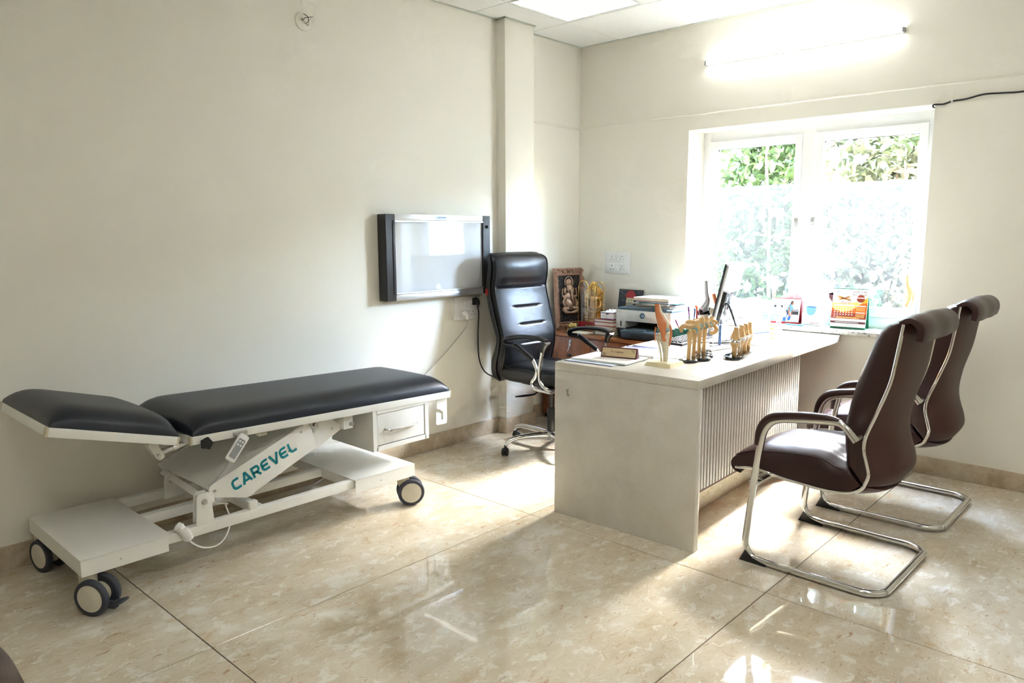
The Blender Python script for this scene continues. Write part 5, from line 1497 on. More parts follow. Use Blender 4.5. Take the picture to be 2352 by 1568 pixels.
bm = bm_new(); prism(bm, rrect(0.004, 0.004, 0.496, 0.361, 0.004), Mm @ Matrix.Translation((0, 0, -0.001)), 0.001); obj('screen', bm, 'gloss_black', mo)
for q in (0.07,):
    bm = bm_new(); a0 = Mm @ Vector((q, 0.125, 0.05)); foot = Vector((a0.x, a0.y, 0.008)) + bdir * 0.085
    f0 = Mm @ Vector((q, 0.0, 0.02)); sweep(bm, smooth_path([Mm @ Vector((q + 0.02, -0.03, 0.01)), Mm @ Vector((q + 0.02, 0.06, 0.045)), a0, a0 + bdir * 0.02 + Vector((0, 0, -0.01)), foot], 5), 0.0062, 10); obj('stand_leg', bm, 'black_plastic', mo)
bm = bm_new(); ff = Mm @ Vector((0.0, 0, 0)); box2(bm, (-0.03, 0.0, 0.0), (0.03, 0.02, 0.01)); 
for v in bm.verts: v.co = Vector((0, 0, 0)) + hdir * (v.co.y * 22 + 0.02) + bdir * v.co.x * 0.5 + Vector((0, 0, v.co.z * 7.6))
obj('front_foot', bm, 'silver_paint', mo)
# cables behind it
for n, (lab, mt, pts, r) in enumerate((('black cable looping on the desk behind the computer', 'black_matte', [(-1.96, 4.02, 0.86), (-1.93, 4.0, 0.80), (-1.94, 3.93, 0.764), (-1.98, 3.85, 0.762), (-1.93, 3.78, 0.762), (-1.86, 3.84, 0.762), (-1.84, 3.96, 0.762), (-1.90, 4.08, 0.762)], 0.0032),
                                         ('grey cable coiled behind the implant models', 'tyre_rubber', [(-1.98, 4.10, 0.85), (-1.95, 4.12, 0.79), (-1.90, 4.06, 0.764), (-1.87, 3.96, 0.762), (-1.92, 3.88, 0.768), (-1.97, 3.94, 0.764), (-1.93, 4.03, 0.768), (-1.86, 4.01, 0.768), (-1.83, 4.12, 0.762)], 0.0026),
                                         ('white cable lying across the sunny part of the desk', 'white_plastic', [(-1.99, 4.2, 0.82), (-1.95, 4.2, 0.77), (-1.90, 4.16, 0.761), (-1.80, 4.08, 0.761), (-1.77, 3.98, 0.761), (-1.84, 3.90, 0.766), (-1.95, 3.80, 0.761), (-2.0, 3.72, 0.761)], 0.003),
                                         ('thick black cable lying in front of the computer cables', 'black_matte', [(-2.02, 3.74, 0.763), (-1.97, 3.77, 0.762), (-1.92, 3.83, 0.762), (-1.87, 3.86, 0.762), (-1.82, 3.94, 0.762)], 0.0055))):
    t = thing('computer_cable', lab, 'cable', (pts[-1][0], pts[-1][1], DT), 0, 'cables behind the computer')
    bm = bm_new(); sweep(bm, smooth_path(pts, 6), r, 8); wobj('cord', bm, mt, t)

# --- tall prosthesis model by the window
pm = thing('prosthesis_model', 'tall metal knee prosthesis model standing behind the hip joints', 'knee model', (-2.215, 4.142, DT))
pk = lambda s, z, d=0.0: S(s, z, d)
bm = bm_new(); lathe(bm, [(0.05, 0.0), (0.05, 0.01), (0.045, 0.014), (0.0, 0.014)], None, 28); obj('base', bm, 'black_plastic', pm)
bm = bm_new(); bone(bm, [pk(0.0, 0.012), pk(-0.002, 0.06), pk(-0.006, 0.10), pk(-0.008, 0.118)], [0.014, 0.016, 0.026, 0.032], 6, 16); obj('tibia', bm, 'bone_pale', pm, 60)
bm = bm_new(); bone(bm, [pk(-0.036, 0.142), pk(-0.022, 0.126), pk(0.004, 0.124), pk(0.028, 0.136), pk(0.034, 0.158)], [0.020, 0.024, 0.025, 0.022, 0.012], 6, 16); obj('condyle_shell', bm, 'gloss_black', pm, 60)
bm = bm_new(); bone(bm, [pk(-0.028, 0.142, -0.004), pk(-0.006, 0.160), pk(0.012, 0.200), pk(0.004, 0.26), pk(0.0, 0.325)], [0.026, 0.026, 0.015, 0.011, 0.0095], 6, 16); obj('stem', bm, 'silver_paint', pm, 60)
bm = bm_new(); ellip(bm, pk(0.040, 0.140, -0.03), (0.022, 0.022, 0.026), 16, 10); obj('patella', bm, 'bone_pale', pm, 60)
bm = bm_new(); bone(bm, [pk(0.046, 0.245), pk(0.058, 0.205), pk(0.072, 0.170)], [(0.014, 0.012), (0.013, 0.011), (0.010, 0.010)], 6, 12); obj('ligament_strip', bm, 'ligament', pm, 60)
bm = bm_new(); bone(bm, [pk(-0.058, 0.172), pk(-0.052, 0.150), pk(-0.050, 0.115), pk(-0.046, 0.085)], [0.008, 0.005, 0.004, 0.004], 6, 10); obj('side_ligament', bm, 'orange_print', pm, 60)
# --- spine bone model in the sun
sp = thing('spine_model', 'small cream spine bone model beside the tent calendar', 'bone model', (-1.735, 4.03, DT))
for q in range(4):
    bm = bm_new(); lathe(bm, [(0.014, 0.0), (0.018, 0.004), (0.015, 0.011), (0.018, 0.019), (0.014, 0.022)], Matrix.Translation((0, 0, 0.004 + 0.026 * q)), 18)
    for a in (0.4, 2.2, 4.2):
        d = Vector((math.cos(a), math.sin(a), 0.25)); sweep(bm, [d * 0.012 + Vector((0, 0, 0.014 + 0.026 * q)), d * 0.03 + Vector((0, 0, 0.012 + 0.026 * q))], [0.006, 0.0035], 8)
    obj('vertebra', bm, 'bone_pale', sp, 50)
    bm = bm_new(); lathe(bm, [(0.016, 0.0), (0.017, 0.002), (0.016, 0.004)], Matrix.Translation((0, 0, 0.0255 + 0.026 * q)), 18); obj('disc', bm, 'peach_print', sp)
# --- clear acrylic knee
ak = thing('acrylic_knee_model', 'transparent acrylic knee model in front of the gym calendar', 'knee model', (-1.885, 4.455, DT))
bm = bm_new(); lathe(bm, [(0.024, 0.0), (0.026, 0.004), (0.022, 0.03), (0.017, 0.045)], None, 20); obj('base', bm, 'acrylic', ak)
bm = bm_new(); bone(bm, [pk(0, 0.04), pk(0.002, 0.075), pk(0.0, 0.10)], [0.014, 0.016, 0.026], 6, 14); obj('tibia', bm, 'acrylic', ak, 60)
bm = bm_new(); bone(bm, [pk(0, 0.106), pk(0.008, 0.125), pk(0.0, 0.150), pk(-0.004, 0.190)], [0.026, 0.027, 0.014, 0.012], 6, 14); obj('femur', bm, 'acrylic', ak, 60)
bm = bm_new(); ellip(bm, pk(0.024, 0.120, -0.02), (0.016, 0.012, 0.020), 12, 8); obj('patella', bm, 'white_plastic', ak, 60)
bm = bm_new(); box(bm, pk(-0.004, 0.052, -0.012), (0.006, 0.004, 0.010), 0.001); obj('red_marker', bm, 'red_print', ak)
# --- knee on the sill
kr = thing('knee_joint_model', 'pale tan knee joint model on the sill by the window jamb', 'knee model', (-1.247, 4.745, WZ0))
bm = bm_new(); lathe(bm, [(0.036, 0.0), (0.036, 0.008), (0.030, 0.012), (0.0, 0.012)], None, 24); obj('base', bm, 'bone_base', kr)
bm = bm_new(); bone(bm, [pk(-0.012, 0.010), pk(-0.012, 0.09), pk(-0.004, 0.14), pk(0.002, 0.180), pk(0.002, 0.195)], [0.011, 0.011, 0.018, 0.026, 0.024], 6, 14); obj('tibia', bm, 'bone_pale', kr, 60)
bm = bm_new(); bone(bm, [pk(0.002, 0.200), pk(0.004, 0.225), pk(-0.004, 0.265), pk(-0.010, 0.31), pk(-0.012, 0.335)], [0.024, 0.025, 0.016, 0.010, 0.006], 6, 14); obj('femur', bm, 'bone_pale', kr, 60)
bm = bm_new(); bone(bm, [pk(-0.012, 0.335, -0.006), pk(-0.008, 0.275, -0.010), pk(0.0, 0.240, -0.024), pk(-0.004, 0.20, -0.026), pk(-0.014, 0.155, -0.016)], [0.006, 0.011, 0.017, 0.011, 0.008], 6, 12); obj('tendon', bm, 'bone', kr, 60)
bm = bm_new(); bone(bm, [pk(0.036, 0.225), pk(0.030, 0.185), pk(0.014, 0.135)], [0.007, 0.007, 0.004], 6, 10); obj('side_ligament', bm, 'bone', kr, 60)

# ================================================================== CALENDARS
def tent(name, label, foot_a, foot_b, height, lean, mat_front, mat_back, rings=14, ring_mat='dark_print', board=None, depth=0.085):
    """desk calendar: foot_a..foot_b is the front bottom edge (seen left to right); returns thing and print matrix"""
    A, B = Vector(foot_a), Vector(foot_b)
    t = thing(name, label, 'calendar', (A + B) / 2)
    x = (B - A).normalized(); L_ = (B - A).length
    back = Vector((-x.y, x.x, 0))
    top = Vector((0, 0, height)) + back * lean
    Mf = sheetM(-x * L_ / 2, x, top)                      # print face; its z points to the viewer
    H_ = top.length
    bm = bm_new(); prism(bm, rect_poly(0, 0, L_, H_), Mf @ Matrix.Translation((0, 0, -0.002)), 0.002); obj('front_board', bm, board or mat_front, t)
    bm = bm_new(); prism(bm, rect_poly(0, 0.012, L_, H_ - 0.004), Mf @ Matrix.Translation((0, 0, 0.0001)), 0.002); obj('page_block', bm, mat_front, t)
    Mb_ = sheetM(-x * L_ / 2 + back * depth, x, top - back * depth)
    Hb = (top - back * depth).length
    bm = bm_new(); prism(bm, rect_poly(0, 0, L_, Hb), Mb_ @ Matrix.Translation((0, 0, -0.002)), 0.002); obj('rear_board', bm, mat_back, t)
    bm = bm_new(); box(bm, back * depth / 2 + Vector((0, 0, 0.001)), (L_, depth, 0.002), 0, 1, Matrix.Rotation(math.atan2(x.y, x.x), 3, 'Z')); obj('foot_board', bm, mat_back, t)
    for q in range(rings):
        s = L_ * (q + 0.5) / rings
        c = Mf @ Vector((s, H_ - 0.002, 0))
        bm = bm_new(); n_ = back * -1
        sweep(bm, [c + n_ * 0.006 * math.cos(a) + Vector((0, 0, 1)) * 0.006 * math.sin(a) for a in [2 * PI * g / 10 for g in range(10)]], 0.0009, 5, closed=True)
        obj('ring', bm, ring_mat, t)
    return t, Mf @ Matrix.Translation((0, 0, 0.0023)), L_, H_
def deco(t, name, M, polys, mat, off=0.0, label=None):
    bm = bm_new()
    for p in polys: decal(bm, M, p, 0.0003, off)
    return obj(name, bm, mat, t, label=label)
SZ = WZ0
# orange August calendar
t, M, L_, H_ = tent('desk_calendar', 'orange and white August desk calendar with green stand on the sill', (-1.652, 4.672, SZ), (-1.452, 4.690, SZ), 0.243, 0.05, 'white_print', 'green_print', 22, 'dark_print', 'green_print', 0.09)
sx, sy = L_ / 0.92, H_ / 1.0
U = lambda pts: [(x * L_, y * H_) for x, y in pts]
deco(t, 'picture_field', M, [U([(0, 0.25), (1, 0.25), (1, 0.66), (0.82, 0.63), (0.68, 0.53), (0.5, 0.44), (0.3, 0.42), (0.12, 0.46), (0, 0.52)])], 'orange_print')
deco(t, 'picture_field', M, [U([(0, 0.25), (1, 0.25), (1, 0.36), (0.7, 0.40), (0.4, 0.38), (0, 0.44)])], 'rust_print', 0.0003)
deco(t, 'picture_field', M, [U([(0, 0.52), (0.12, 0.46), (0.3, 0.42), (0.5, 0.44), (0.68, 0.53), (0.82, 0.63), (0.7, 0.68), (0.4, 0.62), (0, 0.64)])], 'peach_print')
deco(t, 'picture_field', M, [U([(0.82, 0.63), (1, 0.66), (1, 0.8), (0.88, 0.72)])], 'yellow_print')
deco(t, 'footer_band', M, [U([(0, 0.135), (1, 0.135), (1, 0.19), (0, 0.19)])], 'maroon')
deco(t, 'date_print', M, [U([(0.08 + 0.082 * c, 0.51 - 0.055 * r - (0.006 if r else 0)), (0.115 + 0.082 * c, 0.51 - 0.055 * r), (0.115 + 0.082 * c, 0.528 - 0.055 * r), (0.08 + 0.082 * c, 0.528 - 0.055 * r)]) for r in range(5) for c in range(7) if not (r == 4 and c > 1)], 'white_print', 0.0007)
deco(t, 'date_header', M, [U([(0.06, 0.565), (0.64, 0.565), (0.64, 0.60), (0.06, 0.60)]), U([(0.70, 0.565), (0.96, 0.565), (0.96, 0.585), (0.70, 0.585)]), U([(0.69, 0.40), (0.95, 0.40), (0.95, 0.42), (0.69, 0.42)])], 'white_print', 0.0007)
deco(t, 'small_dates', M, [U([(0.705 + 0.036 * c, 0.455 - b), (0.72 + 0.036 * c, 0.455 - b), (0.72 + 0.036 * c, 0.545 - b), (0.705 + 0.036 * c, 0.545 - b)]) for c in range(7) for b in (0, 0.165)], 'peach_print', 0.0007)
deco(t, 'round_seal', M, [circle_poly(0.80 * L_, 0.755 * H_, 0.115 * L_, 24)], 'orange_print' if False else 'rust_print', 0.0007)
deco(t, 'seal_ribbon', M, [U([(0.68, 0.76), (0.92, 0.76), (0.92, 0.785), (0.68, 0.785)])], 'white_print', 0.0011)
rng = random.Random(5)
pl = []
for q in range(26):
    y0_, y1_ = rng.uniform(0.70, 0.80), 0.75 + rng.uniform(-0.02, 0.02)
    s = -1 if q % 2 else 1
    xm, xe = 0.33, 0.33 + s * rng.uniform(0.12, 0.21); ye = 0.75 + rng.uniform(-0.055, 0.065)
    pl.append(U([(xm, y1_ - 0.006), (xe, ye - 0.007), (xe, ye + 0.007), (xm, y1_ + 0.006)]))
deco(t, 'straw_bundle', M, pl[:13], 'straw', 0.0004); deco(t, 'straw_bundle', M, pl[13:], 'brass' if False else 'book_brown', 0.0001)
obj('lettering', text_mesh('Health is the', 0.0195, M @ Matrix.Translation((0.545 * L_, 0.895 * H_, 0.0003)), xs=0.80, shear=0.35), 'maroon', t)
obj('lettering', text_mesh('Real Wealth', 0.0195, M @ Matrix.Translation((0.545 * L_, 0.825 * H_, 0.0003)), xs=0.84, shear=0.35), 'maroon', t)
obj('lettering', text_mesh('August', 0.0225, M @ Matrix.Translation((0.23 * L_, 0.630 * H_, 0.0006)), shear=0.4, xs=0.9), 'rust_print', t)
obj('lettering', text_mesh('DR LINGARAJU A P', 0.011, M @ Matrix.Translation((0.30 * L_, 0.075 * H_, 0.0003))), 'grey_print', t)
obj('lettering', text_mesh('Ashwagandha', 0.0075, M @ Matrix.Translation((0.80 * L_, 0.763 * H_, 0.0014)), align='CENTER', xs=0.8), 'rust_print', t)
deco(t, 'footer_text', M, [U([(0.14 + 0.03 * q, 0.155), (0.165 + 0.03 * q, 0.155), (0.165 + 0.03 * q, 0.168 + 0.006 * (q % 3 == 0)), (0.14 + 0.03 * q, 0.168)]) for q in range(22)], 'white_print', 0.0004)
deco(t, 'fine_print', M, [U([(0.2, 0.285), (0.72, 0.285), (0.72, 0.295), (0.2, 0.295)]), U([(0.14, 0.265), (0.80, 0.265), (0.80, 0.275), (0.14, 0.275)])], 'peach_print', 0.0007)
deco(t, 'logo_mark', M, [U([(0.08, 0.90), (0.20, 0.90), (0.20, 0.912), (0.08, 0.912)]), U([(0.12, 0.917), (0.145, 0.935), (0.17, 0.917)])], 'cup_blue', 0.0003)

# cup calendar
t, M, L_, H_ = tent('desk_calendar', 'white desk calendar with pale blue cup picture on the sill', (-1.842, 4.705, SZ), (-1.700, 4.712, SZ), 0.205, 0.05, 'white_print', 'white_print', 16, 'grey_print', None, 0.09)
U = lambda pts: [(x * L_, y * H_) for x, y in pts]
deco(t, 'cup_picture', M, [U([(0.13, 0.56), (0.16, 0.42), (0.22, 0.34), (0.29, 0.31), (0.42, 0.31), (0.49, 0.34), (0.55, 0.42), (0.58, 0.55), (0.48, 0.575), (0.3, 0.58)])], 'cup_blue')
deco(t, 'cup_rim', M, [circle_poly(0.355 * L_, 0.562 * H_, 0.215 * L_, 20, 0.022 * H_)], 'logo_blue', 0.0003)
deco(t, 'cup_base', M, [U([(0.27, 0.29), (0.44, 0.29), (0.42, 0.315), (0.29, 0.315)])], 'grey_print', 0.0003)
bm = bm_new(); sweep(bm, [M @ Vector((x * L_, y * H_, 0.0004)) for x, y in smooth_path([(0.56, 0.52, 0), (0.68, 0.53, 0), (0.70, 0.46, 0), (0.62, 0.38, 0), (0.50, 0.345, 0)], 5) for x, y in [(x, y)]] if False else [M @ Vector((p.x * L_, p.y * H_, 0.0004)) for p in smooth_path([(0.56, 0.52, 0), (0.68, 0.53, 0), (0.70, 0.46, 0), (0.62, 0.38, 0), (0.50, 0.345, 0)], 5)], 0.0012, 6); obj('cup_handle', bm, 'cup_blue', t)
bm = bm_new(); sweep(bm, [M @ Vector((p.x * L_, p.y * H_, 0.0005)) for p in smooth_path([(0.52, 0.56, 0), (0.50, 0.47, 0), (0.40, 0.42, 0), (0.32, 0.40, 0)], 4)], 0.0007, 5); obj('cup_gold_crack', bm, 'straw', t)
obj('lettering', text_mesh('Gemcal', 0.017, M @ Matrix.Translation((0.36 * L_, 0.06 * H_, 0.0003))), 'red_print', t)
obj('lettering', text_mesh('Gemcal', 0.008, M @ Matrix.Translation((0.72 * L_, 0.91 * H_, 0.0003))), 'red_print', t)
deco(t, 'small_print', M, [U([(0.10, 0.17), (0.50, 0.165), (0.50, 0.175), (0.10, 0.18)])], 'pink_seal')
deco(t, 'date_grid', M, [U([(0.72 + 0.06 * c, 0.82 - 0.07 * r), (0.735 + 0.06 * c, 0.82 - 0.07 * r), (0.735 + 0.06 * c, 0.83 - 0.07 * r), (0.72 + 0.06 * c, 0.83 - 0.07 * r)]) for r in range(7) for c in range(4)], 'paper_blue')

# gym calendar in red stand
t, M, L_, H_ = tent('desk_calendar', 'red-edged desk calendar with a woman exercising in a gym', (-2.045, 4.690, SZ), (-1.866, 4.718, SZ), 0.160, 0.05, 'white_print', 'red_print', 16, 'dark_print', 'red_print', 0.09)
U = lambda pts: [(x * L_, y * H_) for x, y in pts]
deco(t, 'gym_background', M, [U([(0.02, 0.10), (0.97, 0.10), (0.97, 0.74), (0.02, 0.74)])], 'paper_blue')
deco(t, 'gym_floor', M, [U([(0.02, 0.08), (0.55, 0.08), (0.6, 0.3), (0.02, 0.3)])], 'grey_print', 0.0003)
deco(t, 'gym_wall', M, [U([(0.05, 0.30), (0.42, 0.30), (0.42, 0.72), (0.05, 0.72)])], 'grey_print', 0.0003)
deco(t, 'gym_clock', M, [circle_poly(0.14 * L_, 0.67 * H_, 0.04 * L_)], 'dark_print', 0.0006); deco(t, 'gym_clock', M, [circle_poly(0.36 * L_, 0.67 * H_, 0.04 * L_)], 'dark_print', 0.0006)
deco(t, 'gym_weights', M, [U([(0.70, 0.36), (0.96, 0.36), (0.96, 0.50), (0.70, 0.50)]), U([(0.72, 0.52), (0.96, 0.53), (0.96, 0.56), (0.72, 0.55)])], 'dark_print', 0.0004)
deco(t, 'woman_trousers', M, [U([(0.46, 0.44), (0.56, 0.42), (0.62, 0.36), (0.54, 0.26), (0.54, 0.11), (0.46, 0.11), (0.46, 0.28)]), U([(0.62, 0.36), (0.72, 0.28), (0.70, 0.16), (0.64, 0.12), (0.60, 0.18), (0.64, 0.27)])], 'blue_print', 0.0008)
deco(t, 'woman_waist', M, [U([(0.48, 0.45), (0.56, 0.56), (0.66, 0.46), (0.64, 0.36), (0.56, 0.40)])], 'dark_print', 0.0010)
deco(t, 'woman_shirt', M, [U([(0.55, 0.54), (0.60, 0.70), (0.66, 0.75), (0.74, 0.71), (0.78, 0.60), (0.74, 0.48), (0.64, 0.46)])], 'cup_blue', 0.0012)
deco(t, 'woman_skin', M, [U([(0.60, 0.64), (0.65, 0.66), (0.66, 0.44), (0.69, 0.28), (0.66, 0.27), (0.62, 0.42)]), U([(0.73, 0.56), (0.77, 0.56), (0.75, 0.44), (0.72, 0.28), (0.69, 0.29), (0.72, 0.42)]), circle_poly(0.725 * L_, 0.81 * H_, 0.045 * L_, 16, 0.065 * H_)], 'skin_print', 0.0015)
deco(t, 'woman_hair', M, [U([(0.70, 0.74), (0.66, 0.78), (0.67, 0.86), (0.72, 0.90), (0.77, 0.88), (0.72, 0.84), (0.70, 0.78)]), U([(0.68, 0.80), (0.64, 0.72), (0.60, 0.68), (0.64, 0.76)])], 'dark_print', 0.0018)
obj('lettering', text_mesh('Support for Everyday', 0.0112, M @ Matrix.Translation((0.02 * L_, 0.86 * H_, 0.0003)), xs=0.92), 'dark_print', t)
obj('lettering', text_mesh('Living', 0.0112, M @ Matrix.Translation((0.02 * L_, 0.78 * H_, 0.0003)), xs=0.92), 'dark_print', t)
deco(t, 'red_mark', M, [U([(0.30, 0.79), (0.36, 0.79), (0.36, 0.85), (0.32, 0.85), (0.32, 0.84), (0.35, 0.84), (0.35, 0.80), (0.30, 0.80)])], 'red_print')

# white tent calendar on the desk
t, M, L_, H_ = tent('desk_calendar', 'blue and white tent calendar standing on the far end of the desk', (-1.970, 4.300, DT), (-1.925, 4.455, DT), 0.205, 0.045, 'white_print', 'white_print', 14, 'navy_print', None, 0.10)
U = lambda pts: [(x * L_, y * H_) for x, y in pts]
deco(t, 'blue_panel', M, [U([(0.56, 0.40), (0.92, 0.40), (0.92, 0.62), (0.56, 0.62)])], 'navy_print')
deco(t, 'blue_panel_text', M, [U([(0.6, 0.43 + 0.035 * q), (0.88, 0.43 + 0.035 * q), (0.88, 0.442 + 0.035 * q), (0.6, 0.442 + 0.035 * q)]) for q in (0, 1, 3, 4)], 'white_print', 0.0003)
deco(t, 'bone_sketch', M, [circle_poly(0.66 * L_, 0.26 * H_, 0.05 * L_, 14, 0.055 * H_), U([(0.60, 0.05), (0.66, 0.05), (0.65, 0.24), (0.62, 0.24)]), U([(0.72, 0.1), (0.77, 0.1), (0.76, 0.26), (0.72, 0.22)])], 'grey_print')
deco(t, 'foot_line', M, [U([(0.0, 0.0), (1, 0.0), (1, 0.03), (0, 0.03)]), U([(0, 0.965), (1, 0.965), (1, 0.98), (0, 0.98)])], 'navy_print')
t, M, L_, H_ = tent('desk_calendar', 'plain white tent calendar between the computer and blue calendar', (-2.082, 4.46, DT), (-2.040, 4.585, DT), 0.20, 0.028, 'white_print', 'white_print', 12, 'grey_print', None, 0.05)
# leaflet standing on the sill
lf = thing('leaflet', 'tilted white leaflet with an older man standing behind the cup calendar', 'leaflet', (-1.77, 4.795, SZ))
Ml = sheetM((-0.085, 0.0, 0.0), (0.965, 0.26, 0.0), (-0.03, 0.030, 0.30)) @ Matrix.Rotation(R(-6), 4, 'Z')
bm = bm_new(); prism(bm, [(0.0, 0.012), (0.195, 0.012), (0.195, 0.235), (0.06, 0.30), (0.0, 0.25)], Ml, 0.0012); obj('sheet', bm, 'white_print', lf)
deco(lf, 'photo_backdrop', Ml @ Matrix.Translation((0, 0, 0.0012)), [[(0.0, 0.20), (0.11, 0.20), (0.11, 0.235), (0.0, 0.235)]], 'paper_blue')
deco(lf, 'man_jacket', Ml @ Matrix.Translation((0, 0, 0.0012)), [[(0.165, 0.10), (0.188, 0.10), (0.192, 0.17), (0.17, 0.185), (0.145, 0.205), (0.10, 0.205), (0.13, 0.22), (0.15, 0.215)]], 'maroon' if False else 'pink_seal')
deco(lf, 'man_head', Ml @ Matrix.Translation((0, 0, 0.0012)), [circle_poly(0.160, 0.208, 0.017, 16)], 'skin_print', 0.0004)
deco(lf, 'man_hair', Ml @ Matrix.Translation((0, 0, 0.0012)), [[(0.148, 0.218), (0.16, 0.232), (0.176, 0.225), (0.180, 0.205), (0.168, 0.216)]], 'dark_print', 0.0008)
obj('lettering', text_mesh('PRO-', 0.026, Ml @ Matrix.Translation((0.135, 0.258, 0.0016)) @ Matrix.Rotation(R(-24), 4, 'Z')), 'blue_print', lf)
pen('pen', 'pale teal pen lying on the sill below the gym calendar', (-1.925, 4.648, SZ + 0.0058), (-1.800, 4.628, SZ + 0.0058), 'pen_teal', 0.0048, 'pen_teal')

# ================================================================== ON THE CABINET
# printer
pr_ = thing('printer', 'white and slate blue ink tank printer on the wooden cabinet', 'printer', (-2.76, 4.44, CT))
bm = bm_new(); box2(bm, (-2.966, 4.300, CT), (-2.548, 4.600, CT + 0.062), 0.006); wobj('base', bm, 'printer_dark', pr_)
bm = bm_new()
box2(bm, (-2.980, 4.288, CT + 0.060), (-2.900, 4.602, CT + 0.190), 0.006); box2(bm, (-2.620, 4.288, CT + 0.060), (-2.540, 4.602, CT + 0.190), 0.006); box2(bm, (-2.902, 4.2885, CT + 0.112), (-2.618, 4.602, CT + 0.190), 0.003); box2(bm, (-2.902, 4.45, CT + 0.060), (-2.618, 4.602, CT + 0.115))
wobj('body', bm, 'printer_white', pr_)
bm = bm_new(); box2(bm, (-2.902, 4.30, CT + 0.060), (-2.618, 4.452, CT + 0.066)); box2(bm, (-2.902, 4.446, CT + 0.062), (-2.618, 4.4495, CT + 0.112)); box2(bm, (-2.902, 4.30, CT + 0.108), (-2.618, 4.45, CT + 0.1115)); wobj('output_slot', bm, 'black_matte', pr_)
bm = bm_new(); box2(bm, (-2.868, 4.192, CT + 0.004), (-2.600, 4.330, CT + 0.052), 0.006); tray_ = wobj('paper_tray', bm, 'printer_dark', pr_)
bm = bm_new(); box2(bm, (-2.872, 4.188, CT + 0.050), (-2.596, 4.330, CT + 0.062), 0.004); box(bm, (-2.752, 4.235, CT + 0.066), (0.135, 0.09, 0.010), 0.004); wobj('tray_lid', bm, 'printer_blue', tray_)
bm = bm_new(); box2(bm, (-2.792, 4.1905, CT + 0.016), (-2.702, 4.194, CT + 0.034), 0.001); wobj('tray_recess', bm, 'black_matte', tray_)
bm = bm_new(); box2(bm, (-2.965, 4.292, CT + 0.190), (-2.535, 4.600, CT + 0.206), 0.005); wobj('scanner_lid', bm, 'printer_blue', pr_)
bm = bm_new(); box2(bm, (-2.938, 4.2868, CT + 0.075), (-2.929, 4.289, CT + 0.110), 0.0006, 1); wobj('ink_window', bm, 'black_matte', pr_)
Mp = sheetM((-2.762, 4.2878, CT + 0.156), (1, 0, 0), (0, 0, 1))
bm = bm_new(); decal(bm, Mp, circle_poly(0, 0, 0.0195, 28), 0.0004); wobj('logo_disc', bm, 'logo_blue', pr_)
wobj('logo_lettering', text_mesh('hp', 0.030, Mp @ Matrix.Translation((0, -0.007, 0.0007)), align='CENTER', shear=0.22, xs=0.9), 'white_print', pr_)
# pile on the printer
zt = CT + 0.206
pile = [('notebook', 'spiral notebook, lowest of the pile on the printer', 'grey_print', (0.30, 0.225, 0.012), (-2.70, 4.43), 3), ('magazine', 'yellow-edged magazine in the pile on the printer, just above the notebook', 'straw', (0.29, 0.21, 0.006), (-2.705, 4.44), -4),
        ('magazine', 'dark glossy magazine in the middle of the pile on the printer', 'dark_print', (0.285, 0.21, 0.007), (-2.695, 4.43), 6), ('magazine', 'grey-white magazine in the middle of the pile on the printer', 'paper', (0.29, 0.215, 0.008), (-2.72, 4.43), -3),
        ('folder', 'teal folder in the upper part of the pile on the printer', 'teal_cover', (0.27, 0.22, 0.005), (-2.69, 4.44), 8), ('magazine', 'lilac magazine in the upper part of the pile on the printer', 'paper_blue', (0.285, 0.21, 0.006), (-2.70, 4.43), -6),
        ('magazine', 'pink-edged magazine just below the top of the pile on the printer', 'pink_seal', (0.28, 0.21, 0.004), (-2.71, 4.43), 2), ('file_box', 'cream cardboard file on top of the pile on the printer', 'paper_cream', (0.285, 0.225, 0.020), (-2.715, 4.435), -2)]
for n, (nm, lab, mt, sz, c, rz) in enumerate(pile):
    t = thing(nm, lab, 'papers', (c[0], c[1], zt), R(rz), 'pile on the printer')
    bm = bm_new(); box(bm, (0, 0, sz[2] / 2), (sz[0] * 0.99, sz[1] * 0.99, sz[2] * 0.8), 0.0005, 1); obj('pages', bm, 'page_edges' if n in (1, 2, 3) else mt, t)
    bm = bm_new(); box2(bm, (-sz[0] / 2, -sz[1] / 2, sz[2] * 0.86), (sz[0] / 2, sz[1] / 2, sz[2]), 0.0003, 1); obj('front_cover', bm, mt, t)
    bm = bm_new(); box2(bm, (-sz[0] / 2, -sz[1] / 2, 0), (sz[0] / 2, sz[1] / 2, sz[2] * 0.14)); obj('rear_cover', bm, mt, t)
    if n == 0:
        bm = bm_new()
        for q in range(24):
            c0 = Vector((-0.14 + 0.012 * q, -sz[1] / 2 - 0.001, sz[2] / 2)); sweep(bm, [c0 + Vector((0, 0.005 * math.cos(a), 0.006 * math.sin(a))) for a in [2 * PI * g / 8 for g in range(8)]], 0.0008, 5, closed=True)
        o_ = obj('spiral', bm, 'steel', t); o_['kind'] = 'stuff'
    zt += sz[2] + 0.0006
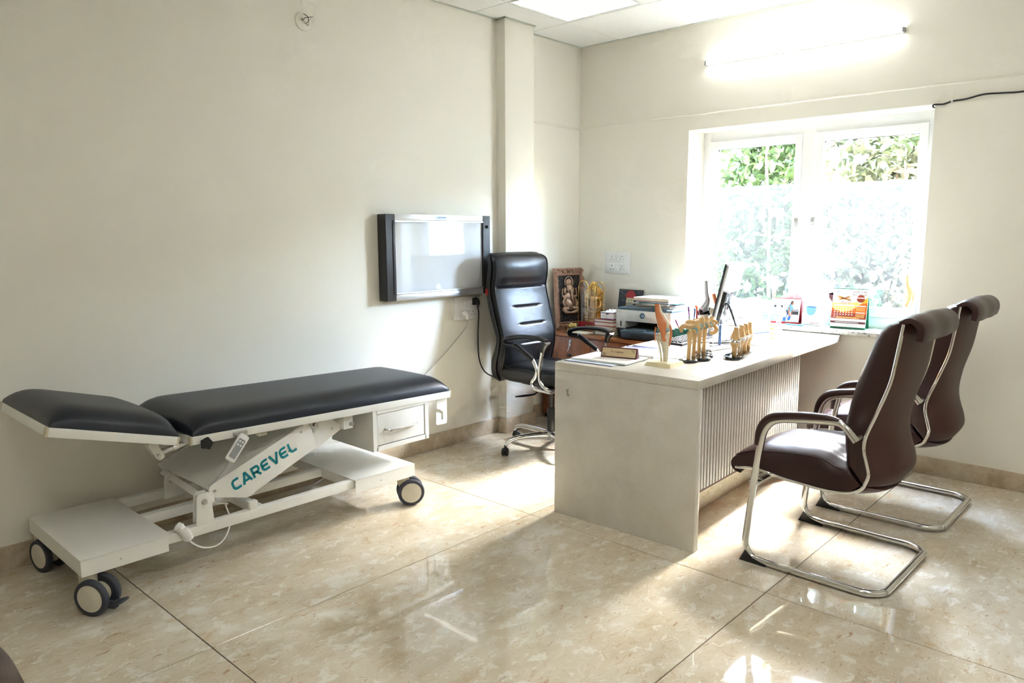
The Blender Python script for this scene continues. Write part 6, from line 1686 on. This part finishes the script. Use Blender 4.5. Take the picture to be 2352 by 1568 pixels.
# books
zb_ = CT
bk = [('book', 'green-edged white book at the bottom of the stack beside the printer', 'book_green', 0.023, 0.170, 0.0), ('book', 'thin cream book second from the bottom of the stack', 'paper_cream', 0.012, 0.160, 3), ('diary', 'orange-covered diary in the middle of the book stack', 'book_orange', 0.030, 0.160, -2), ('diary', 'red-covered diary second from the top of the book stack', 'book_red', 0.026, 0.165, 1), ('diary', 'brown-covered diary on top of the book stack', 'book_brown', 0.019, 0.162, -1)]
for n, (nm, lab, mt, h, wd, rz) in enumerate(bk):
    t = thing(nm, lab, 'book', (-3.058 - 0.002 * n, 4.365, zb_), R(rz), 'books stacked beside the printer')
    bm = bm_new(); box(bm, (0, 0.0, h / 2), (wd - 0.006, 0.20, h - 0.005), 0.001, 1); obj('pages', bm, 'page_edges', t)
    bm = bm_new(); box2(bm, (-wd / 2, -0.104, h - 0.0028), (wd / 2, 0.104, h), 0.0008, 1); obj('front_cover', bm, mt, t)
    bm = bm_new(); box2(bm, (-wd / 2, -0.104, 0), (wd / 2, 0.104, 0.0028), 0.0008, 1); obj('rear_cover', bm, mt, t)
    bm = bm_new(); box2(bm, (-wd / 2, -0.104, 0.001), (-wd / 2 + 0.003, 0.104, h - 0.001), 0.0008, 1); obj('spine', bm, mt, t)
    zb_ += h + 0.0004
bx = thing('small_box', 'small white carton with purple trim on top of the books', 'box', (-3.042, 4.36, zb_), R(-1))
bm = bm_new(); box2(bm, (-0.055, -0.085, 0.004), (0.055, 0.085, 0.050), 0.001); obj('carton', bm, 'white_print', bx)
bm = bm_new(); box2(bm, (-0.056, -0.086, 0.0), (0.056, 0.086, 0.006), 0.001); obj('purple_base', bm, 'purple', bx)
bm = bm_new(); box2(bm, (-0.0555, -0.0855, 0.044), (0.0555, 0.0855, 0.048)); obj('purple_trim', bm, 'purple', bx)
bm = bm_new(); box2(bm, (-0.057, -0.087, 0.0485), (0.057, 0.087, 0.053), 0.001); obj('lid', bm, 'white_print', bx)
bm = bm_new(); prism(bm, [(-0.012, 0.046), (0.018, 0.046), (0.014, 0.036), (-0.008, 0.036)], Matrix(((1, 0, 0, 0), (0, 0, 1, -0.0862), (0, 1, 0, 0), (0, 0, 0, 1))), 0.0006); obj('thumb_notch', bm, 'dark_print', bx)
obj('lettering', text_mesh('V', 0.014, sheetM((-0.006, -0.0855, 0.016), (1, 0, 0), (0, 0, 1))), 'maroon', bx)
bm = bm_new(); decal(bm, sheetM((-0.038, -0.0854, 0.022), (1, 0, 0), (0, 0, 1)), rect_poly(0, 0, 0.012, 0.003)); obj('blue_mark', bm, 'pen_teal', bx)
cw = thing('crumpled_wrap', 'crumpled clear plastic wrap lying on the small carton', 'wrapper', (-3.042, 4.35, zb_ + 0.053))
bm = bm_new(); grid(bm, 22, 18, lambda u, v: Vector(((u - 0.5) * 0.095, (v - 0.5) * 0.12, max(0.0006, 0.010 + 0.014 * noise.noise((u * 7, v * 7, 3)) + 0.006 * noise.noise((u * 17, v * 15, 1)) - 0.02 * (max(abs(u - .5), abs(v - .5)) * 2) ** 3)))); obj('sheet', bm, 'white_plastic', cw, 12)
# portrait board leaning on window wall
pb = thing('portrait_board', 'dark framed picture of a bearded man in red cap behind the printer', 'picture', (-3.05, 4.57, CT))
Mq = sheetM((-0.125, 0.0, 0.0), (1, 0.0, 0), (0.025, 0.044, 0.305))
PBW, PBH = 0.205, 0.305
bm = bm_new(); prism(bm, rect_poly(0, 0, PBW, PBH), Mq @ Matrix.Translation((0, 0, -0.012)), 0.012); obj('board', bm, 'night_print', pb)
V_ = lambda pts: [(x * PBW, y * PBH) for x, y in pts]
Mq2 = Mq @ Matrix.Translation((0, 0, 0.0002))
deco(pb, 'robe', Mq2, [V_([(0.10, 0.0), (0.95, 0.0), (0.90, 0.52), (0.72, 0.60), (0.35, 0.62), (0.16, 0.50)])], 'red_print')
deco(pb, 'shawl', Mq2, [V_([(0.34, 0.30), (0.46, 0.62), (0.40, 0.70), (0.28, 0.55)]), V_([(0.70, 0.30), (0.62, 0.58), (0.76, 0.66), (0.84, 0.52)])], 'yellow_print', 0.0003)
deco(pb, 'face', Mq2, [circle_poly(0.50 * PBW, 0.72 * PBH, 0.17 * PBW, 20, 0.13 * PBH)], 'face_print', 0.0006)
deco(pb, 'beard', Mq2, [V_([(0.36, 0.68), (0.64, 0.68), (0.62, 0.56), (0.50, 0.50), (0.38, 0.57)])], 'beard_print', 0.0009)
deco(pb, 'red_cap', Mq2, [V_([(0.30, 0.80), (0.72, 0.80), (0.73, 0.88), (0.64, 0.96), (0.50, 0.985), (0.37, 0.95), (0.30, 0.87)])], 'red_print', 0.0012)
deco(pb, 'eyes', Mq2, [V_([(0.40, 0.745), (0.47, 0.745), (0.47, 0.757), (0.40, 0.757)]), V_([(0.53, 0.745), (0.60, 0.745), (0.60, 0.757), (0.53, 0.757)]), V_([(0.46, 0.675), (0.56, 0.675), (0.55, 0.683), (0.47, 0.683)])], 'dark_print', 0.0013)
rng = random.Random(3)
deco(pb, 'star_specks', Mq2, [circle_poly(x * PBW, y * PBH, 0.0018, 6) for x, y in [(rng.choice((rng.uniform(0.04, 0.28), rng.uniform(0.76, 0.97))), rng.uniform(0.35, 0.97)) for q in range(46)]], 'paper_blue', 0.0002)

# gold shrine figure on red box
gs = thing('gold_deity_figure', 'ornate golden standing deity figure on a red box', 'figurine', (-3.318, 4.49, CT))
bm = bm_new(); box2(bm, (-0.065, -0.058, 0), (0.069, 0.046, 0.058), 0.003); obj('red_box', bm, 'red_cloth', gs, label='red cloth-covered box')
bm = bm_new(); decal(bm, sheetM((-0.015, -0.0583, 0.01), (1, 0, 0), (0, 0, 1)), rect_poly(0, 0, 0.077, 0.03)); obj('gold_label', bm, 'brass', gs)
z0 = 0.058
bm = bm_new(); lathe(bm, [(0.050, z0), (0.052, z0 + 0.012), (0.043, z0 + 0.018), (0.046, z0 + 0.028), (0.036, z0 + 0.034)], None, 24); obj('pedestal', bm, 'gold', gs)
bm = bm_new()
arch = [(-0.050, 0.02), (-0.052, 0.20), (-0.058, 0.21), (-0.050, 0.232), (-0.030, 0.262), (-0.012, 0.292), (0.0, 0.300), (0.012, 0.292), (0.030, 0.262), (0.050, 0.232), (0.058, 0.21), (0.052, 0.20), (0.050, 0.02)]
Ma = Matrix(((SD.x, 0, -AW.x, 0.0), (SD.y, 0, -AW.y, 0.0), (0, 1, 0, z0), (0, 0, 0, 1))) @ Matrix.Translation((0, 0, -0.022))
prism(bm, arch, Ma, 0.012, 0.002); obj('back_arch', bm, 'gold', gs)
bm = bm_new(); lathe(bm, [(0.016, z0 + 0.03), (0.020, z0 + 0.05), (0.024, z0 + 0.085), (0.030, z0 + 0.105), (0.027, z0 + 0.125), (0.024, z0 + 0.16), (0.027, z0 + 0.180), (0.018, z0 + 0.192), (0.011, z0 + 0.196), (0.015, z0 + 0.210), (0.016, z0 + 0.222), (0.013, z0 + 0.232), (0.017, z0 + 0.238), (0.014, z0 + 0.258), (0.007, z0 + 0.280), (0.0, z0 + 0.288)], Matrix.Diagonal((1, 1, 1, 1)), 20); obj('body', bm, 'gold', gs, 60)
for s in (-1, 1):
    bm = bm_new(); bone(bm, [S(s * 0.024, z0 + 0.178), S(s * 0.036, z0 + 0.150), S(s * 0.034, z0 + 0.115, -0.01), S(s * 0.022, z0 + 0.10, -0.02)], [0.008, 0.007, 0.006, 0.006], 5, 10); obj('lower_arm', bm, 'gold', gs, 60)
    bm = bm_new(); bone(bm, [S(s * 0.024, z0 + 0.180), S(s * 0.042, z0 + 0.178), S(s * 0.046, z0 + 0.205)], [0.008, 0.007, 0.006], 5, 10); ellip(bm, S(s * 0.048, z0 + 0.216), (0.010, 0.006, 0.011), 12, 8); obj('raised_arm', bm, 'gold', gs, 60)
    bm = bm_new(); box(bm, S(s * 0.046, z0 + 0.10, 0.008), (0.010, 0.010, 0.17), 0.003); 
    for q in range(6): ellip(bm, S(s * 0.046, z0 + 0.03 + 0.03 * q, 0.006), (0.008, 0.008, 0.006), 10, 6)
    obj('side_pillar', bm, 'gold', gs, 60)
for q, (r_, zz_) in enumerate(((0.030, 0.115), (0.040, 0.10))):
    bm = bm_new(); pts = [S(r_ * math.cos(a), z0 + zz_ + r_ * 0.9 * math.sin(a) + 0.01, -0.024) for a in [PI + PI * g / 14 for g in range(15)]]; sweep(bm, pts, 0.0042, 8)
    obj('garland', bm, 'gold', gs, 60)
bm = bm_new()
for g in range(9):
    a = PI + PI * (g + 0.5) / 9; ellip(bm, S(0.035 * math.cos(a), z0 + 0.117 + 0.032 * math.sin(a), -0.029), (0.003, 0.003, 0.003), 8, 6)
o_ = obj('white_beads', bm, 'white_plastic', gs, 60); o_['kind'] = 'stuff'
bm = bm_new()
for q in range(7):
    for s in (-1, 1):
        ellip(bm, S(s * (0.022 - 0.0028 * q) * 2.0, z0 + 0.225 + 0.010 * q, -0.012), (0.005, 0.005, 0.005), 8, 6)
o_ = obj('arch_bosses', bm, 'gold_bright', gs, 60); o_['kind'] = 'stuff'
bm = bm_new(); prism(bm, rrect(-0.014, 0.118, 0.014, 0.178, 0.006), Ma @ Matrix.Translation((0, 0, 0.046)), 0.006, 0.002); obj('chest_plaque', bm, 'gold', gs)

gs.scale = (1.3, 1.3, 1.0)
# clear award with two golden hoops
aw = thing('hoop_award', 'clear plaque stand with two thin golden hoops', 'award', (-3.27, 4.388, CT))
for n, (p0, p1, mt) in enumerate((((-3.372, 4.372), (-3.312, 4.408), 'gold_bright'), ((-3.222, 4.372), (-3.166, 4.408), 'gold_bright'))):
    A = Vector((*p0, 0)); B = Vector((*p1, 0)); x = (B - A); w_ = x.length / 2; x.normalize(); C_ = (A + B) / 2
    pts = [C_ - x * w_ + Vector((0, 0, CT + 0.004)), C_ - x * w_ + Vector((0, 0, CT + 0.15)), C_ - x * w_ + Vector((0, 0, CT + 0.32))]
    pts += [C_ - x * w_ * math.cos(PI * g / 10) + Vector((0, 0, CT + 0.325 + 0.042 * math.sin(PI * g / 10))) for g in range(11)]
    pts += [C_ + x * w_ + Vector((0, 0, CT + 0.30)), C_ + x * w_ + Vector((0, 0, CT + 0.15)), C_ + x * w_ + Vector((0, 0, CT + 0.004))]
    bm = bm_new(); sweep(bm, pts, 0.0032, 8); wobj('hoop', bm, mt, aw)
bm = bm_new(); A = Vector((-3.325, 4.441, 0)); B = Vector((-3.246, 4.415, 0)); prism(bm, rect_poly(0.0, 0, 0.145, 0.30), sheetM((-3.366, 4.388, CT + 0.006), (0.145, 0.006, 0), (0, 0, 1)), 0.003); wobj('clear_plaque', bm, 'acrylic', aw)
bm = bm_new(); box2(bm, (-3.380, 4.364, CT), (-3.158, 4.412, CT + 0.004), 0.001); wobj('foot_plate', bm, 'acrylic', aw)
# brass elephant
el = thing('brass_elephant', 'small brass elephant figurine in front of the bronze frame', 'figurine', (-3.382, 4.300, CT), R(-10))
bm = bm_new(); ellip(bm, (0, 0, 0.038), (0.034, 0.021, 0.022), 18, 12); obj('body', bm, 'brass', el, 60)
bm = bm_new(); ellip(bm, (0.036, 0, 0.045), (0.017, 0.015, 0.017), 14, 10); bone(bm, [(0.048, 0, 0.042), (0.058, 0, 0.028), (0.064, 0, 0.016), (0.072, 0, 0.018)], [0.008, 0.006, 0.0045, 0.0035], 5, 10); obj('head_and_trunk', bm, 'brass', el, 60)
for s in (-1, 1):
    bm = bm_new(); ellip(bm, (0.028, s * 0.017, 0.046), (0.013, 0.003, 0.015), 12, 8); obj('ear', bm, 'brass', el, 60)
    for x in (-0.020, 0.020):
        bm = bm_new(); lathe(bm, [(0.009, 0.0), (0.0085, 0.006), (0.0075, 0.02), (0.009, 0.03)], Matrix.Translation((x, s * 0.012, 0)), 12); obj('leg', bm, 'brass', el, 60)
bm = bm_new(); box(bm, (-0.002, 0, 0.058), (0.03, 0.032, 0.006), 0.002); obj('saddle', bm, 'brass', el)
# white comb-bound booklet
slab('booklet', 'cream comb-bound booklet lying before the red box', 'booklet', (-3.245, 4.245, CT), (0.15, 0.09, 0.010), R(4), 'paper_cream', parts=[('comb_binding', 'page_edges', (-0.075, -0.047, 0.001), (0.075, -0.0445, 0.006))])

# ornate bronze frame with relief, leaning in the corner
of = thing('relief_picture', 'ornate bronze framed relief of a seated elephant-headed deity', 'framed relief', (-3.465, 4.392, CT))
A = Vector((-3.500, 4.262, CT)); B = Vector((-3.428, 4.522, CT))
fx = (B - A); FW = fx.length; fx.normalize(); fn_ = Vector((fx.y, -fx.x, 0))
Mo = sheetM(A, fx, Vector((0, 0, 0.455)) - fn_ * 0.045)
FH = 0.458
def wparts(bm): return bm
def fpart(name, bm, mat, sharp=40, par=None): return wobj(name, bm, mat, par or of, sharp)
bm = bm_new()
for p in (rect_poly(0, 0, FW, 0.052), rect_poly(0, FH - 0.052, FW, FH), rect_poly(0, 0.05, 0.032, FH - 0.05), rect_poly(FW - 0.032, 0.05, FW, FH - 0.05)):
    prism(bm, p, Mo, 0.014, 0.002)
fpart('frame', bm, 'frame_bronze')
bm = bm_new(); prism(bm, rect_poly(0.02, 0.02, FW - 0.02, FH - 0.02), Mo @ Matrix.Translation((0, 0, 0.0)), 0.006); fpart('panel', bm, 'speckled_black')
bm = bm_new()
for p in ([(0.032, 0.052), (FW - 0.032, 0.052)], [(FW - 0.032, 0.052), (FW - 0.032, FH - 0.052)], [(FW - 0.032, FH - 0.052), (0.032, FH - 0.052)], [(0.032, FH - 0.052), (0.032, 0.052)]):
    sweep(bm, [Mo @ Vector((x, y, 0.015)) for x, y in p], 0.005, 8)
fpart('inner_bead', bm, 'frame_bronze')
for x in (0.016, FW - 0.016):
    bm = bm_new(); n_ = 40
    pts = [Mo @ Vector((x, 0.03 + (FH - 0.06) * q / n_, 0.014)) for q in range(n_ + 1)]
    rr = [0.010 + 0.004 * math.cos(q / n_ * PI * 6) ** 2 + (0.004 if q % 10 == 0 else 0) for q in range(n_ + 1)]
    sweep(bm, pts, rr, 10); fpart('turned_column', bm, 'frame_bronze', 60)
rng = random.Random(9)
def scroll(cx, cy, sgn, sc_=1.0, vert=False):
    sc_ *= 1.25
    bm = bm_new()
    pts = [(0.0, 0.0), (0.02, 0.010), (0.036, 0.004), (0.040, -0.006), (0.032, -0.011), (0.027, -0.004)]
    P2 = [((cx + sgn * a * sc_, cy + b * sc_) if not vert else (cx + b * sc_, cy + sgn * a * sc_)) for a, b in pts]
    sp_ = smooth_path([Mo @ Vector((a, b, 0.018)) for a, b in P2], 4)
    sweep(bm, sp_, lerp_list([0.004, 0.008, 0.009, 0.007, 0.005], len(sp_)), 8)
    ellip(bm, Mo @ Vector((*P2[1], 0.020)), (0.006, 0.006, 0.006), 8, 6)
    fpart('scroll', bm, 'frame_bronze', 60)
for cy in (0.022, FH - 0.020):
    for cx in (0.135,):
        scroll(cx, cy, 1); scroll(cx, cy, -1)
    scroll(0.055, cy, -1); scroll(0.055, cy, 1, 0.8); scroll(FW - 0.055, cy, 1); scroll(FW - 0.055, cy, -1, 0.8)
for cy in (0.12, 0.23, 0.34):
    scroll(FW - 0.012, cy, 1, 1.0, True); scroll(FW - 0.012, cy, -1, 1.0, True)
bm = bm_new()
for cy in (0.026, FH - 0.026):
    for g in range(6):
        a = g * PI / 3; ellip(bm, Mo @ Vector((0.135 + 0.010 * math.cos(a), cy + 0.010 * math.sin(a), 0.020)), (0.005, 0.005, 0.005), 8, 6)
o_ = fpart('rosettes', bm, 'frame_bronze', 60); o_['kind'] = 'stuff'
# the relief: seated figure
c0 = (FW * 0.5, 0.20)
def blob(bm, x, y, z, rx, ry, rz):
    ellip(bm, Mo @ Vector((c0[0] + x, c0[1] + y, z)), (rx, ry, rz), 12, 8, Mo.to_3x3())
fig = None
bm = bm_new()
blob(bm, 0, -0.01, 0.010, 0.045, 0.050, 0.014); blob(bm, 0, 0.045, 0.010, 0.040, 0.035, 0.014)
fig = fpart('figure_torso', bm, 'bronze', 60)
bm = bm_new()
for s in (-1, 1):
    p = smooth_path([Mo @ Vector((c0[0] + s * 0.02, c0[1] - 0.045, 0.012)), Mo @ Vector((c0[0] + s * 0.060, c0[1] - 0.048, 0.016)), Mo @ Vector((c0[0] + s * 0.045, c0[1] - 0.072, 0.020)), Mo @ Vector((c0[0] - s * 0.010, c0[1] - 0.078, 0.018))], 4)
    sweep(bm, p, lerp_list([0.016, 0.018, 0.014, 0.008], len(p)), 10)
fpart('crossed_legs', bm, 'bronze', 60, fig)
bm = bm_new(); blob(bm, 0.002, 0.105, 0.014, 0.030, 0.032, 0.018)
p = smooth_path([Mo @ Vector((c0[0] + 0.006, c0[1] + 0.095, 0.028)), Mo @ Vector((c0[0] + 0.010, c0[1] + 0.06, 0.032)), Mo @ Vector((c0[0] + 0.016, c0[1] + 0.02, 0.030)), Mo @ Vector((c0[0] + 0.034, c0[1] + 0.0, 0.026))], 5)
sweep(bm, p, lerp_list([0.013, 0.011, 0.008, 0.005], len(p)), 10)
fpart('head_and_trunk', bm, 'bronze', 60, fig)
for s in (-1, 1):
    bm = bm_new(); blob(bm, s * 0.036, 0.088, 0.010, 0.014, 0.026, 0.006); fpart('ear', bm, 'bronze', 60, fig)
    bm = bm_new(); p = smooth_path([Mo @ Vector((c0[0] + s * 0.034, c0[1] + 0.05, 0.012)), Mo @ Vector((c0[0] + s * 0.062, c0[1] + 0.045, 0.012)), Mo @ Vector((c0[0] + s * 0.064, c0[1] + 0.085, 0.012)), Mo @ Vector((c0[0] + s * 0.060, c0[1] + 0.105, 0.012))], 4); sweep(bm, p, lerp_list([0.010, 0.009, 0.007, 0.008], len(p)), 8); fpart('raised_arm', bm, 'bronze', 60, fig)
    bm = bm_new(); p = smooth_path([Mo @ Vector((c0[0] + s * 0.036, c0[1] + 0.04, 0.014)), Mo @ Vector((c0[0] + s * 0.062, c0[1] + 0.005, 0.016)), Mo @ Vector((c0[0] + s * 0.055, c0[1] - 0.03, 0.020))], 4); sweep(bm, p, lerp_list([0.010, 0.009, 0.007], len(p)), 8); fpart('lower_arm', bm, 'bronze', 60, fig)
bm = bm_new(); blob(bm, 0.0, 0.145, 0.010, 0.032, 0.036, 0.016); blob(bm, 0, 0.150, 0.020, 0.016, 0.024, 0.012); fpart('crown', bm, 'bronze', 60, fig)
bm = bm_new(); ring_ = [Mo @ Vector((c0[0] + 0.038 * math.cos(a), c0[1] + 0.148 + 0.044 * math.sin(a), 0.012)) for a in [R(-30 + 240 * g / 20) for g in range(21)]]; sweep(bm, ring_, 0.004, 8); fpart('halo', bm, 'bronze', 60, fig)
bm = bm_new()
for q in range(7):
    p = smooth_path([Mo @ Vector((c0[0] - 0.05 + 0.016 * q, c0[1] + 0.02, 0.016)), Mo @ Vector((c0[0] - 0.046 + 0.015 * q, c0[1] - 0.015 - 0.008 * (q % 2), 0.022)), Mo @ Vector((c0[0] - 0.040 + 0.013 * q, c0[1] - 0.05, 0.020))], 3); sweep(bm, p, 0.0042, 6)
o_ = fpart('robe_folds', bm, 'bronze', 60, fig); o_['kind'] = 'stuff'
